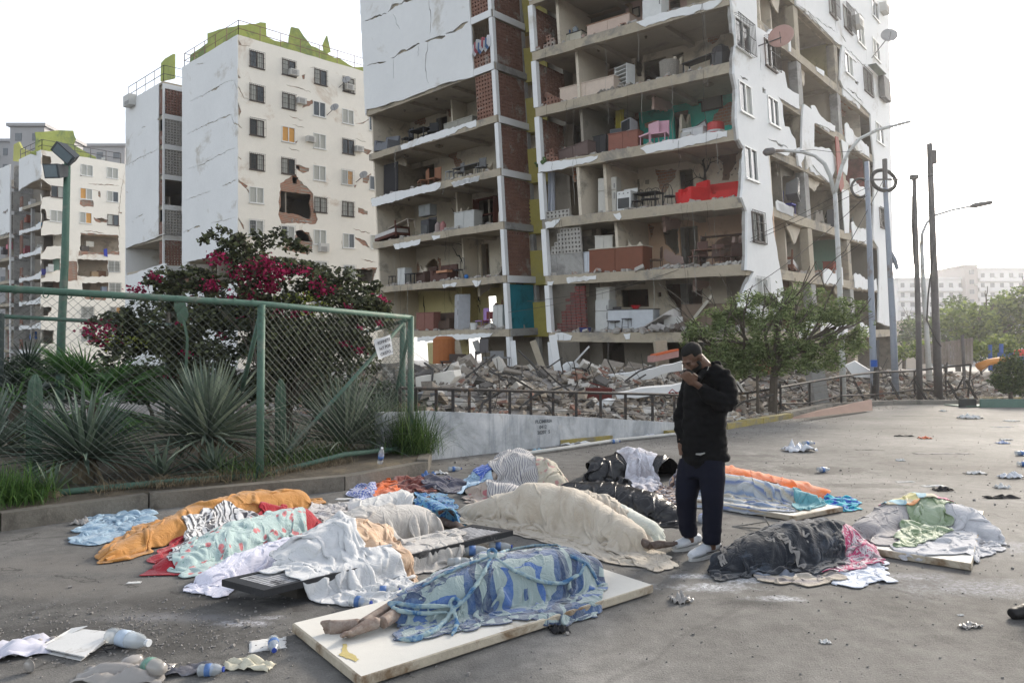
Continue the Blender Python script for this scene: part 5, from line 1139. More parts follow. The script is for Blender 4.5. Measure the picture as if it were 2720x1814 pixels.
def pxb(px,py,d=11.2):return np.array(P(px,py,d))
C=[]
lobes=[(700,760,220,70,.7),(560,800,170,60,.7),(470,860,170,60,.7),(400,900,120,45,.6),(620,880,230,90,.9),(800,860,210,90,.9),(900,810,140,60,.7),(960,800,70,40,.5),(760,960,200,80,.8),(500,960,170,60,.7),(850,740,120,40,.5),(660,720,60,60,.35),(640,660,35,45,.2),(760,730,110,45,.5),(480,740,90,35,.4),(980,880,60,60,.5),(380,830,60,35,.35),(450,1010,110,60,.5),(600,1020,170,60,.7),(300,880,70,50,.4),(760,1020,150,60,.7),(880,960,130,70,.7),(640,930,260,90,1.0),(820,930,170,90,.8),(380,960,120,60,.5),(960,870,90,60,.5),(540,880,200,80,.8),(1010,850,40,40,.3)]
for(x,y,rx,ry,rd) in lobes:
    n=int(rx*ry*.19);c=pxb(x,y);k=11.2/FPX;u=RN.normal(size=(n,3));u/=np.linalg.norm(u,axis=1)[:,None];rr=RN.uniform(.45,1.06,n)**.6
    pt=c+u*rr[:,None]*np.array([rx*k,rd,ry*k]);nz_=np.array([noise.noise(Vector(p)*2.3) for p in pt]);C.append(pt[nz_>-.05])
def sprig(pxs,n=60,w_=.04,d=11.0):
    pts=[pxb(x,y,d) for x,y in pxs];out=[]
    for i in range(n):t=RN.uniform(0,len(pts)-1.001);k=int(t);out.append(pts[k]+(pts[k+1]-pts[k])*(t-k)+RN.normal(0,w_,3))
    return np.array(out)
shoots=[[(660,740),(655,690),(640,620)],[(655,700),(610,650),(575,640)],[(640,650),(600,610),(560,625),(535,640)],[(700,640),(740,612),(770,640),(800,660)],[(690,650),(750,650),(830,665)],[(620,690),(590,680),(585,665)],[(700,700),(690,640),(670,615)],[(540,770),(440,750),(380,750)],[(860,760),(920,740),(960,760)],[(940,800),(1000,800),(1035,830)],[(970,770),(1010,760)],[(420,830),(350,825),(330,835)],[(560,730),(500,720),(450,740)]]
tw=MB()
for s_ in shoots:C.append(sprig(s_,30+28*len(s_)));tw.tube([Vector(pxb(x,y,11.0)) for x,y in s_],.008,4)
tw.tube([Vector(pxb(x,y,11.1)) for x,y in((720,1000),(660,850),(655,700),(645,625))],.015,4);obj('twigs',tw,BARK,t_)
leaf_obj('foliage',np.concatenate(C),.066,BL,t_,1.3)
FC_=[]
for(x,y,r,n) in((576,688,24,110),(646,730,26,150),(687,715,28,190),(732,725,30,200),(760,722,14,60),(562,761,20,110),(702,760,20,100),(723,770,14,50),(851,765,22,90),(375,771,16,60),(360,772,10,30),(409,736,11,45),(535,803,16,70),(742,829,18,80),(666,789,14,50),(714,697,14,50),(806,721,16,60),(927,815,10,30),(918,914,11,30),(958,931,10,30),(500,938,13,30),(482,855,12,34),(264,888,30,110),(235,880,12,30),(300,870,16,40),(1015,790,8,18),(1005,858,7,14),(785,826,10,24),(827,826,12,30),(590,895,8,14),(640,845,8,14),(880,770,12,30),(240,860,10,20),(620,790,14,40),(785,840,8,14),(682,800,8,20),(1030,800,6,10),(770,880,9,12),(450,1000,9,10),(960,870,7,12)):
    k=10.9/FPX;n=int(n*.8);FC_.append(pxb(x,y,10.75)+RN.normal(size=(n,3))*np.array([r*k*.62,.12,r*k*.48]))
leaf_obj('flowers',np.concatenate(FC_),.052,BF,t_,1.1)
C=[pxb(730+RN.normal()*0,800,10.6)]
yl=leafmat('yellow_green_leaf',(.2,.24,.04),(.3,.33,.06),.3)
t_=thing('creeper','yellow-green creeper sprays in front of the dark shrub','creeper',pxb(760,800,10.6))
leaf_obj('foliage',np.concatenate([sprig(s_,n,.07,10.7) for s_,n in(([(740,795),(800,795),(850,810)],120),([(820,850),(760,870),(740,900)],60),([(790,830),(850,830)],50),([(240,900),(330,900),(400,910)],110),([(200,1120),(230,1190),(225,1240)],60))]),.04,yl,t_,1.4)
obj('stem',MB().tube([P(740,795,10.75),P(800,796,10.75),P(850,811,10.75)],.006,4),BARK,t_)
# ---- trees
def tree(label,base,crown,leaf,size,m,trunk_r,seed,dens=1.0,depth=4,elong=1.5,name='tree',h1=1.6,thr=-.12,extra=0):
    """crown: list of (px,py,rx,ry,rdepth m, depth m)"""
    R=random.Random(seed);base=Vector(base);t_=thing(name,label,'tree',base);mb=MB();tips=[]
    d=crown[0][5];k=d/FPX;top=P(crown[0][0],crown[0][1]+crown[0][3]*.6,d)
    mb.tube([base-Vector((0,0,.2)),base.lerp(top,.5)+Vector((.05*R.gauss(0,1),0,0)),top],[trunk_r,trunk_r*.8,trunk_r*.6],8)
    for c in crown:
        e=P(c[0],c[1],c[5]);a=base.lerp(top,R.uniform(.6,1));wood(mb,a,(e-a),(e-a).length*.75,trunk_r*.45,2,R,tips,.35,.1)
    obj('trunk',mb,BARK,t_)
    C=[]
    for(x,y,rx,ry,rd,dd) in crown:
        k=dd/FPX;n=int(dens*rx*ry*.2*4);u=RN.normal(size=(n,3));u/=np.linalg.norm(u,axis=1)[:,None];rr=RN.uniform(.25,1.12,n)**.55
        pt=np.array(P(x,y,dd))+u*rr[:,None]*np.array([rx*k,rd,ry*k]);nz_=np.array([noise.noise(Vector(p)*(1.2/size*.08)) for p in pt]);C.append(pt[nz_>thr])
    leaf_obj('crown',np.concatenate(C),size,m,t_,elong);return t_
DKL=leafmat('dark_bush_leaf',(.03,.05,.025),(.07,.10,.045),.2)
TL=leafmat('feathery_leaf',(.12,.17,.06),(.26,.32,.14),.5)
tree('small feathery green tree growing through the rubble in front of the side facade',(P(2050,1100,19.4).x,19.4,0),[(2060,870,120,90,1.0,19.4),(1950,900,100,70,.9,19.2),(1880,880,70,40,.6,19.2),(2180,880,90,80,.8,19.6),(2130,810,90,60,.8,19.8),(2000,820,80,50,.7,19.4),(1920,850,60,40,.5,19.3),(2230,830,60,40,.5,19.6),(2180,960,60,40,.5,19.5),(1860,960,50,25,.4,19.1),(2250,910,60,50,.5,19.6),(1900,950,80,40,.6,19),(2100,950,90,50,.7,19.2),(2280,850,40,50,.4,19.8),(1840,900,40,30,.4,19.2),(2060,780,60,30,.4,19.6)],None,.042,TL,.14,3,1.05,elong=3.2,thr=.11)
tree('spindly grey sapling beside the feathery tree trunk',(P(2012,1100,19.0).x,19.0,0),[(2010,960,50,40,.5,19.0),(1960,990,30,20,.3,19.0)],None,.05,TL,.05,8,.9,elong=2.6)
tree('low dark bush behind the palms at the far left of the bed',(P(120,1000,14).x,14,.15),[(60,1010,130,60,1,14),(200,1010,120,50,.9,14)],None,.07,DKL,.05,21,.55,name='bush')
tree('low dark bush between the big agave and the shrub stems',(P(420,1000,14.5).x,14.5,.15),[(380,1020,120,50,.9,14.5),(540,1040,110,45,.8,14)],None,.07,DKL,.05,22,.6,name='bush')
tree('low dark bush behind the corner agaves',(P(860,1000,13.5).x,13.5,.15),[(840,1040,110,45,.7,13.5),(1010,1050,60,40,.5,13)],None,.06,DKL,.05,23,.6,name='bush')
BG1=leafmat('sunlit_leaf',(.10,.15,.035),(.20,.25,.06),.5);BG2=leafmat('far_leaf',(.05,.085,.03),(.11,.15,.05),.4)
tree('wide yellow-green tree at the right behind the corrugated sheet',(P(2640,960,62).x,62,-.5),[(2640,880,90,60,4,62),(2560,860,70,55,3,60),(2700,850,70,60,3,62),(2620,820,60,35,2,61),(2720,800,60,40,3,62),(2580,910,70,40,3,60),(2690,920,80,40,3,60)],None,.30,BG1,.35,11,.42)
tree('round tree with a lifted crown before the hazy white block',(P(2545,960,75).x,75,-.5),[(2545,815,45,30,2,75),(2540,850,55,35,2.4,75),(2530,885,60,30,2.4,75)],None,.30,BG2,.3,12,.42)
tree('low bright yellow-green tree between the grey poles',(P(2510,960,85).x,85,-.5),[(2515,880,55,26,2.5,85),(2470,900,50,24,2.5,85)],None,.32,leafmat('yellow_leaf',(.22,.22,.03),(.32,.32,.06),.5),.25,13,.45)
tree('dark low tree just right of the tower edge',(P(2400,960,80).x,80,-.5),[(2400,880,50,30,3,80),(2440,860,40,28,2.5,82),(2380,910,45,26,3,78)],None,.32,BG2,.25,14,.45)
tree('hedge-like row of pale bushes right of the tower foot',(P(2400,980,55).x,55,-.5),[(2370,940,40,22,2,55),(2420,930,45,24,2,55),(2470,930,40,22,2,56),(2340,955,30,16,1.5,54)],None,.22,BG1,.12,15,.5)
tree('tall thin sunlit saplings by the blue play area',(P(2620,1000,40).x,40,-.3),[(2600,940,18,36,.7,40),(2640,930,20,40,.7,41),(2680,930,20,40,.7,40),(2575,950,14,24,.6,40)],None,.16,BG1,.08,16,.6)
tree('dense dark green bush at the right edge of the road',(P(2690,1050,24.5).x,24.5,0),[(2690,1000,45,45,.7,24.5),(2720,960,50,40,.7,24.5),(2655,1020,28,25,.4,24.3),(2720,1030,40,28,.6,24.5)],None,.075,leafmat('bush_leaf',(.035,.07,.02),(.08,.12,.03),.25),.08,17,1.6,name='bush')
mb=MB()
for i in range(34):
    a=P(2440+i*4.3,968-2*math.sin(i*.2)+(i-17)**2*.00,33.0);b=P(2440+i*4.3,918-i*.65,33.4);w_=4.3*33/FPX;z=.04*(i%2)
    mb.hexa([a+Vector((0,z,0)),a+Vector((w_,z,0)),a+Vector((w_,z+.03,0)),a+Vector((0,z+.03,0)),b+Vector((0,z,0)),b+Vector((w_,z,0)),b+Vector((w_,z+.03,0)),b+Vector((0,z+.03,0))])
solo('corrugated_sheet',mb,mat('rusty_sheet',(.22,.18,.15),.7,.25,1.2,(.30,.27,.24),.5,.2,8),'brownish corrugated metal sheeting standing in the rubble behind the poles','metal sheet')
solo('canopy',MB().hexa([P(2690,945,38),P(2730,945,38),P(2740,948,41),P(2695,948,41),P(2695,930,38),P(2730,926,38),P(2740,926,41),P(2700,928,41)]),mat('canopy_red',(.5,.05,.04),.7,.1),'bright red canopy far off at the right edge','canopy')
solo('play_slide',MB().tube([P(2600,975,37),P(2625,962,37),P(2660,957,37),P(2680,955,38)],[.25,.18,.2,.12],8),mat('slide_orange',(.55,.22,.04),.6,.1),'orange and pink plastic play slide far off beside the trees','slide',smooth=True)
solo('climbing_tower',MB().box(P(2700,955,39),(1.6,.8,.8)).box(P(2660,950,39.5),(.15,.15,1.6)).box(P(2630,950,39.5),(.15,.15,1.5)),mat('play_blue',(.05,.12,.35),.6,.1),'blue play structure half hidden by the right hand trees','play frame')
# ================================================================== CLOTH ON THE GROUND (relaxed over what lies below it)
class HF:
    x0,y0,res=-6.0,2.6,.02
    nx,ny=640,720
    H=np.zeros((720,640))
    @classmethod
    def grid(c):return np.meshgrid(c.x0+np.arange(c.nx)*c.res,c.y0+np.arange(c.ny)*c.res)
    @classmethod
    def sample(c,x,y,H=None):
        H=c.H if H is None else H
        fx=np.clip((x-c.x0)/c.res,0,c.nx-1.01);fy=np.clip((y-c.y0)/c.res,0,c.ny-1.01);i=fx.astype(int);j=fy.astype(int);u=fx-i;v=fy-j
        return H[j,i]*(1-u)*(1-v)+H[j,i+1]*u*(1-v)+H[j+1,i]*(1-u)*v+H[j+1,i+1]*u*v
GX,GY=HF.grid()
def hf_body(pts,z0=0.0):
    """pts: (px,py,half width,height) along a lying body, pixel of its line on the ground"""
    q=[(G(x,y),w_,h) for x,y,w_,h in pts]
    for(a,wa,ha),(b,wb,hb) in zip(q[:-1],q[1:]):
        dx,dy=b.x-a.x,b.y-a.y;L2=dx*dx+dy*dy;t=np.clip(((GX-a.x)*dx+(GY-a.y)*dy)/L2,0,1)
        d=np.hypot(GX-a.x-t*dx,GY-a.y-t*dy);w_=(wa+(wb-wa)*t)*1.04;h=(ha+(hb-ha)*t)*.92
        HF.H=np.maximum(HF.H,np.where(d<w_,z0+h*np.sqrt(np.clip(1-(d/w_)**2,0,1))**.95,0))
def hf_poly(P4,z):
    ins=np.ones_like(GX,bool);n=len(P4);ar=sum(P4[i].x*P4[(i+1)%n].y-P4[(i+1)%n].x*P4[i].y for i in range(n))
    for i in range(n):
        a,b=P4[i],P4[(i+1)%n];s_=(b.x-a.x)*(GY-a.y)-(b.y-a.y)*(GX-a.x);ins&=(s_>=0) if ar>0 else(s_<=0)
    HF.H=np.where(ins,np.maximum(HF.H,z),HF.H)
def blur(A,k):
    for _ in range(2):
        for ax in(0,1):
            c=np.cumsum(np.concatenate([np.repeat(np.take(A,[0],ax),k,ax),A,np.repeat(np.take(A,[-1],ax),k,ax)],ax),ax)
            n=A.shape[ax];A=(np.take(c,range(2*k,2*k+n),ax)-np.take(c,range(0,n),ax))/(2*k)
    return A
def resample(pts,n):
    p=np.array(pts,float);d=np.r_[0,np.cumsum(np.hypot(*np.diff(p,axis=0).T))];t=np.linspace(0,d[-1],n)
    return np.stack([np.interp(t,d,p[:,k]) for k in range(2)],1)
def smooth_rand(n,m,sx,sy,rg):
    a=rg.normal(size=(n+2*sx+2,m+2*sy+2))
    k=np.hanning(2*sx+3)[1:-1];a=np.apply_along_axis(lambda r:np.convolve(r,k/k.sum(),'same'),0,a)
    k=np.hanning(2*sy+3)[1:-1];a=np.apply_along_axis(lambda r:np.convolve(r,k/k.sum(),'same'),1,a)
    a=a[sx:sx+n,sy:sy+m];return a/(a.std()+1e-9)
def cloth(name,label,cat,rows,m,nu=70,nv=44,slack=(1.12,1.12),fold=(3,10),amp=.02,z=0.0,seed=1,steps=46,group=None,stiff=.15,th=.004,sub=1,parent=None,hemjit=.02,press=0.0,eps=.008):
    rg=np.random.default_rng(seed);nu=int(nu*1.25);nv=int(nv*1.25);slack=tuple(1+(q-1)*1.12 for q in slack);stiff=stiff*1.1 if stiff<.3 else stiff;amp=amp*1.7;fold=(int(fold[0]*1.6),int(fold[1]*1.6))
    R0=[]
    for r in rows:
        w3=[G(x,y,z) for x,y in r];R0.append(resample([(p.x,p.y) for p in w3],nu))
    R0=np.array(R0);tv=np.linspace(0,len(rows)-1,nv);XY=np.zeros((nu,nv,2))
    for j,t in enumerate(tv):k=min(int(t),len(rows)-2);XY[:,j]=R0[k]*(1-(t-k))+R0[k+1]*(t-k)
    XY+=np.stack([smooth_rand(nu,nv,5,5,rg),smooth_rand(nu,nv,5,5,rg)],2)*hemjit
    HB=blur(HF.H,3);base=HF.sample(XY[...,0],XY[...,1],HB)
    P0=np.concatenate([XY,(base+eps)[...,None]],2)
    lu=np.linalg.norm(P0[1:]-P0[:-1],axis=2);lv=np.linalg.norm(P0[:,1:]-P0[:,:-1],axis=2)
    def ev(l,s_,r_):return(l*.75+l.mean()*.25)*(1+(s_-1)*np.clip(1+.5*r_,.15,2.0))
    Lu=ev(lu,slack[0],smooth_rand(nu-1,nv,9,9,rg));Lv=ev(lv,slack[1],smooth_rand(nu,nv-1,9,9,rg))
    D1=np.sqrt(((Lu[:,1:]+Lu[:,:-1])/2)**2+((Lv[1:]+Lv[:-1])/2)**2)
    X=P0.copy();X[...,2]+=amp*1.2*(np.abs(smooth_rand(nu,nv,fold[0],fold[1],rg))+.3*np.abs(smooth_rand(nu,nv,3,3,rg)));V=np.zeros_like(X);dt=.016
    def con(a,b,L,k=1.0,only=None):
        d=b-a;l=np.sqrt((d*d).sum(-1))+1e-9;c=(l-L)/l*.5*k
        if only:c=np.where(l<L,c,0)
        c=c[...,None]*d;return c
    for st in range(steps):
        V[...,2]-=9.8*dt;Xo=X.copy();X=X+V*dt
        for it in range(7):
            for s_ in(0,1):
                a,b=X[s_:-1:2],X[s_+1::2];k=min(len(a),len(b));c=con(a[:k],b[:k],Lu[s_::2][:k]);X[s_:-1:2][:k]+=c;X[s_+1::2][:k]-=c
                a,b=X[:,s_:-1:2],X[:,s_+1::2];k=min(a.shape[1],b.shape[1]);c=con(a[:,:k],b[:,:k],Lv[:,s_::2][:,:k]);X[:,s_:-1:2][:,:k]+=c;X[:,s_+1::2][:,:k]-=c
            if it%2==0:
                c=con(X[:-1,:-1],X[1:,1:],D1,.3);X[:-1,:-1]+=c;X[1:,1:]-=c
                c=con(X[1:,:-1],X[:-1,1:],D1,.3);X[1:,:-1]+=c;X[:-1,1:]-=c
                c=con(X[:-2],X[2:],(Lu[1:]+Lu[:-1]),stiff,True);X[:-2]+=c;X[2:]-=c
                c=con(X[:,:-2],X[:,2:],(Lv[:,1:]+Lv[:,:-1]),stiff,True);X[:,:-2]+=c;X[:,2:]-=c
            h=HF.sample(X[...,0],X[...,1])+eps;e=.02
            pen=h-X[...,2];hit=pen>0
            gx=(HF.sample(X[...,0]+e,X[...,1])-HF.sample(X[...,0]-e,X[...,1]))/(2*e);gy=(HF.sample(X[...,0],X[...,1]+e)-HF.sample(X[...,0],X[...,1]-e))/(2*e)
            gx=np.clip(gx,-2,2);gy=np.clip(gy,-2,2);nn=1/np.sqrt(1+gx*gx+gy*gy);pz=np.where(hit,pen*nn*nn,0)
            X[...,0]-=gx*pz*.8;X[...,1]-=gy*pz*.8;X[...,2]+=pz
            fr=np.where(hit,.35,.02)[...,None];X[...,:2]=X[...,:2]*(1-fr)+Xo[...,:2]*fr
        V=(X-Xo)/dt*.93;sp=np.sqrt((V*V).sum(-1))[...,None];V=np.where(sp>1.2,V/sp*1.2,V)
    h=HF.sample(X[...,0],X[...,1])+eps*.6;X[...,2]=np.maximum(X[...,2],h)
    up=4;A=X
    for _ in range(2):
        B=np.zeros((A.shape[0]*2-1,A.shape[1]*2-1,3));B[::2,::2]=A;B[1::2,::2]=(A[1:]+A[:-1])/2;B[:,1::2]=(B[:,:-2:2]+B[:,2::2])/2;A=B
    ii=np.clip(((A[...,0]-HF.x0)/HF.res+.5).astype(int),0,HF.nx-1);jj=np.clip(((A[...,1]-HF.y0)/HF.res+.5).astype(int),0,HF.ny-1);HF.H=HF.H.copy();np.maximum.at(HF.H,(jj.ravel(),ii.ravel()),A[...,2].ravel())
    me=bpy.data.meshes.new(name);c0=Vector((float(X[...,0].mean()),float(X[...,1].mean()),0.0))
    if parent:c0=world_loc(parent)
    me.from_pydata((X.reshape(-1,3)-np.array(c0)).tolist(),[],[(i*nv+j,(i+1)*nv+j,(i+1)*nv+j+1,i*nv+j+1) for i in range(nu-1) for j in range(nv-1)])
    su=np.concatenate([np.zeros((1,nv)),np.cumsum(Lu,0)],0).mean(1);sv=np.concatenate([np.zeros((nu,1)),np.cumsum(Lv,1)],1).mean(0)
    uv=me.uv_layers.new(name='UVMap');idx=np.zeros(len(me.loops),int);me.loops.foreach_get('vertex_index',idx)
    uv.data.foreach_set('uv',np.stack([su[idx//nv],sv[idx%nv]],1).ravel())
    me.polygons.foreach_set('use_smooth',[True]*len(me.polygons));me.materials.append(m)
    o=bpy.data.objects.new(name,me);COL.objects.link(o)
    if parent:o.parent=parent
    else:o.location=c0;tag(o,label,cat,group)
    if sub:md=o.modifiers.new('subsurf','SUBSURF');md.levels=md.render_levels=sub
    if th:md=o.modifiers.new('thick','SOLIDIFY');md.thickness=th;md.offset=1
    return o
# ---- cloth materials, patterned in the cloth's own coordinates (metres)
def cmat(name,c,c2=None,rough=.9,kind=None,dirt=.25,sheen=.25,tr=0.0,bsc=260,args=None):
    if name in MATS:return MATS[name]
    q=NB(name);uv=q.coord('UV');ob=q.coord('Object');col=c;args=args or{}
    S=q.n('ShaderNodeSeparateXYZ');q.l(uv,S.inputs[0]);U,V_=S.outputs[0],S.outputs[1]
    k=args.get('k',1.0)
    if kind=='stripe':col=q.ramp(q.math('FRACT',q.math('MULTIPLY',V_ if args.get('v',1) else U,k)),[(0.0,c),(args.get('w',.5),c),(args.get('w',.5)+.02,c2),(.98,c2)],'CONSTANT' if args.get('hard',1) else 'LINEAR')
    elif kind=='stripes3':
        col=q.ramp(q.math('FRACT',q.math('MULTIPLY',V_,k)),[(p,x) for p,x in args['stops']],args.get('interp','LINEAR'))
    elif kind=='giraffe':
        d=q.vor(uv,13,'DISTANCE_TO_EDGE');a=q.ramp(d,[(.07,c),(.10,c2)])
        z=q.math('SINE',q.math('ADD',q.math('MULTIPLY',U,130),q.math('MULTIPLY',q.noise(uv,5,3,.6,.5),22)));b=q.ramp(z,[(.45,c),(.55,c2)])
        col=q.mix(q.ramp(q.noise(uv,2.2,2,.5),[(.47,0.0),(.50,1.0)]),a,b)
    elif kind=='floral':
        n=q.noise(uv,26,4,.7);v1=q.vor(uv,args.get('s',9),'F1');v2=q.vor(uv,args.get('s',9)*2.3,'F1')
        col=q.mix(q.ramp(q.math('ADD',v2,q.math('MULTIPLY',n,.3)),[(.26,1.0),(.32,0.0)]),c,args['leaf'])
        col=q.mix(q.ramp(q.math('ADD',v1,q.math('MULTIPLY',n,.35)),[(.44,1.0),(.50,0.0)]),col,c2)
        col=q.mix(q.ramp(q.math('ADD',v1,q.math('MULTIPLY',q.noise(uv,60,2,.5),.5)),[(.3,1.0),(.36,0.0)]),col,sc_(c2,.55))
    elif kind=='gingham':
        a=q.math('GREATER_THAN',q.math('FRACT',q.math('MULTIPLY',U,k)),.5);b=q.math('GREATER_THAN',q.math('FRACT',q.math('MULTIPLY',V_,k)),.5)
        col=q.mix(q.math('MULTIPLY',q.math('ADD',a,b),.5),c,c2)
    elif kind=='squares':
        w_=q.math('MULTIPLY',q.math('SUBTRACT',q.noise(uv,7,3,.6),.5),.05)
        cu,cv=args['c'];p_=args.get('p',.62)
        fu=q.math('SUBTRACT',q.math('FRACT',q.math('ADD',q.math('DIVIDE',q.math('SUBTRACT',U,cu),p_),.5)),.5);fv=q.math('SUBTRACT',q.math('FRACT',q.math('ADD',q.math('DIVIDE',q.math('SUBTRACT',V_,cv),p_),.5)),.5)
        d=q.math('ADD',q.math('MAXIMUM',q.math('ABSOLUTE',fu),q.math('ABSOLUTE',fv)),w_)
        col=q.ramp(d,[(0.0,c2),(.03,c),(.15,args['mid']),(.21,c),(.27,c),(.33,c2),(.40,args['dark']),(.45,c)],'CONSTANT')
        st=q.math('GREATER_THAN',q.math('SINE',q.math('MULTIPLY',U,55)),.25)
        col=q.mix(q.math('MULTIPLY',st,q.math('MULTIPLY',q.math('GREATER_THAN',d,.43),.8)),col,args['dark'])
        col=q.mix(q.ramp(q.noise(uv,40,3,.7),[(.4,0.0),(.7,.3)]),col,c)
    elif kind=='patches':
        v1=q.vor(uv,args.get('s',4),'F1','Color');s3=q.n('ShaderNodeSeparateColor');q.l(v1,s3.inputs[0]);col=q.ramp(s3.outputs[0],args['stops'],'CONSTANT')
    elif kind=='mottle':
        col=q.ramp(q.noise(uv,args.get('s',5),5,.7,args.get('d',1.0)),args['stops'],args.get('interp','LINEAR'))
    elif kind=='letters':
        v1=q.ramp(q.noise(uv,5,2,.5),[(.56,0.0),(.58,1.0)]);col=q.mix(v1,c,c2)
    dn=q.noise(ob,5,6,.75,.5)
    if dirt:col=q.mix(q.ramp(dn,[(.5,0.0),(.72,dirt)]),col,args.get('dirtc',(.20,.17,.13)))
    q.base(col);h=q.math('ADD',q.math('ADD',q.math('MULTIPLY',q.noise(uv,24,4,.65),.35),q.math('MULTIPLY',q.ramp(q.noise(uv,7,4,.6,2.2),[(.3,0.0),(.5,1.0),(.7,0.0)],'EASE'),.8)),q.math('MULTIPLY',q.noise(uv,bsc,2,.5),.07));q.bump(h,.38,.016)
    q.b.inputs['Sheen Weight'].default_value=sheen
    if tr:
        t=q.n('ShaderNodeBsdfTranslucent');q.l(col,t.inputs[0]) if not isinstance(col,tuple) else setattr(t.inputs[0],'default_value',(*col,1));mm=q.n('ShaderNodeMixShader');mm.inputs[0].default_value=tr
        q.l(q.b.outputs[0],mm.inputs[1]);q.l(t.outputs[0],mm.inputs[2]);q.l(mm.outputs[0],q.out.inputs[0])
    MATS[name]=q.fin(rough,.2);return MATS[name]
# ---- boards and the metal door used as stretchers
WB=mat('board_white',(.62,.60,.55),.65,.06,1.5,(.30,.25,.18),.22,.12,12);WE=mat('board_edge',(.42,.37,.29),.85,.2,4,(.18,.12,.07),.5,.4,20)
def board(label,P4,z0,z1,name='door_panel',stain=None,warp=0):
    top=[Vector((p.x,p.y,z1)) for p in P4];c=sum(top,Vector())/4;t_=thing(name,label,'panel',Vector((c.x,c.y,z0)))
    mb=MB();N_=14;o=0;R=random.Random(3)
    for zz,sh in((z1,0),(z1-.006,.004),(z0+.005,.004),(z0,0)):
        for e in range(4):
            a,b=P4[e],P4[(e+1)%4]
            for i in range(N_):
                p=Vector((a.x,a.y,0)).lerp(Vector((b.x,b.y,0)),i/N_);dd=(Vector((c.x,c.y,0))-p).normalized()
                mb.v.append(tuple(p+dd*(-sh+.002*R.random()+(.006 if zz==z1 else 0))+Vector((0,0,zz))))
    M_=4*N_
    for k in range(3):mb.f+=[(k*M_+i,k*M_+(i+1)%M_,(k+1)*M_+(i+1)%M_,(k+1)*M_+i) for i in range(M_)]
    e_=obj('edge',mb,WE,t_);mb2=MB();mb2.v=mb.v[:M_];mb2.f=[tuple(range(M_))];obj('face',mb2,WB,t_)
    hf_poly(P4,z1);return t_
def quad(px,z):a,b,c=[G(x,y,z) for x,y in px];return[a,b,c,a+c-b]
bA=board('chipped white door panel nearest the camera, under the blue blanket',quad([(778,1654),(957,1797),(1734,1552)],.065),.012,.065)
mb=MB().add([tuple(G(*p,.068)) for p in ragged([(910,1710),(921,1709),(925,1731),(940,1738),(954,1749),(946,1757),(921,1748),(899,1737),(908,1728)],2.5,5,4)],[tuple(range(len(ragged([(910,1710),(921,1709),(925,1731),(940,1738),(954,1749),(946,1757),(921,1748),(899,1737),(908,1728)],2.5,5,4))))]);obj('paint_splash',mb,mat('splash_yellow',(.46,.38,.16),.7,.15,9),bA)
board('white board with squared end under the striped blanket behind the man',quad([(1835,1326),(2107,1370),(2238,1345)],.06),.01,.06)
board('clean white board under the green and grey cloth at the right',quad([(2296,1452),(2580,1496),(2613,1356)],.06),.005,.06)
a=G(1262,1392);b=G(1600,1450);n=Vector((-(b-a).y,(b-a).x,0)).normalized()*.75
board('thin splintered board showing below the long cream sheet',[a,b,b+n,a+n],.01,.045)
gq=quad([(589,1538),(701,1567),(1363,1408)],.14)
t_=thing('metal_door','black louvred metal door laid flat as a stretcher','door',sum(gq,Vector())/4-Vector((0,0,.14)))
MET=mat('black_metal',(.035,.036,.04),.45,.3,4,(.35,.34,.33),.25,.2,40,spec=.5,metal=.3);MDS=mat('dusty_slat',(.40,.40,.41),.6,.3,12,(.06,.06,.065),.4,.2,40)
def gl(u,v,z):return gq[0].lerp(gq[1],u).lerp(gq[3].lerp(gq[2],u),v)-Vector((0,0,.14-z))
mb=MB()
for(u0,u1,v0,v1) in((0,1,0,.035),(0,1,.965,1),(0,.09,.035,.965),(.91,1,.035,.965),(.09,.91,.49,.51)):
    mb.hexa([gl(u,v,z) for z in(.095,.14) for u,v in((u0,v0),(u1,v0),(u1,v1),(u0,v1))])
obj('frame',mb,MET,t_);ns=9
for i in range(ns):
    u=.09+.82*(i+.5)/ns;obj('slat',MB().hexa([gl(uu,vv,zz) for zz in(.12,.135) for uu,vv in((u-.026,.036),(u+.026,.036),(u+.026,.964),(u-.026,.964))]),MDS,t_)
obj('underframe',MB().hexa([gl(u,v,z) for z in(.0,.094) for u,v in((.35,.13),(.8,.13),(.8,.17),(.35,.17))]).hexa([gl(u,v,z) for z in(.0,.094) for u,v in((.3,.8),(.6,.8),(.6,.86),(.3,.86))]),mat('support_dark',(.05,.045,.04),.9,.3),t_)
hf_poly(gq,.14)
# ---- bodies below (shapes the cloth rests on)
hf_body([(300,1478,.10,.08),(420,1440,.14,.16),(540,1400,.2,.25),(680,1370,.2,.26),(790,1350,.14,.2)])
hf_body([(455,1510,.10,.09),(570,1475,.16,.16),(670,1440,.19,.21),(790,1402,.17,.2)])
hf_body([(560,1545,.10,.08),(650,1512,.14,.13),(770,1478,.17,.15)])
hf_body([(860,1480,.16,.10),(960,1450,.2,.20),(1090,1425,.19,.16),(1180,1412,.12,.08)],.13)
hf_body([(720,1545,.12,.04),(820,1520,.2,.13),(930,1500,.22,.19),(1010,1480,.14,.12)],.13)
hf_body([(960,1370,.16,.16),(1060,1352,.17,.20),(1150,1370,.13,.16),(1205,1388,.08,.08)])
blue_ax=[(1000,1682,.12,.10),(1100,1660,.16,.17),(1200,1638,.2,.24),(1300,1614,.23,.28),(1420,1592,.23,.28),(1500,1577,.2,.26),(1560,1567,.13,.18)]
hf_body(blue_ax,.06)
hf_body([(1250,1376,.1,.1),(1330,1380,.2,.22),(1430,1390,.26,.36),(1510,1402,.26,.36),(1600,1428,.17,.24),(1680,1458,.12,.15)],.04)
hf_body([(1520,1380,.2,.26),(1620,1400,.18,.24),(1720,1430,.12,.14)],.03)
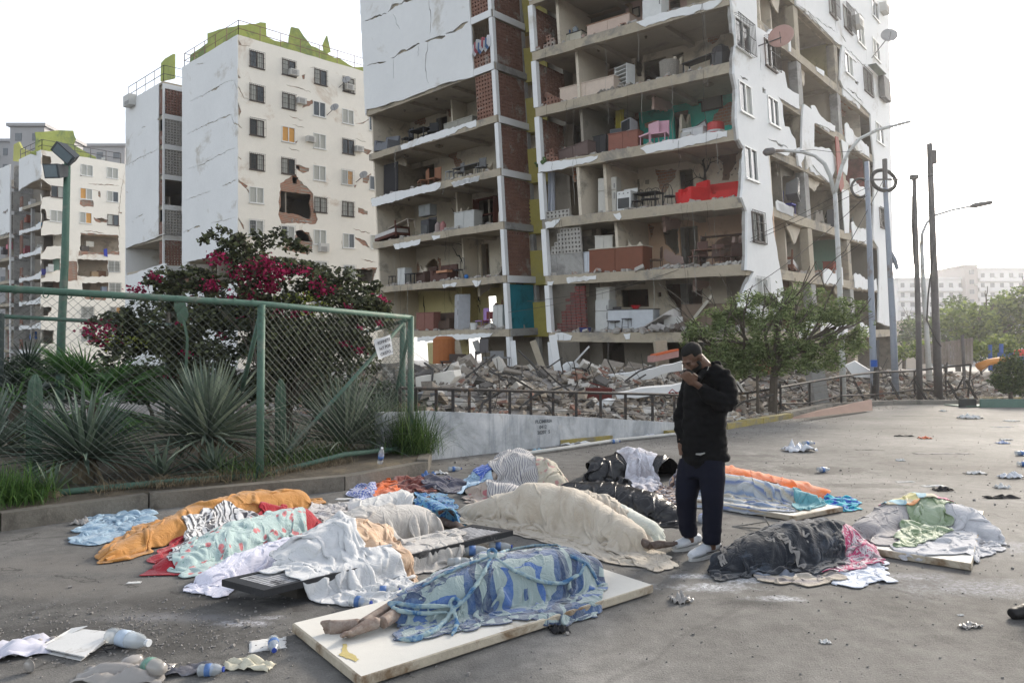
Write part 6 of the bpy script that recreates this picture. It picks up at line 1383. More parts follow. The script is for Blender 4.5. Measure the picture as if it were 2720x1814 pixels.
hf_body([(1290,1275,.2,.18),(1370,1268,.24,.34),(1440,1282,.22,.32),(1480,1300,.12,.16)])
hf_body([(1270,1312,.15,.14),(1350,1322,.16,.16)])
hf_body([(1520,1330,.2,.22),(1620,1345,.24,.27),(1720,1365,.22,.24),(1790,1380,.13,.12)])
hf_body([(1580,1272,.2,.26),(1680,1262,.28,.38),(1760,1272,.26,.32),(1810,1290,.18,.16)])
hf_body([(1900,1283,.24,.26),(2000,1298,.22,.22),(2100,1312,.18,.17),(2185,1320,.12,.10)])
hf_body([(1900,1308,.2,.20),(1990,1325,.2,.2),(2080,1340,.15,.15),(2150,1352,.1,.12)],.05)
hf_body([(1910,1510,.13,.12),(2000,1500,.2,.22),(2110,1478,.26,.30),(2220,1462,.22,.25),(2290,1478,.12,.12)])
hf_body([(2310,1425,.14,.10),(2380,1402,.2,.2),(2460,1398,.27,.27),(2550,1410,.22,.2),(2620,1430,.12,.08)],.04)
for x,y,r,h,z in((1430,1388,.2,.36,.05),(1310,1608,.16,.29,.06),(1370,1262,.18,.35,0)):hf_body([(x-25,y,r,h),(x+25,y,r,h)],z)
# ---- the shrouds
C_=cloth
C_('towel','pale blue towels crumpled on the ground at the left end of the row','towel',[[(190,1440),(250,1447),(320,1436),(400,1422)],[(210,1405),(300,1392),(400,1385)],[(235,1380),(320,1362),(410,1355)]],cmat('towel_blue',(.26,.38,.48),kind='mottle',args=dict(s=9,stops=[(.35,(.17,.27,.38)),(.6,(.34,.46,.55))])),56,40,(1.35,1.3),(4,4),.05,seed=3)
C_('sheet','long orange sheet draped over the leftmost shrouded body','sheet',[[(262,1500),(330,1492),(420,1455),(560,1412),(700,1382),(835,1350)],[(275,1482),(360,1440),(480,1400),(640,1368),(850,1338)],[(300,1452),(380,1400),(480,1368),(640,1342),(850,1325)]],cmat('sheet_orange',(.50,.235,.065),kind='mottle',dirt=.15,tr=.1,args=dict(s=3,stops=[(.35,(.44,.20,.05)),(.65,(.56,.28,.09))])),92,44,(1.10,1.34),(10,3),.035,seed=4)
C_('blanket','red blanket under the animal print cloth','blanket',[[(398,1522),(480,1530),(520,1500),(600,1480)],[(392,1490),(470,1470),(560,1440),(660,1415)],[(450,1448),(560,1410),(680,1392)],[(640,1400),(690,1378),(750,1368)]],cmat('blanket_red',(.33,.018,.03),dirt=.08),60,40,(1.1,1.22),(6,4),.025,seed=5)
C_('blanket','bright red cloth bunched above the floral sheet','blanket',[[(670,1425),(730,1420),(790,1425),(840,1415)],[(675,1402),(740,1396),(855,1392)],[(690,1382),(760,1370),(870,1375)]],MATS['blanket_red'],50,34,(1.25,1.3),(8,3),.04,seed=6)
C_('blanket','grey and white blanket with giraffe and zebra print','blanket',[[(455,1510),(520,1515),(580,1490),(670,1460)],[(465,1475),(560,1445),(670,1425)],[(500,1425),(580,1398),(685,1388)]],cmat('animal_print',(.62,.62,.62),(.09,.09,.10),kind='giraffe',dirt=.12),64,44,(1.1,1.2),(8,3),.025,seed=7)
C_('sheet','teal floral sheet with pink roses','sheet',[[(450,1522),(520,1535),(600,1512),(700,1485),(790,1458)],[(480,1502),(585,1478),(690,1452),(795,1430)],[(545,1465),(635,1438),(720,1418),(810,1402)]],cmat('floral_teal',(.36,.46,.45),(.50,.17,.18),kind='floral',dirt=.08,args=dict(leaf=(.13,.26,.22),s=11)),76,40,(1.08,1.2),(9,3),.022,seed=8)
C_('cloth','pale grey lacy cloth with a red checked hem behind the red cloth','cloth',[[(810,1400),(880,1390),(930,1372)],[(820,1372),(890,1360),(960,1350)],[(830,1350),(900,1340),(960,1335)]],cmat('lace_grey',(.46,.44,.42),(.55,.53,.52),kind='mottle',args=dict(s=30,stops=[(.4,(.35,.33,.32)),(.6,(.58,.56,.55))])),44,32,(1.3,1.3),(4,4),.03,seed=9)
C_('sheet','pure white sheet with dark hem falling off the metal door corner','sheet',[[(490,1572),(560,1580),(580,1590),(640,1560),(720,1530)],[(522,1555),(590,1535),(660,1512),(765,1490),(850,1478)],[(585,1515),(665,1488),(765,1465),(860,1452)]],cmat('sheet_white',(.64,.64,.74),dirt=.04,tr=.05),76,50,(1.1,1.24),(6,4),.03,seed=10)
C_('sheet','white cotton sheet heaped at the far end of the metal door','sheet',[[(930,1420),(1020,1405),(1100,1392)],[(930,1385),(1020,1365),(1105,1352)],[(960,1352),(1030,1335),(1100,1325)],[(985,1322),(1040,1310),(1090,1302)]],cmat('sheet_white2',(.58,.57,.55),dirt=.12),54,44,(1.25,1.3),(5,5),.05,seed=11)
C_('sheet','long grey sheet pulled over the body on the metal door','sheet',[[(830,1492),(900,1500),(1000,1500),(1110,1490),(1180,1470),(1225,1450)],[(820,1455),(930,1450),(1050,1440),(1230,1425)],[(860,1420),(960,1405),(1080,1395),(1215,1402)]],cmat('sheet_grey',(.44,.42,.395),dirt=.22,kind='mottle',args=dict(s=3,stops=[(.35,(.36,.34,.32)),(.65,(.50,.48,.45))])),96,46,(1.08,1.38),(12,3),.045,z=.1,seed=12)
C_('bed_cover','peach satin bed cover spilling out between the white wraps','bed cover',[[(900,1590),(980,1590),(1060,1585),(1130,1580)],[(905,1540),(980,1530),(1060,1530),(1110,1540)],[(900,1480),(960,1470),(1030,1475)]],cmat('satin_peach',(.52,.35,.22),rough=.6,dirt=.25,kind='mottle',args=dict(s=4,stops=[(.35,(.44,.28,.17)),(.65,(.62,.46,.33))])),60,50,(1.4,1.2),(2,9),.05,seed=13)
C_('sheet','thin white wrap twisted round the near side of the metal door','sheet',[[(700,1555),(780,1560),(850,1580),(940,1592),(1030,1585),(1100,1540)],[(720,1535),(800,1525),(880,1545),(960,1570),(1040,1560),(1090,1520)],[(740,1510),(830,1490),(900,1490),(930,1530),(1000,1555),(1060,1520)],[(800,1480),(880,1440),(905,1430),(915,1480),(960,1520),(1040,1495)]],cmat('wrap_white',(.56,.57,.58),dirt=.15,tr=.05),90,46,(1.12,1.35),(10,3),.04,z=.05,seed=14)
C_('blanket','blue and brown fleece blanket over the body beyond the grey sheet','blanket',[[(1090,1390),(1150,1410),(1215,1412),(1240,1400)],[(1090,1362),(1150,1370),(1230,1385)],[(1090,1330),(1140,1332),(1200,1352)],[(1100,1310),(1150,1308),(1190,1325)]],cmat('fleece_blue',(.05,.2,.42),kind='mottle',dirt=.1,args=dict(s=3.2,d=1.6,interp='CONSTANT',stops=[(0.0,(.06,.028,.022)),(.42,(.09,.26,.40)),(.50,(.02,.10,.30)),(.56,(.16,.32,.40)),(.63,(.28,.09,.04)),(.67,(.05,.03,.025))])),56,48,(1.15,1.25),(5,5),.03,seed=15)
C_('shirt','burgundy patterned clothes heaped by the kerb','clothes',[[(1010,1330),(1070,1320),(1150,1310)],[(1015,1300),(1090,1290),(1190,1290)],[(1040,1275),(1110,1268),(1190,1272)]],cmat('burgundy',(.14,.03,.03),kind='mottle',args=dict(s=8,stops=[(.35,(.08,.015,.02)),(.6,(.24,.08,.06))])),50,36,(1.35,1.35),(4,4),.05,seed=16)
C_('shirt','orange shirt crumpled against the kerb','clothes',[[(965,1325),(1010,1328),(1050,1318)],[(975,1295),(1010,1290),(1045,1295)],[(985,1265),(1005,1262),(1025,1275)]],cmat('cloth_orange',(.62,.13,.03),dirt=.1),34,34,(1.5,1.4),(3,5),.07,seed=17)
C_('shirt','blue gingham shirt below the orange one','clothes',[[(935,1328),(960,1335),(1000,1335)],[(938,1305),(970,1300),(1000,1310)],[(945,1290),(970,1285),(995,1292)]],cmat('gingham_blue',(.55,.57,.62),(.04,.08,.38),kind='gingham',dirt=.05,args=dict(k=34)),34,28,(1.35,1.3),(3,4),.05,seed=18)
C_('rags','dark bunched rags trailing right of the burgundy clothes','clothes',[[(1130,1300),(1190,1310),(1250,1300)],[(1130,1282),(1190,1288),(1240,1285)],[(1130,1270),(1180,1272),(1235,1276)]],cmat('rag_dark',(.07,.07,.10),dirt=.25),44,26,(1.3,1.4),(7,3),.03,seed=19)
# pile by the wall
C_('pillow','pink and green floral pillow under the striped pile','pillow',[[(1240,1335),(1300,1345),(1360,1342)],[(1250,1310),(1310,1305),(1370,1312)],[(1290,1280),(1330,1275),(1370,1285)]],cmat('floral_pink',(.40,.33,.28),(.38,.14,.15),kind='floral',dirt=.2,args=dict(leaf=(.26,.26,.16),s=7)),44,34,(1.2,1.2),(4,4),.03,seed=20)
C_('shirt','light blue striped shirt at the left of the striped pile','clothes',[[(1232,1310),(1265,1318),(1300,1305)],[(1240,1280),(1270,1275),(1310,1280)],[(1262,1255),(1290,1250),(1310,1255)]],cmat('light_blue',(.32,.46,.60),(.42,.55,.66),kind='stripe',dirt=.08,args=dict(k=30)),36,40,(1.35,1.2),(2,7),.04,seed=21)
C_('sheet','bright blue pinstriped sheet at the back of the striped pile','sheet',[[(1262,1290),(1320,1275),(1400,1268)],[(1265,1262),(1330,1250),(1410,1250)],[(1270,1245),(1330,1238),(1400,1240)]],cmat('pinstripe_blue',(.06,.12,.42),(.40,.46,.62),kind='stripe',dirt=.05,args=dict(k=26,w=.82)),50,34,(1.2,1.25),(7,4),.03,seed=22)
C_('sheet','grey ticking-striped sheet over the rounded body by the low wall','sheet',[[(1300,1325),(1360,1335),(1430,1325),(1500,1312)],[(1300,1295),(1370,1295),(1450,1295),(1500,1295)],[(1310,1262),(1370,1252),(1450,1262),(1495,1280)]],cmat('ticking',(.48,.46,.44),(.12,.12,.16),kind='stripe',dirt=.15,args=dict(k=38,w=.72,v=0)),70,50,(1.12,1.2),(6,5),.03,seed=23)
C_('blanket','faded floral blanket with a navy checked hem at the right of the pile','blanket',[[(1440,1330),(1475,1328),(1510,1318)],[(1430,1290),(1470,1285),(1500,1300)],[(1415,1258),(1450,1258),(1485,1275)]],cmat('floral_faded',(.42,.38,.30),(.40,.22,.20),kind='floral',dirt=.2,args=dict(leaf=(.32,.32,.2),s=8)),36,40,(1.15,1.2),(4,5),.02,seed=24)
# bags
def bagmat(name,c):
    q=NB(name);v=q.coord('Object');q.base(c);n=q.vor(v,9,'DISTANCE_TO_EDGE');q.bump(q.math('ADD',q.math('MULTIPLY',q.noise(v,11,4,.7,.8),1.0),q.math('MULTIPLY',q.ramp(n,[(0.0,0.0),(.12,1.0)]),.25)),.5,.02);return q.fin(.30,.5)
BAG=bagmat('bag_black',(.012,.012,.014))
C_('plastic_sheeting','black plastic bin bag stretched over the long body behind the cream sheet','plastic bag',[[(1495,1378),(1600,1392),(1700,1402),(1800,1398)],[(1495,1345),(1600,1355),(1700,1362),(1815,1370)],[(1490,1318),(1600,1318),(1700,1325),(1810,1345)]],BAG,84,46,(1.16,1.16),(4,4),.035,seed=25,stiff=.5)
C_('plastic_sheeting','black plastic bags with torn ends behind, next to the man','plastic bag',[[(1552,1292),(1640,1302),(1740,1310)],[(1560,1270),(1650,1270),(1750,1280)],[(1570,1245),(1660,1235),(1770,1245),(1800,1262)]],BAG,66,40,(1.25,1.25),(4,4),.05,seed=26,stiff=.5)
C_('sheet','soiled white sheet bulging out of the black bags','sheet',[[(1690,1312),(1730,1312),(1755,1300)],[(1660,1275),(1710,1272),(1745,1280)],[(1635,1248),(1680,1238),(1715,1250)]],cmat('soiled_white',(.50,.48,.50),kind='mottle',dirt=.4,args=dict(s=4,dirtc=(.06,.045,.04),stops=[(.4,(.34,.32,.34)),(.6,(.62,.62,.68))])),36,50,(1.25,1.15),(4,6),.03,seed=27)
C_('rug','brown and cream striped rug half hidden behind the man\'s legs','rug',[[(1745,1345),(1790,1350),(1830,1335)],[(1745,1318),(1790,1312),(1830,1305)],[(1760,1300),(1800,1290),(1830,1285)]],cmat('rug_brown',(.1,.1,.1),kind='stripes3',dirt=.15,args=dict(k=5,stops=[(0.0,(.08,.05,.05)),(.3,(.42,.28,.2)),(.45,(.10,.10,.13)),(.7,(.45,.42,.42)),(.85,(.10,.05,.04))],interp='CONSTANT')),40,40,(1.2,1.2),(5,4),.03,seed=28)
# cream shroud
CRM=cmat('sheet_cream',(.47,.415,.335),dirt=.2,kind='mottle',bsc=400,args=dict(s=3,stops=[(.35,(.42,.36,.285)),(.65,(.52,.47,.39))]))
C_('sheet','pale greenish-white sheet showing at the right end of the cream one','sheet',[[(1560,1450),(1660,1475),(1755,1445)],[(1550,1410),(1660,1425),(1765,1425)],[(1540,1380),(1640,1385),(1740,1408)]],cmat('sheet_mint',(.54,.56,.50),dirt=.1),56,40,(1.06,1.12),(8,5),.015,seed=29)
C_('shroud','large cream cotton sheet covering the biggest body in the centre','sheet',[[(1222,1398),(1300,1405),(1400,1430),(1500,1452),(1580,1482),(1650,1505),(1700,1500)],[(1225,1385),(1320,1392),(1420,1412),(1530,1435),(1620,1465),(1700,1480)],[(1232,1368),(1330,1362),(1440,1370),(1540,1390),(1620,1420),(1690,1445)],[(1250,1352),(1340,1338),(1450,1338),(1540,1355),(1610,1385),(1660,1420)]],CRM,100,58,(1.07,1.16),(10,5),.022,seed=30)
C_('sheet','trailing corner of cream cotton cloth on the road by the white shoes','sheet',[[(1720,1512),(1750,1518),(1790,1502)],[(1690,1500),(1730,1490),(1770,1482)],[(1640,1482),(1690,1465),(1745,1455)],[(1600,1450),(1650,1440),(1700,1435)]],CRM,44,50,(1.12,1.1),(3,8),.02,seed=31)
# blanket on the front board
BLK=cmat('blanket_blue',(.27,.335,.33),(.04,.085,.20),kind='squares',dirt=.1,sheen=.5,args=dict(c=(1.05,.42),p=.74,mid=(.05,.12,.33),dark=(.025,.045,.11)))
bl_=C_('blanket','pale blue blanket with bold navy squares, knotted round the body nearest the camera','blanket',[[(1050,1705),(1150,1697),(1280,1668),(1400,1648),(1510,1632),(1575,1610)],[(1050,1690),(1160,1668),(1290,1640),(1410,1618),(1520,1600),(1600,1580)],[(1050,1662),(1170,1632),(1300,1600),(1420,1575),(1520,1560),(1605,1558)],[(1060,1640),(1190,1600),(1310,1568),(1420,1545),(1510,1535),(1575,1538)]],BLK,104,62,(1.05,1.13),(10,4),.02,z=.06,seed=32)
# striped and orange behind the man
C_('blanket','grey and blue striped blanket wrapped over the body behind the man','blanket',[[(1820,1345),(1900,1352),(2000,1368),(2110,1378)],[(1820,1322),(1910,1328),(2010,1345),(2115,1365)],[(1830,1290),(1920,1290),(2010,1315),(2110,1350)]],cmat('striped_blue',(.4,.4,.4),kind='stripes3',dirt=.15,args=dict(k=3.4,interp='EASE',stops=[(0.0,(.36,.37,.36)),(.2,(.12,.17,.32)),(.3,(.40,.42,.42)),(.5,(.42,.38,.30)),(.7,(.20,.27,.40)),(.85,(.42,.44,.45))])),84,40,(1.06,1.25),(12,3),.025,seed=33)
C_('sheet','bright orange sheet along the far side of the striped blanket','sheet',[[(1895,1298),(1980,1315),(2070,1335),(2180,1345)],[(1895,1278),(1990,1294),(2080,1312),(2195,1330)],[(1900,1258),(1990,1270),(2090,1285),(2195,1306)]],cmat('orange_bright',(.78,.21,.05),(.85,.45,.32),kind='mottle',dirt=.03,args=dict(s=2.5,stops=[(.4,(.80,.20,.05)),(.65,(.80,.38,.25))])),66,30,(1.06,1.12),(10,4),.015,seed=34)
C_('towel','turquoise towel twisted at the foot of the striped blanket','towel',[[(2110,1372),(2150,1370),(2190,1355)],[(2110,1355),(2150,1345),(2190,1338)],[(2115,1340),(2160,1330),(2200,1328)]],cmat('turquoise',(.11,.30,.34),dirt=.05),34,30,(1.2,1.3),(6,3),.035,seed=35)
C_('towel','deep blue and turquoise towel trailing off the board end','towel',[[(2190,1352),(2230,1360),(2280,1352)],[(2190,1338),(2240,1340),(2280,1340)],[(2195,1325),(2235,1322),(2270,1330)]],cmat('blue_turq',(.02,.08,.45),kind='mottle',dirt=.03,args=dict(s=6,stops=[(.40,(.015,.06,.38)),(.48,(.05,.40,.48))],interp='CONSTANT')),36,28,(1.25,1.35),(6,3),.04,seed=36)
# right hand piles
C_('blanket','white fleece end under the pink cloth of the dark pile','blanket',[[(2200,1552),(2270,1560),(2355,1540)],[(2210,1520),(2280,1515),(2362,1515)],[(2220,1490),(2280,1485),(2345,1490)]],cmat('fleece_white',(.60,.63,.70),dirt=.05),48,34,(1.15,1.2),(4,4),.03,seed=37)
C_('blanket','grey and cream banded blanket at the front of the dark pile','blanket',[[(2005,1542),(2080,1552),(2190,1552),(2240,1540)],[(2010,1520),(2090,1520),(2200,1520)],[(2020,1500),(2100,1485),(2200,1490)]],cmat('banded',(.4,.34,.28),kind='stripes3',dirt=.25,args=dict(k=2.5,interp='LINEAR',stops=[(0.0,(.42,.36,.28)),(.25,(.18,.16,.17)),(.4,(.44,.38,.30)),(.6,(.20,.22,.27)),(.9,(.15,.17,.22))])),60,30,(1.1,1.25),(8,3),.03,seed=38)
C_('blanket','pink, grey and white zigzag blanket on the right of the dark pile','blanket',[[(2190,1530),(2260,1520),(2335,1498)],[(2180,1480),(2260,1465),(2335,1478)],[(2140,1440),(2220,1425),(2300,1440)],[(2120,1425),(2200,1412),(2270,1420)]],cmat('pink_zigzag',(.5,.1,.2),kind='mottle',dirt=.08,args=dict(s=4,d=2.5,interp='CONSTANT',stops=[(0.0,(.20,.17,.19)),(.42,(.55,.50,.52)),(.49,(.42,.04,.13)),(.57,(.50,.42,.45)),(.63,(.16,.14,.16))])),54,54,(1.15,1.25),(4,7),.03,seed=39)
DKB=cmat('black_print',(.030,.032,.038),(.42,.40,.38),kind='mottle',dirt=.12,args=dict(s=2.6,dirtc=(.25,.24,.23),d=.6,stops=[(.52,(.018,.021,.028)),(.66,(.06,.075,.10))]))
C_('blanket','black blanket printed with large pale letters, dusted with powder','blanket',[[(1890,1540),(1980,1530),(2080,1525),(2170,1530),(2225,1510)],[(1895,1522),(1990,1500),(2090,1490),(2180,1490),(2235,1480)],[(1920,1495),(2010,1470),(2100,1450),(2190,1445),(2240,1460)],[(1960,1470),(2040,1445),(2110,1430),(2180,1428)]],DKB,84,56,(1.1,1.22),(7,6),.035,seed=40)
C_('sheet','grey sheet spread left from the heap on the right-hand board','sheet',[[(2265,1430),(2320,1470),(2400,1460)],[(2262,1405),(2330,1415),(2400,1410)],[(2290,1380),(2340,1375),(2400,1375)]],cmat('sheet_grey2',(.34,.32,.32),dirt=.15),48,40,(1.15,1.25),(4,5),.03,seed=41)
C_('sheet','light grey crumpled sheet across the front of the right-hand board','sheet',[[(2380,1470),(2450,1480),(2560,1480),(2650,1445)],[(2390,1445),(2470,1440),(2560,1435),(2655,1430)],[(2400,1410),(2480,1400),(2560,1395),(2620,1405)]],cmat('sheet_silver',(.46,.46,.48),dirt=.1),70,40,(1.15,1.32),(9,4),.045,z=.04,seed=42)
C_('sheet','pale green satin sheet in the middle of the right-hand heap','sheet',[[(2375,1465),(2430,1462),(2480,1440)],[(2400,1430),(2460,1425),(2520,1425)],[(2400,1395),(2470,1385),(2530,1400)],[(2420,1372),(2480,1365),(2530,1378)]],cmat('satin_green',(.27,.38,.20),rough=.6,dirt=.1,kind='mottle',args=dict(s=3,stops=[(.4,(.17,.24,.12)),(.62,(.36,.42,.31))])),54,56,(1.2,1.25),(5,6),.04,z=.03,seed=43)
C_('quilt','bright patchwork children\'s quilt on top of the right-hand heap','quilt',[[(2340,1395),(2420,1400),(2520,1395),(2590,1392)],[(2340,1375),(2420,1368),(2520,1370),(2595,1375)],[(2365,1355),(2430,1345),(2520,1350),(2580,1358)]],cmat('patchwork',(.5,.4,.3),kind='patches',dirt=.06,args=dict(s=7,stops=[(0.0,(.62,.55,.40)),(.25,(.70,.32,.14)),(.4,(.35,.52,.58)),(.55,(.66,.60,.50)),(.7,(.62,.25,.33)),(.85,(.55,.50,.22))])),70,36,(1.12,1.25),(7,4),.035,z=.02,seed=44)
# ================================================================== PEOPLE
def fuse(name,mb,voxel,m,parent,it=6,smooth=True,label=None,disp=None):
    me=mesh_of(name+'_raw',mb,m);o=bpy.data.objects.new(name+'_raw',me);COL.objects.link(o)
    r=o.modifiers.new('r','REMESH');r.mode='VOXEL';r.voxel_size=voxel
    s_=o.modifiers.new('s','SMOOTH');s_.iterations=it;s_.factor=.5
    bpy.context.view_layer.update();dg=bpy.context.evaluated_depsgraph_get();me2=bpy.data.meshes.new_from_object(o.evaluated_get(dg))
    bpy.data.objects.remove(o);me2.name=name
    off=world_loc(parent) if parent else Vector((0,0,0));n=len(me2.vertices);co=np.zeros(n*3);me2.vertices.foreach_get('co',co);co=co.reshape(-1,3)
    if disp is not None:
        nr=np.zeros(n*3);me2.vertex_normals.foreach_get('vector',nr);nr=nr.reshape(-1,3);co=co+nr*np.array([disp(Vector(c)) for c in co])[:,None]
    co=co-np.array(off);me2.vertices.foreach_set('co',co.ravel());me2.polygons.foreach_set('use_smooth',[True]*len(me2.polygons));me2.materials.clear();me2.materials.append(m);me2.update()
    o2=bpy.data.objects.new(name,me2);COL.objects.link(o2);o2.parent=parent
    if label:o2['label']=label
    return o2
def etube(mb,path,rad,side,n=14):
    """elliptical loft: rad [(r along side, r across)]"""
    path=[Vector(p) for p in path];o=len(mb.v);side=Vector(side)
    for i,p in enumerate(path):
        t=(path[min(i+1,len(path)-1)]-path[max(i-1,0)]).normalized();s_=(side-t*side.dot(t)).normalized();q_=t.cross(s_)
        for j in range(n):a=2*math.pi*j/n;mb.v.append(tuple(p+s_*math.cos(a)*rad[i][0]+q_*math.sin(a)*rad[i][1]))
    for i in range(len(path)-1):
        for j in range(n):mb.f.append((o+i*n+j,o+i*n+(j+1)%n,o+(i+1)*n+(j+1)%n,o+(i+1)*n+j))
    mb.f.append(tuple(o+j for j in reversed(range(n))));mb.f.append(tuple(o+(len(path)-1)*n+j for j in range(n)));return mb
def ell(mb,c,ax,r,n=14,m_=9):
    """ellipsoid with axes ax (3 vectors) radii r"""
    c=Vector(c);prof=[]
    o=len(mb.v)
    for i in range(1,m_):
        th=math.pi*i/m_
        for j in range(n):a=2*math.pi*j/n;mb.v.append(tuple(c+ax[0]*math.sin(th)*math.cos(a)*r[0]+ax[1]*math.sin(th)*math.sin(a)*r[1]+ax[2]*math.cos(th)*r[2]))
    for i in range(m_-2):
        for j in range(n):mb.f.append((o+i*n+j,o+(i+1)*n+j,o+(i+1)*n+(j+1)%n,o+i*n+(j+1)%n))
    mb.f.append(tuple(o+j for j in range(n)));mb.f.append(tuple(o+(m_-2)*n+j for j in reversed(range(n))));return mb
def skinmat(name,c,dust=0.0):
    q=NB(name);v=q.coord('Object');col=q.ramp(q.noise(v,14,4,.6),[(.35,sc_(c,.8)),(.65,sc_(c,1.15))])
    if dust:col=q.mix(q.ramp(q.noise(v,22,5,.75),[(.40,0.0),(.62,dust)]),col,(.36,.32,.28))
    q.base(col);q.bump(q.noise(v,220,3,.6),.15,.004);q.b.inputs['Subsurface Weight'].default_value=.08;q.b.inputs['Subsurface Radius'].default_value=(.01,.005,.003);return q.fin(.55,.35)
def Q(x,y):return(1750+x*.4085,880+y*.4085)
def M5(x,y,d):return P(*Q(x,y),d)
SK=skinmat('skin_brown',(.125,.068,.045));HAIR=mat('hair_black',(.010,.009,.008),.85,.3,60,bump=.7,bscale=300,bd=.004)
JK=mat('jacket_black',(.0045,.0045,.005),.9,.25,6,(.009,.009,.010),.3,.5,60,spec=.15,bd=.006);TR=mat('trousers_navy',(.007,.008,.016),.9,.2,6,bump=.4,bscale=70,spec=.15,bd=.005)
SH=mat('shoe_white',(.52,.54,.57),.6,.08,14,(.30,.29,.27),.25,.15,60);SOL=mat('shoe_sole',(.46,.46,.45),.8,.1,20)
root=G(1858,1462);man=thing('person','man standing head bowed, hand over mouth, in black jacket, navy trousers and white trainers','person',root)
fv=Vector((-.82,-.57,0)).normalized();lv_=Vector((.57,-.82,0)).normalized();UPV=Vector((0,0,1))
D0=5.72
# head and neck and hands: one continuous body (torso and legs run on beneath the clothes)
hc=M5(218,168,5.66);hfv=(Vector((-.80,-.42,0)).normalized()*math.cos(R_(42))+Vector((0,0,-1))*math.sin(R_(42))).normalized();hl=Vector((.46,-.88,0)).normalized();hl=(hl-hfv*hl.dot(hfv)).normalized();hu=hl.cross(hfv)*-1
if hu.z<0:hu=-hu
AX=(hl,hfv,hu)
def hp_(l,f,u):return hc+hl*l+hfv*f+hu*u
b=MB();ell(b,hp_(0,-.012,.02),AX,(.074,.094,.082));ell(b,hp_(0,.028,-.035),AX,(.058,.062,.075));ell(b,hp_(0,.055,-.078),AX,(.036,.035,.032));ell(b,hp_(0,.072,.012),AX,(.052,.022,.02))
b.tube([hp_(0,.082,.005),hp_(0,.104,-.028),hp_(0,.106,-.036)],[.009,.015,.012],8);ell(b,hp_(.014,.093,-.036),AX,(.009,.012,.008));ell(b,hp_(-.014,.093,-.036),AX,(.009,.012,.008))
ell(b,hp_(0,.088,-.062),AX,(.026,.012,.009));ell(b,hp_(.034,.07,-.022),AX,(.022,.02,.02));ell(b,hp_(-.034,.07,-.022),AX,(.022,.02,.02))
for sg in(1,-1):ell(b,hp_(.031*sg,.079,-.002),AX,(.016,.010,.011));ell(b,hp_(.076*sg,-.012,-.018),AX,(.010,.020,.032));ell(b,hp_(.082*sg,-.018,-.006),AX,(.008,.020,.018))
nb=M5(318,262,5.70);etube(b,[hp_(0,-.03,-.04),hp_(0,-.045,-.08).lerp(nb,.5),nb-Vector((0,0,.06))],[(.056,.06),(.058,.062),(.09,.075)],hl)
waist=M5(285,820,D0)
etube(b,[nb-Vector((0,0,.05)),M5(300,420,D0),M5(295,640,D0),waist],[(.10,.07),(.14,.10),(.13,.09),(.14,.10)],lv_)
# arms under the sleeves and the hands
shL=M5(400,300,5.56);elL=M5(440,470,5.50);wrL=M5(256,352,5.47);shR=M5(225,320,5.90);elR=M5(158,585,5.88);wrR=M5(143,745,5.78)
b.tube([shL,elL,wrL],[.045,.04,.027],8);b.tube([shR,elR,wrR,wrR+Vector((.02,-.0,-.07))],[.045,.04,.028,.035],8)
hipR=M5(215,830,5.80);knR=M5(178,1090,5.72);anR=M5(200,1330,5.82);hipL=M5(345,830,5.62);knL=M5(348,1110,5.54);anL=M5(340,1375,5.60)
b.tube([hipR,knR,anR,anR-Vector((0,0,.05))],[.08,.055,.038,.04],8);b.tube([hipL,knL,anL,anL-Vector((0,0,.05))],[.08,.055,.038,.04],8)
palm=M5(212,322,5.44);pd=(M5(178,270,5.42)-wrL).normalized()
pside=(M5(240,300,5.42)-M5(190,345,5.45));pside=(pside-pd*pside.dot(pd)).normalized();pn=pd.cross(pside)
ell(b,palm,(pside,pd,pn),(.040,.050,.017));b.tube([wrL,palm],[.027,.026],8)
fb=MB()
for i,(o_,L_) in enumerate(((-.030,.060),(-.010,.072),(.011,.075),(.031,.068))):
    k0=palm+pd*.036+pside*o_;k1=k0+(pd*.82+pside*(.12*(i-1.5)*.3)+Vector((-.10,.12,.08))).normalized()*L_*.45;k2=k1+(pd*.45+Vector((-.25,.45,.06))).normalized()*L_*.32;k3=k2+(pd*.1+Vector((-.1,.7,-.05))).normalized()*L_*.25
    fb.tube([k0-pd*.02,k0,k1,k2,k3],[.0105,.0105,.0095,.0088,.007],8)
t0=palm-pd*.018+pside*.034;fb.tube([t0,t0+(pside*.55+pd*.65).normalized()*.033,t0+(pside*.25+pd*.95).normalized()*.062+Vector((0,.01,0))],[.013,.0118,.009],8)
b.add(fb.v,fb.f)
def skd(c):return.0012*noise.noise(c*60)
fuse('body',b,.0052,SK,man,5,disp=skd)
# hair, beard, brows, closed eyes
hb=MB();ell(hb,hp_(0,-.018,.034),AX,(.0765,.094,.080),24,16)
keep=[i for i,v in enumerate(hb.v) if((Vector(v)-hc).dot(hu)>.012-max(0,-(Vector(v)-hc).dot(hfv))*.75) and not((Vector(v)-hc).dot(hfv)>.045 and(Vector(v)-hc).dot(hu)<.062)]
ks=set(keep);hb2=MB();hb2.v=hb.v;hb2.f=[f for f in hb.f if all(i in ks for i in f)]
h_=obj('hair',hb2,HAIR,man,True);md=h_.modifiers.new('s','SOLIDIFY');md.thickness=.008;md.offset=0;md2=h_.modifiers.new('ss','SUBSURF');md2.levels=md2.render_levels=1
bb=MB();ell(bb,hp_(0,.034,-.058),AX,(.0615,.056,.060),22,14)
ks={i for i,v in enumerate(bb.v) if(Vector(v)-hc).dot(hu)<-.045 or((Vector(v)-hc).dot(hfv)<.04 and(Vector(v)-hc).dot(hu)<-.005)}
bb2=MB();bb2.v=bb.v;bb2.f=[f for f in bb.f if all(i in ks for i in f)];h_=obj('beard',bb2,HAIR,man,True);md=h_.modifiers.new('s','SOLIDIFY');md.thickness=.006
eb=MB()
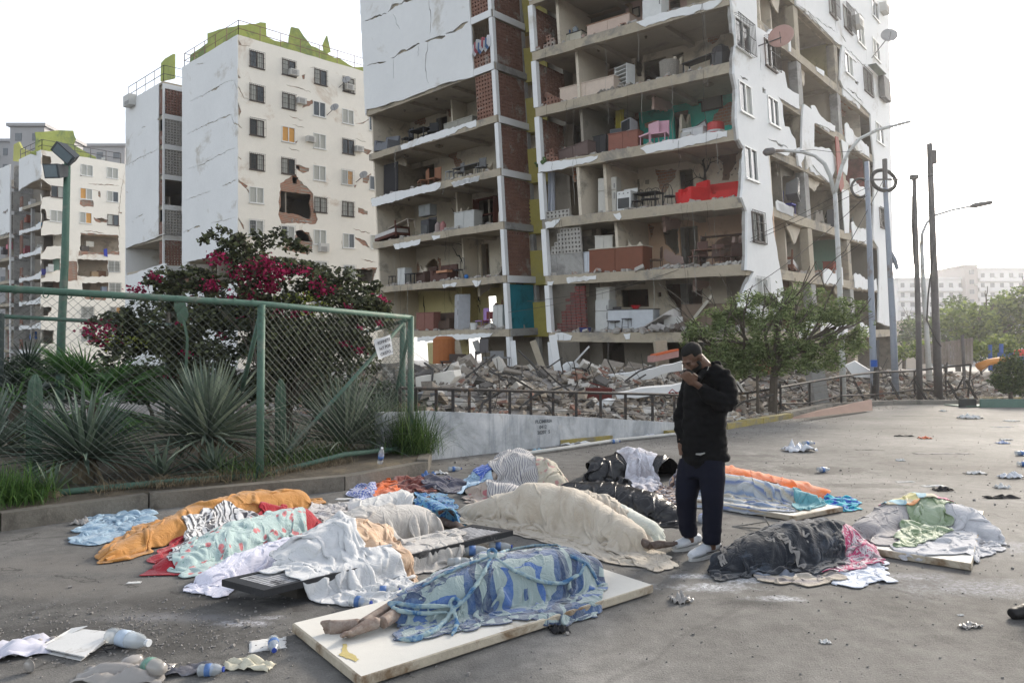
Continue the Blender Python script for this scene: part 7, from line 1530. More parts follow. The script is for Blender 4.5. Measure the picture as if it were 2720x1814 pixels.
for sg in(1,-1):eb.tube([hp_(.014*sg,.0975,.012),hp_(.032*sg,.096,.018),hp_(.052*sg,.083,.012)],[.0035,.0045,.002],6)
obj('eyebrows',eb,HAIR,man,True)
eb=MB()
for sg in(1,-1):eb.tube([hp_(.017*sg,.0905,-.006),hp_(.031*sg,.0915,-.010),hp_(.046*sg,.083,-.006)],[.0012,.002,.001],5)
obj('eyelashes',eb,HAIR,man,True)
# jacket
j=MB()
etube(j,[M5(325,232,5.70),M5(322,262,5.70),M5(312,300,5.71),M5(302,400,5.72),M5(298,520,5.72),M5(296,640,5.72),M5(292,730,5.72),M5(296,800,5.72),M5(312,868,5.71)],[(.085,.075),(.13,.095),(.185,.125),(.20,.15),(.195,.155),(.195,.155),(.20,.165),(.205,.17),(.20,.168)],lv_,22)
j.tube([M5(348,262,5.62),M5(408,300,5.55),M5(447,375,5.51),M5(444,455,5.48),M5(430,490,5.45)],[.075,.090,.088,.084,.066],12)
j.tube([M5(448,455,5.48),M5(410,470,5.44),M5(345,425,5.44),M5(285,380,5.455),M5(268,363,5.46)],[.074,.074,.066,.054,.048],12)
j.tube([M5(260,270,5.82),M5(215,330,5.88),M5(178,450,5.92),M5(150,575,5.90),M5(158,660,5.84),M5(152,735,5.79)],[.07,.085,.076,.073,.062,.046],12)
j.tube([M5(345,215,5.66),M5(375,222,5.68),M5(385,240,5.76),M5(350,238,5.82)],[.03,.045,.045,.03],8)
# collar pulled up over the mouth
j.tube([M5(250,330,5.50),M5(222,290,5.50),M5(190,268,5.49),M5(160,262,5.50)],[.04,.038,.030,.016],8)
j.tube([M5(300,262,5.60),M5(262,300,5.54),M5(238,330,5.50)],[.03,.03,.03],8)
def jd(c):
    p=c*1.0;return.022*abs(noise.noise(Vector((p.x*5,p.y*5,p.z*13))))-.004+.009*noise.noise(Vector((p.x*12,p.y*12,p.z*26)))+.0015*noise.noise(p*55)
fuse('jacket',j,.011,JK,man,5,disp=jd)
obj('shirt_hem',MB().tube([M5(240,797,5.53),M5(270,800,5.52),M5(300,790,5.515)],[.006,.011,.005],6),mat('grey_tee',(.25,.25,.24),.9,.1),man,True)
obj('necklace',MB().tube([M5(325,228,5.60),M5(318,250,5.585),M5(300,275,5.575),M5(283,290,5.57)],.0035,5),mat('silver_chain',(.42,.40,.36),.35,.3,200,metal=.8),man,True)
# trousers
t_=MB()
etube(t_,[M5(282,790,D0),M5(280,880,D0),M5(278,960,5.70)],[(.165,.135),(.18,.145),(.165,.13)],lv_,18)
etube(t_,[M5(222,850,5.79),M5(196,960,5.77),M5(178,1080,5.75),M5(180,1180,5.78),M5(190,1262,5.80),M5(200,1322,5.82)],[(.112,.115),(.108,.108),(.090,.088),(.078,.08),(.070,.075),(.064,.07)],lv_,16)
etube(t_,[M5(338,850,5.63),M5(346,960,5.59),M5(348,1080,5.57),M5(348,1200,5.57),M5(344,1300,5.59),M5(340,1374,5.60)],[(.110,.115),(.104,.106),(.088,.088),(.077,.08),(.072,.075),(.068,.072)],lv_,16)
def td(c):return.010*abs(noise.noise(Vector((c.x*6,c.y*6,c.z*9+3))))+.008*max(0,.5-c.z)*2*noise.noise(Vector((c.x*9,c.y*9,c.z*34)))+.0012*noise.noise(c*60)
fuse('trousers',t_,.010,TR,man,4,disp=td)
# shoes
def shoe(heel,toe,par):
    heel=Vector(heel);toe=Vector(toe);d=(toe-heel);L=d.length;d.normalize();s_=Vector((-d.y,d.x,0));g=t_=thing('trainer',None,None,(0,0,0)) if False else None
    u=MB()
    prof=[(0,.034,.065,.065),(.06,.042,.090,.07),(.22,.043,.105,.072),(.38,.045,.098,.06),(.55,.049,.080,.045),(.72,.054,.068,.035),(.88,.050,.058,.028),(1.0,.032,.044,.016)]
    etube(u,[heel+d*L*a+Vector((0,0,.022+zh*.5)) for a,w_,zh,r in prof],[(w_,zh*.5) for a,w_,zh,r in prof],s_,16)
    u.tube([heel+d*L*.16+Vector((0,0,.05)),heel+d*L*.13+Vector((0,0,.105))],[.045,.044],12)
    fuse('shoe',u,.006,SH,par,4);so_=MB();n=22;o=0
    for z in(.002,.026):
        for i in range(n):
            a=2*math.pi*i/n;x=(.5-.53*math.cos(a))*L;wv=.056*(1-.18*math.cos(a-3.1)*0)*math.sin(a)*(1.0 if math.cos(a)<.2 else.86);so_.v.append(tuple(heel+d*x+s_*wv+Vector((0,0,z))))
    so_.f=[tuple(range(n-1,-1,-1)),tuple(range(n,2*n))]+[(i,(i+1)%n,n+(i+1)%n,n+i) for i in range(n)]
    obj('shoe_sole',so_,SOL,par)
    lc=MB()
    for i in range(4):c=heel+d*L*(.44+.085*i)+Vector((0,0,.108-.013*i));lc.tube([c-s_*.026,c+Vector((0,0,.005)),c+s_*.026],.003,5)
    obj('laces',lc,SOL,par);return heel,d,s_,L
shoe(G(1858,1450),G(1789,1465),man);h1,d1,s1_,L1=shoe(G(1908,1468),G(1834,1491),man)
sd0=s1_ if s1_.y<0 else-s1_
sw=MB().add([h1+d1*L1*a+sd0*w_+Vector((0,0,z)) for a,w_,z in((.30,.047,.045),(.36,.047,.036),(.62,.052,.050),(.66,.050,.058),(.40,.0475,.052))],[(0,1,2,3,4)]);obj('shoe_mark',sw,mat('mark_dark',(.03,.03,.04),.6,.1),man)
obj('heel_patch',MB().add([h1+d1*L1*a+sd0*w_+Vector((0,0,z)) for a,w_,z in((-.02,.036,.035),(.10,.046,.035),(.12,.046,.072),(0,.036,.08))],[(0,1,2,3)]),MATS['mark_dark'],man)
# ---- feet of the covered bodies
def foot(mb,heel,toe,up,L=.235,w_=.042,toes=True):
    """bare foot from heel to toe; 'up' is the instep side"""
    heel=Vector(heel);d=(Vector(toe)-heel).normalized();up=Vector(up);up=(up-d*up.dot(d)).normalized();s_=d.cross(up)
    pr=[(0,.026,.026),(.08,.031,.034),(.25,.030,.036),(.45,.034,.030),(.65,.042,.022),(.78,.044,.017)]
    etube(mb,[heel+d*L*a+up*(h-.026) for a,w,h in pr],[(w,h) for a,w,h in pr],s_,14)
    for i in range(5):
        o=-.035+.0172*i;tl=(.058,.050,.046,.041,.036)[i];r=(.0130,.0090,.0085,.0080,.0075)[i];c=heel+d*L*.74+s_*(o*1.0+.002)-up*.006
        mb.tube([c,c+d*tl*.55+up*.004,c+d*tl*.85-up*.002,c+d*tl],[r*1.0,r*1.02,r*1.05,r*.55],8)
    return heel,d,up
def GZ(x,y,z):return G(x,y)+Vector((0,0,z))
SKD=skinmat('skin_dusty',(.20,.14,.11),.55)
zb=.066
pc=thing('person','covered body on the chipped door panel, only two bare dusty feet showing','person',G(1200,1640)+Vector((0,0,.06)))
b=MB()
#anA = G(1030,1674,.12)+Vector((0,0,0)); 
foot(b,G(1008,1655,.12),G(858,1702,.085),Vector((-.1,.5,.8)),.235);foot(b,G(945,1676,.11)+Vector((0,.10,0)),G(850,1680,.09)+Vector((0,.06,0)),Vector((-.25,.9,-.1)),.215)
b.tube([G(1008,1655,.12)+Vector((.015,.01,-.0)),GZ(1090,1664,.13),GZ(1200,1640,.14)],[.036,.045,.05],10);b.tube([G(945,1676,.11)+Vector((.02,.10,0)),GZ(1070,1660,.12)+Vector((0,.1,0)),GZ(1200,1632,.14)+Vector((0,.05,0))],[.034,.044,.05],10)
etube(b,[GZ(1190,1634,.14),GZ(1300,1612,.16),GZ(1440,1588,.16),GZ(1500,1578,.15)],[(.09,.05),(.12,.07),(.12,.06),(.07,.05)],Vector((.2,1,0)))
ell(b,GZ(1545,1569,.13),(Vector((1,0,0)),Vector((0,1,0)),Vector((0,0,1))),(.06,.055,.05))
fuse('body',b,.0048,SKD,pc,3)
q_=MB();q_.tube([GZ(1050,1674,.125),GZ(1090,1665,.13),GZ(1150,1652,.14)],[.05,.058,.06],12);q_.tube([GZ(1060,1665,.12)+Vector((0,.1,0)),GZ(1150,1645,.13)+Vector((0,.07,0))],[.05,.058],12)
fuse('trouser_legs',q_,.01,cmat('trouser_maroon',(.07,.022,.022),kind='mottle',dirt=.2,args=dict(s=6,stops=[(.45,(.05,.022,.02)),(.6,(.20,.02,.03))])),pc,4,disp=lambda c:.008*noise.noise(c*25))
pc=thing('person','covered body under the cream sheet, one dark bare foot showing','person',G(1600,1430))
b=MB();SKK=skinmat('skin_dark_dusty',(.075,.048,.038),.25)
foot(b,G(1732,1452,.06),G(1800,1440,.09),Vector((-.2,.15,.95)),.235);b.tube([G(1732,1452,.06)+Vector((-.01,0,.01)),GZ(1690,1462,.09),GZ(1600,1440,.11)],[.036,.045,.05],10)
etube(b,[GZ(1620,1438,.10),GZ(1500,1405,.12),GZ(1400,1388,.12),GZ(1330,1380,.10)],[(.08,.05),(.11,.06),(.11,.06),(.06,.04)],Vector((.2,1,0)))
fuse('body',b,.005,SKK,pc,3)
pc=thing('person','covered body under the blue and brown fleece, dark foot at its lower end','person',G(1150,1380))
b=MB();foot(b,G(1205,1396,.06),G(1245,1400,.10),Vector((0,.3,1)),.2);b.tube([G(1205,1396,.06),G(1160,1380,.07),G(1120,1360,.08)],[.035,.05,.06],8);fuse('body',b,.008,SKK,pc,3)
# ---- knots and twisted strands of the blue blanket (parts of it)
def strand(pts,r,z0=0,seed=0,tw=3):
    """bunched cloth: several thin strands winding round a path lying on what is below"""
    R=random.Random(seed);mb=MB();path=[Vector(p) for p in pts];fine=[]
    for a,b_ in zip(path[:-1],path[1:]):
        for i in range(7):fine.append(a.lerp(b_,i/7))
    fine.append(path[-1]);n=len(fine)
    for s_ in range(tw):
        ph=s_*2*math.pi/tw;pp2=[];rr=[]
        for i,p in enumerate(fine):
            t=(fine[min(i+1,n-1)]-fine[max(i-1,0)]).normalized();u=t.orthogonal().normalized();v=t.cross(u);a=ph+i*.33
            k=math.sin(math.pi*min(1,(i+1)/(n+1)))**.4;pp2.append(p+(u*math.cos(a)+v*math.sin(a))*r*.55*k+Vector((R.gauss(0,.002),R.gauss(0,.002),0)));rr.append(r*.62*k+.002)
        mb.tube(pp2,rr,9)
    return mb
def on(px,py,z=.0):
    d=ray(px,py);prev=None
    for i in range(400):
        t=2.5+i*.03;p=CAM+d*t
        if p.z<HF.sample(np.array([p.x]),np.array([p.y]))[0]+.004:return CAM+d*(t-.015)+Vector((0,0,z))
    return G(px,py)
mb=MB()
for k,(pts,r) in enumerate((([(1307,1478),(1290,1515),(1262,1560),(1225,1605),(1208,1618)],.020),([(1307,1478),(1370,1520),(1440,1548),(1490,1552),(1540,1528),(1555,1498)],.022),([(1307,1478),(1350,1462),(1420,1450),(1480,1448)],.020),([(1307,1478),(1240,1500),(1170,1530),(1120,1560)],.016),([(1480,1448),(1520,1480),(1560,1500),(1585,1540)],.022),
        ([(1208,1612),(1150,1612),(1100,1612),(1060,1605),(1030,1602)],.024),([(1208,1612),(1185,1650),(1150,1680),(1100,1700),(1060,1700)],.028),([(1205,1618),(1215,1660),(1200,1690)],.020),([(1030,1606),(1060,1625),(1120,1632),(1190,1628)],.022))):
    s_=strand([on(x,y,.006) for x,y in pts],r*.55,seed=k);mb.add(s_.v,s_.f)
for(x,y,r) in((1307,1480,.026),(1208,1614,.028)):
    c=on(x,y,.03);mb.tube([c+Vector((math.cos(u)*r,math.sin(u)*r*.4,math.sin(u)*r*.8)) for u in[i*math.pi/5 for i in range(11)]],r*.45,9,False)
fuse('knotted_ends',mb,0.006,cmat('blanket_rope',(.16,.24,.30),kind='mottle',dirt=.08,bsc=100,args=dict(s=1,stops=[(.3,(.1,.2,.3)),(.7,(.3,.38,.4))])),bl_,2,disp=lambda c:.003*noise.noise(c*50))
q=NB('blanket_rope2');v=q.coord('Object');q.base(q.ramp(q.noise(v,11,3,.6,1.2),[(.36,(.05,.13,.26)),(.46,(.16,.25,.33)),(.55,(.27,.35,.36)),(.7,(.30,.38,.38))]));q.bump(q.noise(v,60,4,.7),.5,.006);rm=q.fin(.9,.2)
for o in kids(bl_):o.data.materials.clear();o.data.materials.append(rm)
# bare back patch and dusty blue inner cloth at the top of the blue blanket
# ================================================================== FURNITURE IN THE OPEN FLATS
def fm(c,r=.7):return mat('furn_%02d_%02d_%02d'%tuple(int(x*99) for x in c),c,r,.12,4,bump=.15)
def B_(x,y,z,w_,d,h,M=None):return MB().box((x,y,z),(w_,d,h),M=M)
def P_chair(c,hb=.95,w_=.42):
    m=fm(c);r=[('seat',B_(0,0,.45,w_,w_,.05),m),('backrest',B_(0,w_/2-.02,.72,w_,.03,hb-.5),m)]
    for sx in(-1,1):
        for sy in(-1,1):r.append(('leg',MB().tube([(sx*(w_/2-.03),sy*(w_/2-.03),0),(sx*(w_/2-.04),sy*(w_/2-.04),.43 if sy<0 else hb-.2)],.016,5),m))
    return r
def P_wirechair(c):
    m=fm(c,.4);q_=[(-.19,.19,.45),(-.19,.20,.75),(-.12,.21,.93),(0,.215,.97),(.12,.21,.93),(.19,.20,.75),(.19,.19,.45)]
    r=[('seat',MB().rev([(.2,.43),(.21,.455),(.2,.48)],14),m),('backrest',MB().tube(q_,.014,6).tube([(-.07,.2,.46),(-.06,.21,.93)],.008,4).tube([(.07,.2,.46),(.06,.21,.93)],.008,4),m)]
    for sx in(-1,1):
        for sy in(-1,1):r.append(('leg',MB().tube([(sx*.13,sy*.13,.43),(sx*.2,sy*.21,0)],.012,5),m))
    return r
def P_table(c,w_=1.2,d=.75,h=.75):
    m=fm(c);r=[('tabletop',B_(0,0,h-.02,w_,d,.04),m)]
    for sx in(-1,1):
        for sy in(-1,1):r.append(('leg',B_(sx*(w_/2-.06),sy*(d/2-.06),(h-.04)/2,.05,.05,h-.05),m))
    return r
def P_fridge(c,h=1.6,w_=.68):m=fm(c,.45);return[('body',B_(0,.02,h/2,w_,.6,h),m),('door',B_(0,-.31,h*.33,w_-.02,.05,h*.6),m),('door',B_(0,-.31,h*.82,w_-.02,.05,h*.32),m),('handle',B_(-w_/2+.08,-.35,h*.5,.03,.03,.3),fm((.2,.2,.2))),('handle',B_(-w_/2+.08,-.35,h*.76,.03,.03,.2),fm((.2,.2,.2)))]
def P_stove(c):m=fm(c,.45);return[('body',B_(0,0,.45,.62,.58,.9),m),('oven_door',B_(0,-.30,.4,.5,.03,.42),fm((.02,.02,.02),.2)),('knobs',MB().box((-.2,-.3,.8),(.04,.03,.04)).box((0,-.3,.8),(.04,.03,.04)).box((.2,-.3,.8),(.04,.03,.04)),fm((.1,.1,.1))),('splash_back',B_(0,.27,1.0,.62,.03,.16),m)]
def P_cabinet(c,w_=1.2,d=.5,h=.9,top=None):m=fm(c);return[('body',B_(0,0,h/2,w_,d,h),m),('top',B_(0,0,h+.02,w_+.06,d+.06,.035),fm(top) if top else m),('door',B_(-w_/4,-d/2-.012,h/2,w_/2-.03,.02,h-.1),m),('door',B_(w_/4,-d/2-.012,h/2,w_/2-.03,.02,h-.1),m)]
def P_sofa(c,w_=2.0):
    m=fm(c,.8);return[('base',B_(0,0,.22,w_,.85,.34),m),('seat_cushion',B_(-w_*.22,-.08,.45,w_*.40,.62,.14),m),('seat_cushion',B_(w_*.22,-.08,.45,w_*.40,.62,.14),m),('backrest',MB().hexa([(-w_/2,.28,.4),(w_/2,.28,.4),(w_/2,.45,.4),(-w_/2,.45,.4),(-w_/2+.05,.34,.98),(w_/2-.05,.34,.98),(w_/2-.05,.46,.98),(-w_/2+.05,.46,.98)]),m),('armrest',B_(-w_/2+.1,-.03,.36,.22,.8,.62),m),('armrest',B_(w_/2-.1,-.03,.36,.22,.8,.62),m)]
def P_tv(c,w_=.7):m=fm(c,.5);return[('casing',MB().hexa([(-w_/2,-.1,0),(w_/2,-.1,0),(w_/2*.6,.35,.05),(-w_/2*.6,.35,.05),(-w_/2,-.1,w_*.75),(w_/2,-.1,w_*.75),(w_/2*.6,.35,w_*.6),(-w_/2*.6,.35,w_*.6)]),m),('screen',B_(0,-.11,w_*.38,w_*.84,.02,w_*.58),fm((.02,.025,.03),.15))]
def P_shelf(c,w_=1.2,d=.35,h=1.5,n=4):
    m=fm(c);r=[('side_panel',B_(-w_/2,0,h/2,.03,d,h),m),('side_panel',B_(w_/2,0,h/2,.03,d,h),m)]+[('shelf',B_(0,0,.1+i*(h-.15)/(n-1),w_-.04,d,.03),m) for i in range(n)]
    return r
def P_cyl(c,r_=.15,h=.6):return[('body',MB().rev([(r_*.9,0),(r_,.05),(r_,h*.75),(r_*.7,h*.88),(r_*.3,h*.92)],14),fm(c,.5)),('collar',MB().rev([(r_*.5,h*.9),(r_*.5,h)],10),fm(c,.5))]
def P_bucket(c,r_=.18,h=.3):return[('body',MB().rev([(r_*.8,0),(r_,h),(r_*.95,h),(r_*.76,.02)],14),fm(c,.5)),('handle',MB().tube([(-r_,0,h),(0,0,h+.12),(r_,0,h)],.006,4),fm((.3,.3,.3)))]
def P_bed(c,w_=1.9):return[('mattress',B_(0,0,.42,w_,1.1,.22),fm((.5,.48,.46))),('frame',B_(0,0,.22,w_+.06,1.14,.16),fm(c)),('headboard',MB().box((-w_/2-.05,0,.6),(.05,1.1,.12)).box((-w_/2-.05,-.5,.5),(.07,.07,1.0)).box((-w_/2-.05,.5,.5),(.07,.07,1.0)),fm(c))]
def P_stool(c):m=fm(c);return[('seat',B_(0,0,.6,.34,.34,.04),m)]+[('leg',MB().tube([(sx*.13,sy*.13,.58),(sx*.17,sy*.17,0)],.017,5),m) for sx in(-1,1) for sy in(-1,1)]+[('rung',MB().box((0,-.15,.22),(.3,.02,.02)).box((0,.15,.22),(.3,.02,.02)),m)]
def P_curtain(c,w_=.8,h=2.0):
    mb=MB();n=18
    for i in range(n+1):
        x=-w_/2+w_*i/n;y=.05*math.sin(i*1.7)+.02*math.sin(i*.6)
        mb.v+=[(x,y,h),(x*.95+.02*math.sin(i),y*1.4,h*.5),(x+.03*math.sin(i*2),y*1.6,.0+.06*math.sin(i*.9))]
    for i in range(n):
        for j_ in(0,1):mb.f.append((i*3+j_,i*3+j_+1,i*3+3+j_+1,i*3+3+j_))
    m2=MB();N0=len(mb.v);mb.v+=[(x,y+.012,z) for x,y,z in mb.v[:N0]];mb.f+=[tuple(N0+i for i in f[::-1]) for f in mb.f]
    return[('cloth',mb,fm(c,.9))]
def P_bottle(c):return[('body',MB().rev([(.13,0),(.14,.03),(.14,.3),(.05,.36),(.035,.4)],14),fm(c,.2))]
def P_heap(c,s=.5,n=26,seed=1):
    R=random.Random(seed);mb=MB()
    for i in range(n):r_=R.random();mb.chunk((R.gauss(0,s*.45),R.gauss(0,s*.3),s*.25*R.random()),(R.uniform(.1,.4)*s*1.3,R.uniform(.1,.3)*s*1.3,R.uniform(.03,.14)),rotm(R,.6),.2,R)
    return[('pieces',mb,fm(c,.9))]
def P_roundtable(c):return[('tabletop',MB().rev([(.5,.72),(.5,.75)],20),fm(c,.4))]+[('leg',MB().tube([(.3*math.cos(a),.3*math.sin(a),.72),(.38*math.cos(a),.38*math.sin(a),0)],.016,5),fm(c,.4)) for a in(.7,2.3,3.9,5.5)]
def place(nm,label,cat,F,k,Zf,x,y,b,parts,rz=0.0,dz=0.0,tilt=0.0,tiltx=0.0,sc=1.0,grp=None):
    px,py=Zf([(x,y)])[0];a=F.fr(px,py,b)[0];o=F.p(a,b,k*H+dz+.003)
    M=Matrix((F.ex.normalized(),-F.ey.normalized() if False else F.ey.normalized(),Vector((0,0,1)))).transposed()@Matrix.Rotation(rz,3,'Z')@Matrix.Rotation(tilt,3,'Y')@Matrix.Rotation(tiltx,3,'X')
    t_=thing(nm,label,cat,o,grp)
    if len(parts)==1:
        mb=MB();mb.v=[tuple(o+M@Vector(v)*sc) for v in parts[0][1].v];mb.f=parts[0][1].f;bpy.data.objects.remove(t_);return solo(nm,mb,parts[0][2],label,cat,grp)
    for pn,pm,m in parts:
        mb=MB();mb.v=[tuple(o+M@Vector(v)*sc) for v in pm.v];mb.f=pm.f;obj(pn,mb,m,t_)
    return t_
WT=(.62,.62,.60);BK=(.03,.03,.032);DB=(.10,.055,.035);MBR=(.24,.11,.06);GY=(.28,.28,.29)
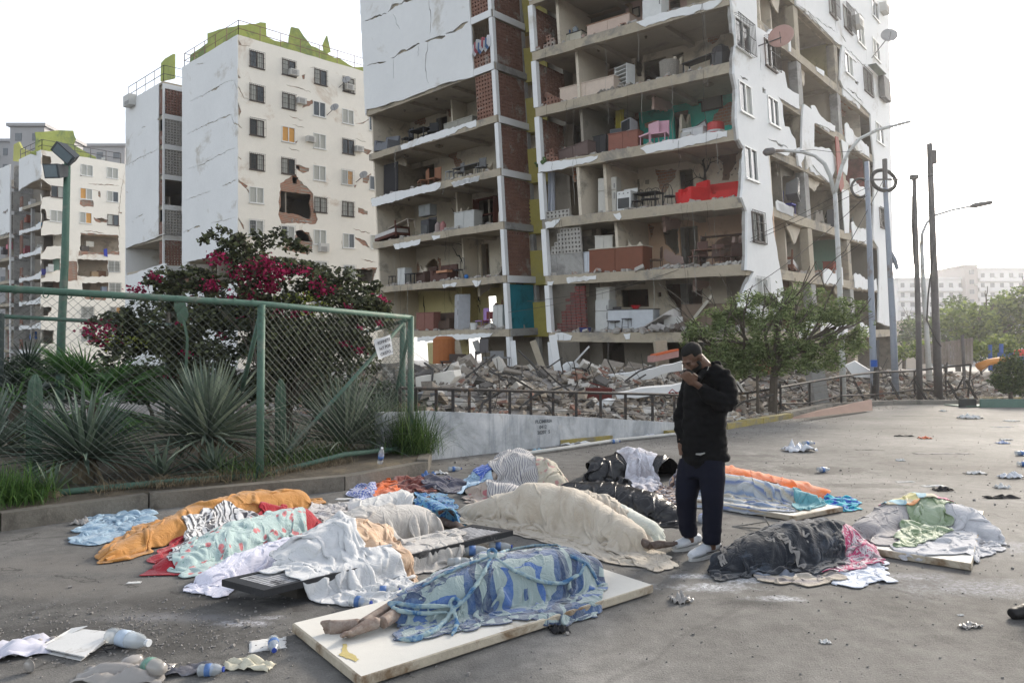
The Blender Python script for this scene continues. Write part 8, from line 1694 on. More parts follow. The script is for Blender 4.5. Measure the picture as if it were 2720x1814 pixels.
L_=[
 ('refrigerator','tall white refrigerator on the topmost visible floor, right of centre','refrigerator',FR,6,Z4,1125,60,.9,P_fridge(WT,1.75,.9),0),
 ('bucket','dark metal bucket beside the top floor doorway','bucket',FR,6,Z4,1305,60,.8,P_bucket((.2,.2,.2),.22,.36),0),
 ('water_jug','blue water jug on the counter of the top visible floor','water jug',FR,6,Z4,398,260,1.3,P_bottle((.12,.2,.38)),0,.85),
 ('water_jug','clear grey water jug beside the blue one','water jug',FR,6,Z4,465,270,1.3,P_bottle((.25,.28,.3)),0,.85),
 ('counter','cream kitchen counter with dark top at the left of the top visible floor','counter',FR,6,Z4,440,300,1.3,P_cabinet((.45,.42,.34),1.3,.6,.82,(.06,.06,.06)),0),
 ('counter','pink tiled kitchen island with wooden shelf on the top visible floor','counter',FR,6,Z4,760,230,1.2,P_cabinet((.52,.40,.33),2.2,.6,.9,(.28,.16,.1)),0),
 ('wall_shelf','beige wall shelves with boxes and jars on the top visible floor','shelf',FR,6,Z4,730,110,3.0,P_shelf((.36,.28,.19),2.4,.35,1.5,3),0,.9),
 ('rubble_heap','broken bricks spilled beside the pink island','debris',FR,6,Z4,860,210,.5,P_heap((.34,.2,.15),.6,30,3),0),
 ('refrigerator','small dark round table by the red screen on the top floor','table',FR,6,Z4,240,350,.9,P_stool(BK),0),
 ('curtain','faded brown curtain hanging in the kitchen opening under the top floor','curtain',FR,5,Z4,745,600,3.0,P_curtain((.27,.17,.12),2.6,1.0),0,1.2),
 ('counter','long cream counter front with the white rack behind it','counter',FR,5,Z4,580,740,.9,P_cabinet((.55,.45,.37),2.9,.6,.85),0),
 ('dish_rack','white wire crate standing on end beside the curtain','rack',FR,5,Z4,870,640,1.2,P_shelf(WT,.75,.5,1.1,6),.3,.3),
 ('wicker_basket','tall woven grey basket before the dark doorway','basket',FR,5,Z4,1240,580,1.0,[('body',MB().rev([(.36,0),(.42,.9),(.43,1.0),(.38,1.0),(.3,.05)],20),mat('wicker',(.24,.22,.19),.9,.5,30,bump=.8,bscale=60))],0),
 ('ironing_table','black folding table with a small frame on it','table',FR,5,Z4,1510,520,.9,P_table(BK,1.7,.5,.75),.25),
 ('bin_bag','large black bag slumped at the end of the folding table','bag',FR,5,Z4,1670,480,.9,[('body',MB().rev([(.3,0),(.42,.2),(.42,.7),(.32,1.0),(.1,1.15)],12),BAG)],0),
 ('rubble_heap','palm fronds and broken boards by the cream counter','debris',FR,5,Z4,790,730,.4,P_heap((.25,.23,.2),.7,30,4),0),
 ('fallen_beam','tilted pink block lintel leaning in the left corner room','beam',FR,5,Z4,310,810,.5,[('body',B_(0,0,.3,.25,.2,1.5,Matrix.Rotation(1.0,3,'Y')),BRZ)],0),
 ('sideboard','long dark sideboard tipped forward in the striped-screen room','sideboard',FR,4,Z4,480,1270,.7,P_cabinet((.13,.09,.08),1.9,.5,.62),.2,.05,.08),
 ('dresser','reddish brown chest in the teal flat','chest',FR,4,Z4,880,1190,.7,P_cabinet((.22,.085,.06),1.4,.55,.85),-.1),
 ('television','old grey television standing on the reddish chest','television',FR,4,Z4,900,1090,.8,P_tv(GY,.8),.5,.9),
 ('television','small dark television left of the reddish chest','television',FR,4,Z4,810,1120,1.2,P_tv((.07,.07,.08),.6),-.2,.85),
 ('drum_kit','black loudspeakers and boxes stacked in the shade of the teal flat','speaker',FR,4,Z4,690,1220,1.0,P_cabinet(BK,.7,.5,1.0),.1),
 ('chair','pink plastic chair, left one of the pair','chair',FR,4,Z4,1080,1150,.7,P_chair((.62,.38,.44),1.0,.5),.3,0,.05,0,1.25),
 ('chair','pink covered chair, right one of the pair','chair',FR,4,Z4,1160,1130,.8,P_chair((.60,.34,.42),1.05,.55),-.25,0,0,0,1.25),
 ('curtain','yellow curtain strip hanging in front of the kitchen','curtain',FR,4,Z4,825,980,1.6,P_curtain((.42,.36,.06),.4,1.5),0,.8),
 ('curtain','dark striped curtain across the corner balcony','curtain',FR,4,Z4,290,1160,1.9,P_curtain((.17,.14,.11),2.1,2.2),0,.05),
 ('printer','grey appliances heaped near the floor edge of the teal flat','appliance',FR,4,Z4,1390,1130,.7,P_tv((.42,.42,.4),.55),2.8),
 ('microwave','silver microwave lying by the doorway of the teal flat','microwave',FR,4,Z4,1460,1090,.8,P_cabinet((.5,.5,.5),.9,.5,.5),0),
 ('drum','red and silver drums in the right corner of the teal flat','drum',FR,4,Z4,1630,1050,.9,[('body',MB().rev([(.33,0),(.34,.1),(.34,.5),(.3,.55)],18),fm((.42,.03,.03),.4)),('rim',MB().rev([(.36,.12),(.36,.2)],18),fm((.5,.5,.5),.3))],0,.1),
 ('monitor','black picture frame fallen against the drums','picture',FR,4,Z4,1520,1030,1.2,[('frame',B_(0,0,.3,.75,.04,.55),fm(BK)),('picture',B_(0,-.025,.3,.62,.01,.42),fm((.3,.3,.3)))],.2,.3,.35),
 ('potted_plants','green potted plants at the balcony corner','plant',FR,4,Z4,230,1320,.4,P_heap((.07,.12,.04),.6,40,6),0),
 ('refrigerator','white fridge-freezer in the flat with the tree mural','refrigerator',FR,3,Z5,682,330,1.1,P_fridge((.55,.53,.48),1.75,.85),-.2),
 ('stove','white gas stove with black oven door beside the fridge-freezer','stove',FR,3,Z5,815,290,1.0,P_stove(WT),0,0,0,0,1.1),
 ('dining_table','black metal dining table in the tree mural flat','table',FR,3,Z5,975,240,1.2,P_table(BK,1.1,.8,.85),0),
 ('dining_chair','black arched chair left of the mural flat table','chair',FR,3,Z5,885,250,.8,P_wirechair(BK),.2,0,0,0,1.05,'black arched chairs in the mural flat'),
 ('dining_chair','black arched chair in front of the mural flat table','chair',FR,3,Z5,955,250,.7,P_wirechair(BK),.0,0,0,0,1.05,'black arched chairs in the mural flat'),
 ('dining_chair','black arched chair right against the mural flat table','chair',FR,3,Z5,1015,250,.8,P_wirechair(BK),-.2,0,0,0,1.05,'black arched chairs in the mural flat'),
 ('dining_chair','black arched chair alone between the table and the red sofa','chair',FR,3,Z5,1135,240,.9,P_wirechair(BK),-.9,0,0,0,1.15,'black arched chairs in the mural flat'),
 ('towel','orange towel hung on the wall left of the fridge-freezer','towel',FR,3,Z5,505,110,3.0,P_curtain((.50,.13,.03),.6,1.2),0,1.3),
 ('curtain','white curtain hanging in the corner screen opening','curtain',FR,3,Z5,240,250,.8,P_curtain((.45,.47,.52),.35,1.9),0,.5),
 ('red_sofa','bright red corner sofa in front of the tree mural','sofa',FR,3,Z5,1500,190,1.6,P_sofa((.55,.012,.015),3.4),.0,.05,0,0,1.0),
 ('red_armchair','bright red armchair end left of the corner sofa','armchair',FR,3,Z5,1320,210,1.0,P_sofa((.55,.012,.015),.8),.5,0,0,0,1.1),
 ('washing_machine','white washing machine in the corner of the peach flat','washing machine',FR,2,Z5,395,770,.6,P_cabinet((.52,.51,.47),.95,.6,1.0),.0),
 ('counter','wide brown bar counter with pale top in the peach flat','counter',FR,2,Z5,760,730,.7,P_cabinet((.17,.062,.035),2.7,.8,1.1,(.5,.45,.36)),.0),
 ('freezer','small white cupboard left of the brown bar counter','cupboard',FR,2,Z5,540,750,.6,P_cabinet((.55,.58,.62),.55,.5,1.0),0),
 ('microwave','white microwave oven on the brown bar counter','microwave',FR,2,Z5,650,620,.9,P_cabinet((.52,.50,.45),.8,.5,.6),-.3,1.13),
 ('shelf','dark built-in shelves with cups behind the bar counter','shelf',FR,2,Z5,780,560,3.6,P_shelf((.14,.07,.055),2.4,.4,1.7,4),0,.6),
 ('chair','wooden chair right of the brown bar counter','chair',FR,2,Z5,1035,740,.9,P_chair(DB,1.0,.45),.9,0,0,0,1.1),
 ('cabinet','dark carved cabinet in the right half of the peach flat','cabinet',FR,2,Z5,1560,690,1.9,P_shelf((.10,.05,.04),2.0,.5,1.5,4),0),
 ('dining_table','brown table crowded by chairs in the peach flat','table',FR,2,Z5,1440,700,1.1,P_table((.13,.06,.04),1.3,.8,.8),0),
 ('chair','dark chair left of the crowded brown table','chair',FR,2,Z5,1350,700,.9,P_chair((.10,.05,.04),1.1,.5),.3,0,0,0,1.15),
 ('chair','dark chair right of the crowded brown table','chair',FR,2,Z5,1500,700,.8,P_chair((.10,.05,.04),1.05,.48),-.4),
 ('chair','dark chair at the far right of the peach flat','chair',FR,2,Z5,1620,690,1.2,P_chair((.10,.05,.04),1.05,.48),2.2),
 ('rubble_heap','pale broken tiles and boards at the right end of the peach flat','debris',FR,2,Z5,1600,715,.4,P_heap((.5,.48,.44),.6,20,8),0),
 ('kitchen_island','white kitchen island with dark top above the crushed ground floor','counter',FR,1,Z5,860,1170,.8,P_cabinet((.48,.50,.52),2.1,.7,1.0,(.06,.06,.065)),-.12),
 ('refrigerator','short white fridge at the left end of the white island','refrigerator',FR,1,Z5,650,1150,.9,P_fridge((.5,.5,.48),1.5,.7),0),
 ('cupboard','white oven box on top of the short fridge','microwave',FR,1,Z5,655,1010,1.0,P_cabinet((.55,.54,.5),.7,.5,.55),0,1.5),
 ('bowl','red bowl on the dark island top','bowl',FR,1,Z5,880,1050,.9,[('body',MB().rev([(.12,0),(.22,.16),(.2,.16),(.1,.02)],14),fm((.5,.02,.03),.4))],0,1.05),
 ('chair','dark wooden chair in front of the white island','chair',FR,1,Z5,715,1180,.3,P_chair((.05,.045,.045),1.15,.42),.1,0,0,0,1.1),
 ('stool','low dark stool in front of the white island','stool',FR,1,Z5,810,1180,.3,P_stool((.06,.06,.065)),0),
 ('basin','navy plastic basin on the floor edge','basin',FR,1,Z5,495,1200,.3,P_bucket((.03,.04,.15),.28,.22),0),
 ('ceiling_board','large dusty ceiling panel collapsed right of the white island','panel',FR,1,Z5,1030,1150,.5,[('body',B_(0,0,.35,1.7,1.0,.05,Matrix.Rotation(.45,3,'Y')),fm((.33,.31,.29)))],.2),
 ('broken_table','round white washing tub tipped on the fallen panels','tub',FR,1,Z5,1180,1110,.8,P_bucket((.5,.47,.44),.45,.5),0,.4,.5),
 ('square_board','pale square board propped on the debris','panel',FR,1,Z5,1160,1140,.4,[('body',B_(0,0,.35,.9,.05,.6),fm((.48,.47,.44)))],.1),
 ('fallen_beam','long pale plank leaning up to the right over the debris','plank',FR,1,Z5,1340,1100,.5,[('body',B_(0,0,.75,.12,.08,2.0,Matrix.Rotation(-.7,3,'Y')),fm((.4,.37,.31)))],0),
 ('wardrobe','overturned brown wardrobe in the right corner above the ground floor','wardrobe',FR,1,Z5,1440,1140,1.0,P_cabinet((.15,.11,.08),2.2,.7,1.15),0),
 ('rubble_heap','grey broken slabs heaped on the first floor edge','debris',FR,1,Z5,1120,1180,.4,P_heap((.33,.31,.29),1.0,50,9),0),
 ('rubble_heap','dark splintered furniture heaped at the first floor right','debris',FR,1,Z5,1290,1160,.6,P_heap((.16,.13,.11),1.0,40,10),0),
 ('grey_sofa','grey sofa tipped on end at the open left corner','sofa',FL,5,Z2,235,1190,.6,P_sofa((.16,.165,.18),1.5),.1,.05,-.15),
 ('dining_table','black dining table in the highest open flat of the left wing','table',FL,5,Z2,520,1110,.9,P_table(BK,1.4,.8,.85),0),
 ('chair','black chair left of the black dining table','chair',FL,5,Z2,410,1120,.7,P_chair(BK,1.15,.5),.2,0,0,0,1.1,'black dining chairs in the left wing'),
 ('chair','black chair behind the black dining table','chair',FL,5,Z2,575,1080,1.2,P_chair(BK,1.15,.5),0,0,0,0,1.1,'black dining chairs in the left wing'),
 ('chair','black chair right of the black dining table','chair',FL,5,Z2,620,1080,.9,P_chair(BK,1.1,.5),-.5,0,0,0,1.1,'black dining chairs in the left wing'),
 ('counter','long grey counter under the block screen','counter',FL,5,Z2,860,1020,1.6,P_cabinet((.30,.29,.25),2.3,.6,.9,(.42,.40,.35)),0),
 ('curtain','grey curtain beside the dark doorway of the left wing','curtain',FL,5,Z2,662,1010,2.9,P_curtain((.20,.19,.18),.35,2.1),0),
 ('rug','red, black and white checked rug hanging at the left corner','rug',FL,4,Z2,268,1470,.7,[('body',B_(0,0,1.05,1.35,.04,2.0),cmat('rug_check',(.02,.018,.02),(.30,.02,.03),kind='gingham',dirt=0,args=dict(k=2)))],0),
 ('chair','brown slatted chair, left of two side by side','chair',FL,4,Z2,545,1500,.8,P_chair(MBR,1.2,.5),.4,0,.1,0,1.15),
 ('chair','brown slatted chair, right of two side by side','chair',FL,4,Z2,635,1480,.9,P_chair(MBR,1.2,.5),.0,0,0,0,1.15),
 ('table','dark glass table with chairs stacked round it','table',FL,4,Z2,930,1420,1.1,P_table((.12,.12,.12),2.0,.8,.8),0),
 ('chair','grey chair at the left end of the glass table','chair',FL,4,Z2,840,1430,.6,P_chair((.13,.13,.13),1.05,.45),.3),
 ('chair','grey chair at the right end of the glass table','chair',FL,4,Z2,1020,1390,.6,P_chair((.13,.13,.13),1.05,.45),-.2),
 ('stool','small chrome stool beside the brown chairs','stool',FL,4,Z2,760,1470,.5,P_stool((.25,.26,.27)),0),
 ('bed','dark wooden bed frame tipping over the left floor edge','bed',FL,3,Z3,240,460,.7,P_bed((.09,.03,.02),1.9),0,.05,.12),
 ('stove','black cooker with a grey hood in the bedroom flat','stove',FL,3,Z3,490,400,1.1,P_stove((.06,.06,.065)),0,0,0,0,1.1),
 ('range_hood','grey steel cabinet above the black cooker','cabinet',FL,3,Z3,485,310,1.4,P_cabinet((.26,.27,.27),1.0,.5,.6),0,1.3),
 ('gas_cylinder','dusty gas cylinder, left of two beside the cooker','gas cylinder',FL,3,Z3,555,410,.5,P_cyl((.28,.22,.2),.17,.65),0),
 ('gas_cylinder','red banded gas cylinder, right of two beside the cooker','gas cylinder',FL,3,Z3,590,405,.5,P_cyl((.32,.14,.13),.17,.65),0),
 ('freezer','white chest freezer in the bedroom flat','freezer',FL,3,Z3,765,360,.8,P_cabinet((.42,.42,.4),1.4,.7,.95),-.1),
 ('wardrobe','dark red wardrobe behind the freezer','wardrobe',FL,3,Z3,880,250,2.6,P_shelf((.15,.05,.035),1.6,.5,2.0,3),0),
 ('rubble_heap','dusty rubble and cartons between cooker and freezer','debris',FL,3,Z3,660,410,.5,P_heap((.36,.34,.31),.7,30,12),0),
 ('table','upturned long table resting on the dark bed','table',FL,3,Z3,310,430,.5,P_table((.35,.3,.25),1.9,.6,.5),0,.45,.2),
 ('cupboard','white cupboard by the bright window','cupboard',FL,2,Z3,325,780,.8,P_cabinet((.5,.5,.48),.7,.5,1.0),0),
 ('armchair','dark armchair heaped with things below the wall hole','armchair',FL,2,Z3,480,770,.9,P_sofa((.07,.04,.03),1.2),.3),
 ('sofa','dark carved sofa with an orange cushion','sofa',FL,2,Z3,600,750,.8,P_sofa((.09,.045,.035),1.4),0),
 ('cushion','orange seat cushion lying on the carved sofa','cushion',FL,2,Z3,602,745,.5,[('body',B_(0,0,.0,.9,.4,.12),fm((.45,.22,.12)))],0,.55),
 ('rocking_chair','arched dark chair right of the carved sofa','chair',FL,2,Z3,695,740,1.0,P_wirechair((.04,.035,.035)),.3,0,0,0,1.35),
 ('stool','small dark stool at the broken left corner','stool',FL,2,Z3,240,810,.6,P_stool(BK),0),
 ('table','dark low table by the white cupboard','table',FL,2,Z3,380,790,.6,P_table(BK,.9,.5,.65),0),
 ('ball','blue ball near the floor edge','ball',FL,2,Z3,755,770,.3,[('body',MB().rev([(.01,0),(.09,.04),(.13,.13),(.09,.22),(.01,.26)],14),fm((.04,.16,.42),.4))],0),
 ('sofa','brown two-seat sofa against the yellow wall','sofa',FL,1,Z3,580,1090,1.0,P_sofa((.09,.06,.045),2.2),0),
 ('cabinet','reddish cabinet front beside the brown sofa','cabinet',FL,1,Z3,490,1110,.5,P_cabinet((.20,.09,.07),1.5,.5,1.0),0),
 ('refrigerator','black fronted refrigerator leaning in the yellow room','refrigerator',FL,1,Z3,725,1110,.8,P_fridge((.42,.43,.45),1.95,.85),.5,0,-.05),
 ('pushchair','lilac child\'s chair in the yellow room','pushchair',FL,1,Z3,865,1080,.7,P_chair((.36,.22,.46),1.3,.55),.2),
 ('bucket','white bucket at the floor edge of the yellow room','bucket',FL,1,Z3,808,1110,.3,P_bucket(WT,.22,.36),0),
 ('cupboard','white cupboard door by the teal partition','cupboard',FL,1,Z3,990,1080,.6,P_cabinet((.5,.5,.48),.7,.4,1.2),0),
 ('chair','dark red chair under the lilac one','chair',FL,1,Z3,910,1100,.4,P_chair((.14,.03,.03),.9,.5),-.3),
]
for e in L_:
    nm,lab,cat,F,k,Zf,x,y,b_,parts,rz=e[:11];ex=list(e[11:])+[0]*5;dz,ti,tx,sc__,grp=(ex[0],ex[1],ex[2],(e[14] if len(e)>14 else 1.0),(e[15] if len(e)>15 else None))
    if nm=='refrigerator' and cat=='table':nm='round_table'
    place(nm,lab,cat,F,k,Zf,x,y,b_,parts,rz,dz,ti,tx,sc__ or 1.0,grp)
def placeS(nm,label,cat,Zf,x,y,a,k,parts,rz=0.0,dz=0.0,tilt=0.0,sc=1.0):
    px,py=Zf([(x,y)])[0];b_=FR.sd(px,py,a)[0];o=FR.p(a,b_,k*H+dz+.003);M=Matrix((FR.ey.normalized(),-FR.ex.normalized()*-1,Vector((0,0,1)))).transposed()@Matrix.Rotation(rz,3,'Z')@Matrix.Rotation(tilt,3,'Y');t_=thing(nm,label,cat,o)
    for pn,pm,m in parts:mb=MB();mb.v=[tuple(o+M@Vector(v)*sc) for v in pm.v];mb.f=pm.f;obj(pn,mb,m,t_)
placeS('television','old television dangling at the broken side wall, level with the lamp arm','television',Z8,385,1230,.2,3,P_tv((.2,.2,.2),.9),.2,.9,.3,1.2)
placeS('chair','violet-blue plastic chair on the side wall floor below the lamp arm','chair',Z8,322,1290,.5,3,P_chair((.08,.08,.32),1.2,.5),0,0,0,1.2)
placeS('table','dark overturned table on the side wall floor below the lamp arm','table',Z8,400,1340,.5,3,P_table(DB,1.3,.7,.9),.3,0,.7)
placeS('cabinet','dark fan-backed cabinet standing in a white room of the side facade','cabinet',Z8,620,790,1.2,5,P_shelf((.12,.10,.08),1.4,.5,1.5,5),0)
placeS('armchair','red patterned armchair in the upper room of the side facade','armchair',Z8,510,400,1.0,6,P_sofa((.16,.05,.045),1.5),0)
placeS('bed','bed with an upright wooden headboard in the side facade above the small tree','bed',Z7,395,470,1.0,2,P_bed((.18,.08,.05),1.8),.2,0,.12,1.0)
placeS('cupboard','red cupboard by the pale green wall of the side facade','cupboard',Z7,680,590,.8,2,P_cabinet((.30,.09,.06),.8,.5,1.0),0)
placeS('wardrobe','dark wardrobe tipped in the bay beside the pale green wall','wardrobe',Z7,480,500,1.4,2,P_cabinet((.09,.05,.035),1.6,.6,1.5),0)
placeS('clothes_rack','dark clutter of frames on the floor behind the forked lamp','frame',Z8,620,1440,.7,3,P_shelf((.08,.08,.085),1.2,.5,1.1,4),.4,0,.2)
placeS('chair','pale chair among clutter on the floor at the far end of the side facade','chair',Z8,800,1540,.6,3,P_chair((.4,.4,.38),1.1,.5),.6,0,.2,1.3)
placeS('sofa','grey sofa hanging near the edge in the upper corner bay of the side facade','sofa',Z8,310,280,1.0,6,P_sofa((.13,.12,.115),1.7),.1)
mb=MB();s0,t0=FR.sd(*Z8([(670,1090)])[0],-.2)
mb=sheet(mb,[ragged([(s0-.25,t0+1.3),(s0+.25,t0+1.4),(s0+.7,t0-1.2),(s0+.1,t0-1.6),(s0-.35,t0-1.0)],.05,.3,2)],[],fS(FR,-.25),.04);solo('curtain',mb,cmat('curtain_rust',(.28,.05,.03),dirt=.2),'rust red curtain hanging out of the side facade behind the forked lamp','curtain')
# pictures, mural, ceiling lamps
def wallpic(F,Zf,x,y,w_,h,c,lab,b=BW):
    a,z=F.fr(*Zf([(x,y)])[0],b-.06);f3=fF(F,b-.06);t_=thing('framed_picture',lab,'picture',F.p(a,b-.06,z-h/2))
    obj('frame',fbar(MB(),f3,a-w_/2,a+w_/2,z-h/2,z+h/2,0,.04),fm(BK),t_);obj('picture',fbar(MB(),f3,a-w_/2+.07,a+w_/2-.07,z-h/2+.07,z+h/2-.07,-.012,-.002),fm(c),t_)
wallpic(FR,Z4,1600,845,1.0,.8,(.16,.17,.16),'large dark framed picture on the teal wall');wallpic(FR,Z4,1500,815,.38,.5,(.12,.2,.18),'small dark framed picture on the teal wall');wallpic(FR,Z4,970,105,.4,.5,(.4,.38,.33),'small black picture frame on the top visible floor')
f3=fF(FR,BW-.03);mm=MAT_MUR=mat('mural_black',(.008,.008,.008),.7,.1)
mural=thing('wall_mural','black tree with flying birds painted on the wall above the red sofa','mural',FR.p(2.2,BW-.03,3*H+.8))
def mz(x,y):return FR.fr(*Z4([(x,y)])[0],BW-.03)
mb=MB();Rm=random.Random(4)
def br(x,y,ang,L_,w_,dp):
    n=4;pts=[(x,y)]
    for i in range(n):ang+=Rm.gauss(0,.16);x+=math.cos(ang)*L_/n;y+=math.sin(ang)*L_/n;pts.append((x,y))
    for i in range(n):
        (x0,y0),(x1,y1)=pts[i],pts[i+1];d_=math.hypot(x1-x0,y1-y0);nx_,ny_=-(y1-y0)/d_,(x1-x0)/d_;a_,b2=w_*(1-i/n*.6),w_*(1-(i+1)/n*.6)
        mb.hexa([f3(u,v_,o) for o in(-.006,0) for u,v_ in((x0-nx_*a_,y0-ny_*a_),(x1-nx_*b2,y1-ny_*b2),(x1+nx_*b2,y1+ny_*b2),(x0+nx_*a_,y0+ny_*a_))])
    if dp:
        for s_ in(-1,1) if dp<4 else(-1,1,0):br(pts[-1-(dp>2)*0][0],pts[-1][1],ang+s_*Rm.uniform(.3,.62),L_*Rm.uniform(.62,.85),w_*.5,dp-1)
        if dp>1:br(pts[2][0],pts[2][1],ang+Rm.choice((-1,1))*Rm.uniform(.6,.9),L_*.6,w_*.4,dp-2 if dp>2 else 0)
x0,z0=mz(1545,1560);br(x0,z0,1.6,.68,.11,4);obj('tree_shape',mb,mm,mural)
for i,(x,y) in enumerate(((1575,1325),(1620,1312),(1655,1355),(1695,1365),(1680,1410),(1800,1355),(1800,1405),(1770,1455),(1825,1450),(1815,1275),(1720,1460),(1655,1440))):
    a,z=mz(x,y);s_=.085;obj('bird_shape',MB().add([f3(a+u*s_,z+v_*s_,-.008) for u,v_ in((-1,.7),(-.2,.1),(0,.4),(.25,.0),(1,.5),(.3,-.35),(0,-.9),(-.25,-.2))],[(0,1,7),(1,2,3,5,6,7),(3,4,5)]),mm,mural)
for F,Zf,x,y,k in((FL,Z2,375,1310,5),(FL,Z2,660,1225,5),(FR,Z4,1555,685,5),(FR,Z4,1075,795,5),(FR,Z4,640,430,6),(FR,Z4,1035,315,6),(FR,Z4,1505,172,7),(FR,Z4,690,1370,4),(FL,Z2,370,920,6),(FL,Z2,635,825,6),(FL,Z3,575,175,4),(FL,Z3,340,235,4)):
    a,_z=F.fr(*Zf([(x,y)])[0],1.0);c=F.p(a,1.2,k*H-.2)
    obj('ceiling_lamp',MB().rev([(.03,0),(.05,-.03),(.24,-.09),(.22,-.12),(.08,-.18),(.01,-.2)] if k in(5,) else[(.03,0),(.07,-.02),(.05,-.12),(.01,-.13)],14,c=c),fm((.2,.17,.13)),T)
# hanging wires from the slabs
R=random.Random(12)
for i in range(46):
    F=FR if R.random()<.7 else FL;a=R.choice((.9,1.0,1.3,1.9,2.4,4.0,4.6,7.5,8.2,8.6,8.8,5.5))+R.gauss(0,.12);k=R.randint(1,7);n=7;L__=R.uniform(.6,4.5)
    pts=[F.p(a+R.gauss(0,.03),-.06-.02*j,k*H-.1-L__*j/n) for j in range(n+1)];obj('dangling_wire',MB().tube(pts,R.choice((.006,.009)),4,False),fm((.3,.29,.26)) if R.random()<.5 else IRN,T)
# ================================================================== CRUSHED GROUND FLOOR AND NAMED WRECKAGE
def slab(lab,pts,d,th=.25,m=None,name='fallen_slab',cat='slab',seed=1,back=1.6):
    R=random.Random(seed);pl=ragged(pts,3.5,26,seed)
    A=[P(x,y,d) for x,y in pl];mb=MB();n=len(A);off=Vector((.15,th,.03));mb.v=[tuple(p) for p in A]+[tuple(p+off) for p in A]
    mb.f=[tuple(range(n)),tuple(range(2*n-1,n-1,-1))]+[(i,(i+1)%n,n+(i+1)%n,n+i) for i in range(n)]
    return solo(name,mb,m or CON,lab,cat)
slab('long fallen floor beam with white plaster, slanting behind the standing man',[(1500,1010),(1600,998),(1700,985),(1812,960),(1812,985),(1700,1010),(1600,1018),(1500,1032)],21.5,.5,PLA)
slab('lower fallen beam with torn white render left of the man',[(1635,1045),(1720,1030),(1812,1020),(1812,1040),(1720,1052),(1640,1062)],19.0,.5,PLA)
slab('pale tilted wall slab leaning behind the railing at the left',[(1105,1000),(1205,985),(1208,1000),(1180,1040),(1150,1040),(1105,1035)],17.0,.3,PLB)
slab('beige floor beam lying on columns behind the left railing',[(1210,985),(1365,978),(1366,1003),(1215,1008)],24.5,.5,CON)
slab('grey metal box behind the first railing posts',[(1098,1045),(1160,1043),(1160,1082),(1098,1080)],14.2,.8,mat('box_grey',(.16,.17,.18),.6,.15,3),'metal_box','box')
slab('brown cloth-like sheet in the rubble behind the railing',[(1366,1050),(1400,1046),(1425,1062),(1405,1078),(1370,1070)],15.6,.1,mat('sheet_rust',(.28,.17,.12),.9,.2,3),'crumpled_sheet','sheet')
slab('white angular slab behind the railing right of centre',[(1560,1085),(1600,1062),(1620,1064),(1600,1092)],15.8,.1,PLA)
slab('big pale slab leaning behind the lamp post pair',[(2245,970),(2270,960),(2330,995),(2310,1005),(2270,1000)],26,.3,PLA);slab('dusty red painted slab leaning behind the small tree',[(2000,960),(2015,945),(2045,975),(2040,995),(2020,985)],22,.2,mat('red_slab',(.30,.12,.09),.9,.2))
slab('broken block screen panel lying behind the railing',[(1378,1095),(1400,1080),(1455,1082),(1440,1106)],14.8,.12,BRZG,'block_panel','panel')
t_=thing('dresser','dark red dresser carcass upright in the rubble behind the railing','dresser',P(1590,1065,17.2));c=P(1590,1048,17.2)
obj('carcass',MB().box(c,(.62,.4,.34)),fm((.11,.025,.02)),t_);obj('open_lid',MB().box(c+Vector((.1,.15,.2)),(.66,.3,.03),M=Matrix.Rotation(.3,3,'Y')),fm((.13,.03,.025)),t_)
t_=thing('sink','white wash basin tilted on the debris at the tower foot','sink',P(1517,1000,23));obj('basin',MB().rev([(.1,-.15),(.35,.05),(.36,.08),(.3,.08),(.08,-.1)],16,Matrix.Rotation(1.1,3,'X'),P(1517,988,23)),fm(WT,.3),t_,True);obj('pedestal',MB().box(P(1517,1006,23.1),(.2,.2,.4)),fm(WT,.3),t_)
t_=thing('mattress','pink and orange mattress slumped on the slabs beside the man\'s head','mattress',P(1768,975,24));c0=P(1735,962,24);c1=P(1803,948,24)
mb=MB().hexa([c0,c1,c1+Vector((0,1.0,0)),c0+Vector((0,1.0,0)),c0+Vector((0,0,.22)),c1+Vector((0,0,.22)),c1+Vector((0,1.0,.22)),c0+Vector((0,1.0,.22))]);obj('body',mb,fm((.48,.27,.24)),t_)
obj('cover',MB().hexa([c0+Vector((.1,-.02,.221)),c1+Vector((0,-.02,.221)),c1+Vector((0,1,.221)),c0+Vector((.1,1,.221)),c0+Vector((.1,-.02,.28)),c1+Vector((0,-.02,.29)),c1+Vector((0,1,.28)),c0+Vector((.1,1,.28))]),fm((.62,.14,.05)),t_)
t_=thing('bicycle','wrecked bicycle lying in the rubble behind the man','bicycle',P(1785,1058,19))
for px in(1776,1800):obj('wheel',MB().tube([P(px,1044,19)+Vector((math.cos(u)*.14,.05,math.sin(u)*.14)) for u in[i*math.pi/8 for i in range(17)]],.016,5,False),fm(BK),t_)
obj('frame',MB().tube([P(1776,1044,19),P(1785,1034,19),P(1800,1044,19),P(1788,1046,19),P(1776,1044,19)],.014,5),fm((.3,.03,.04)),t_)
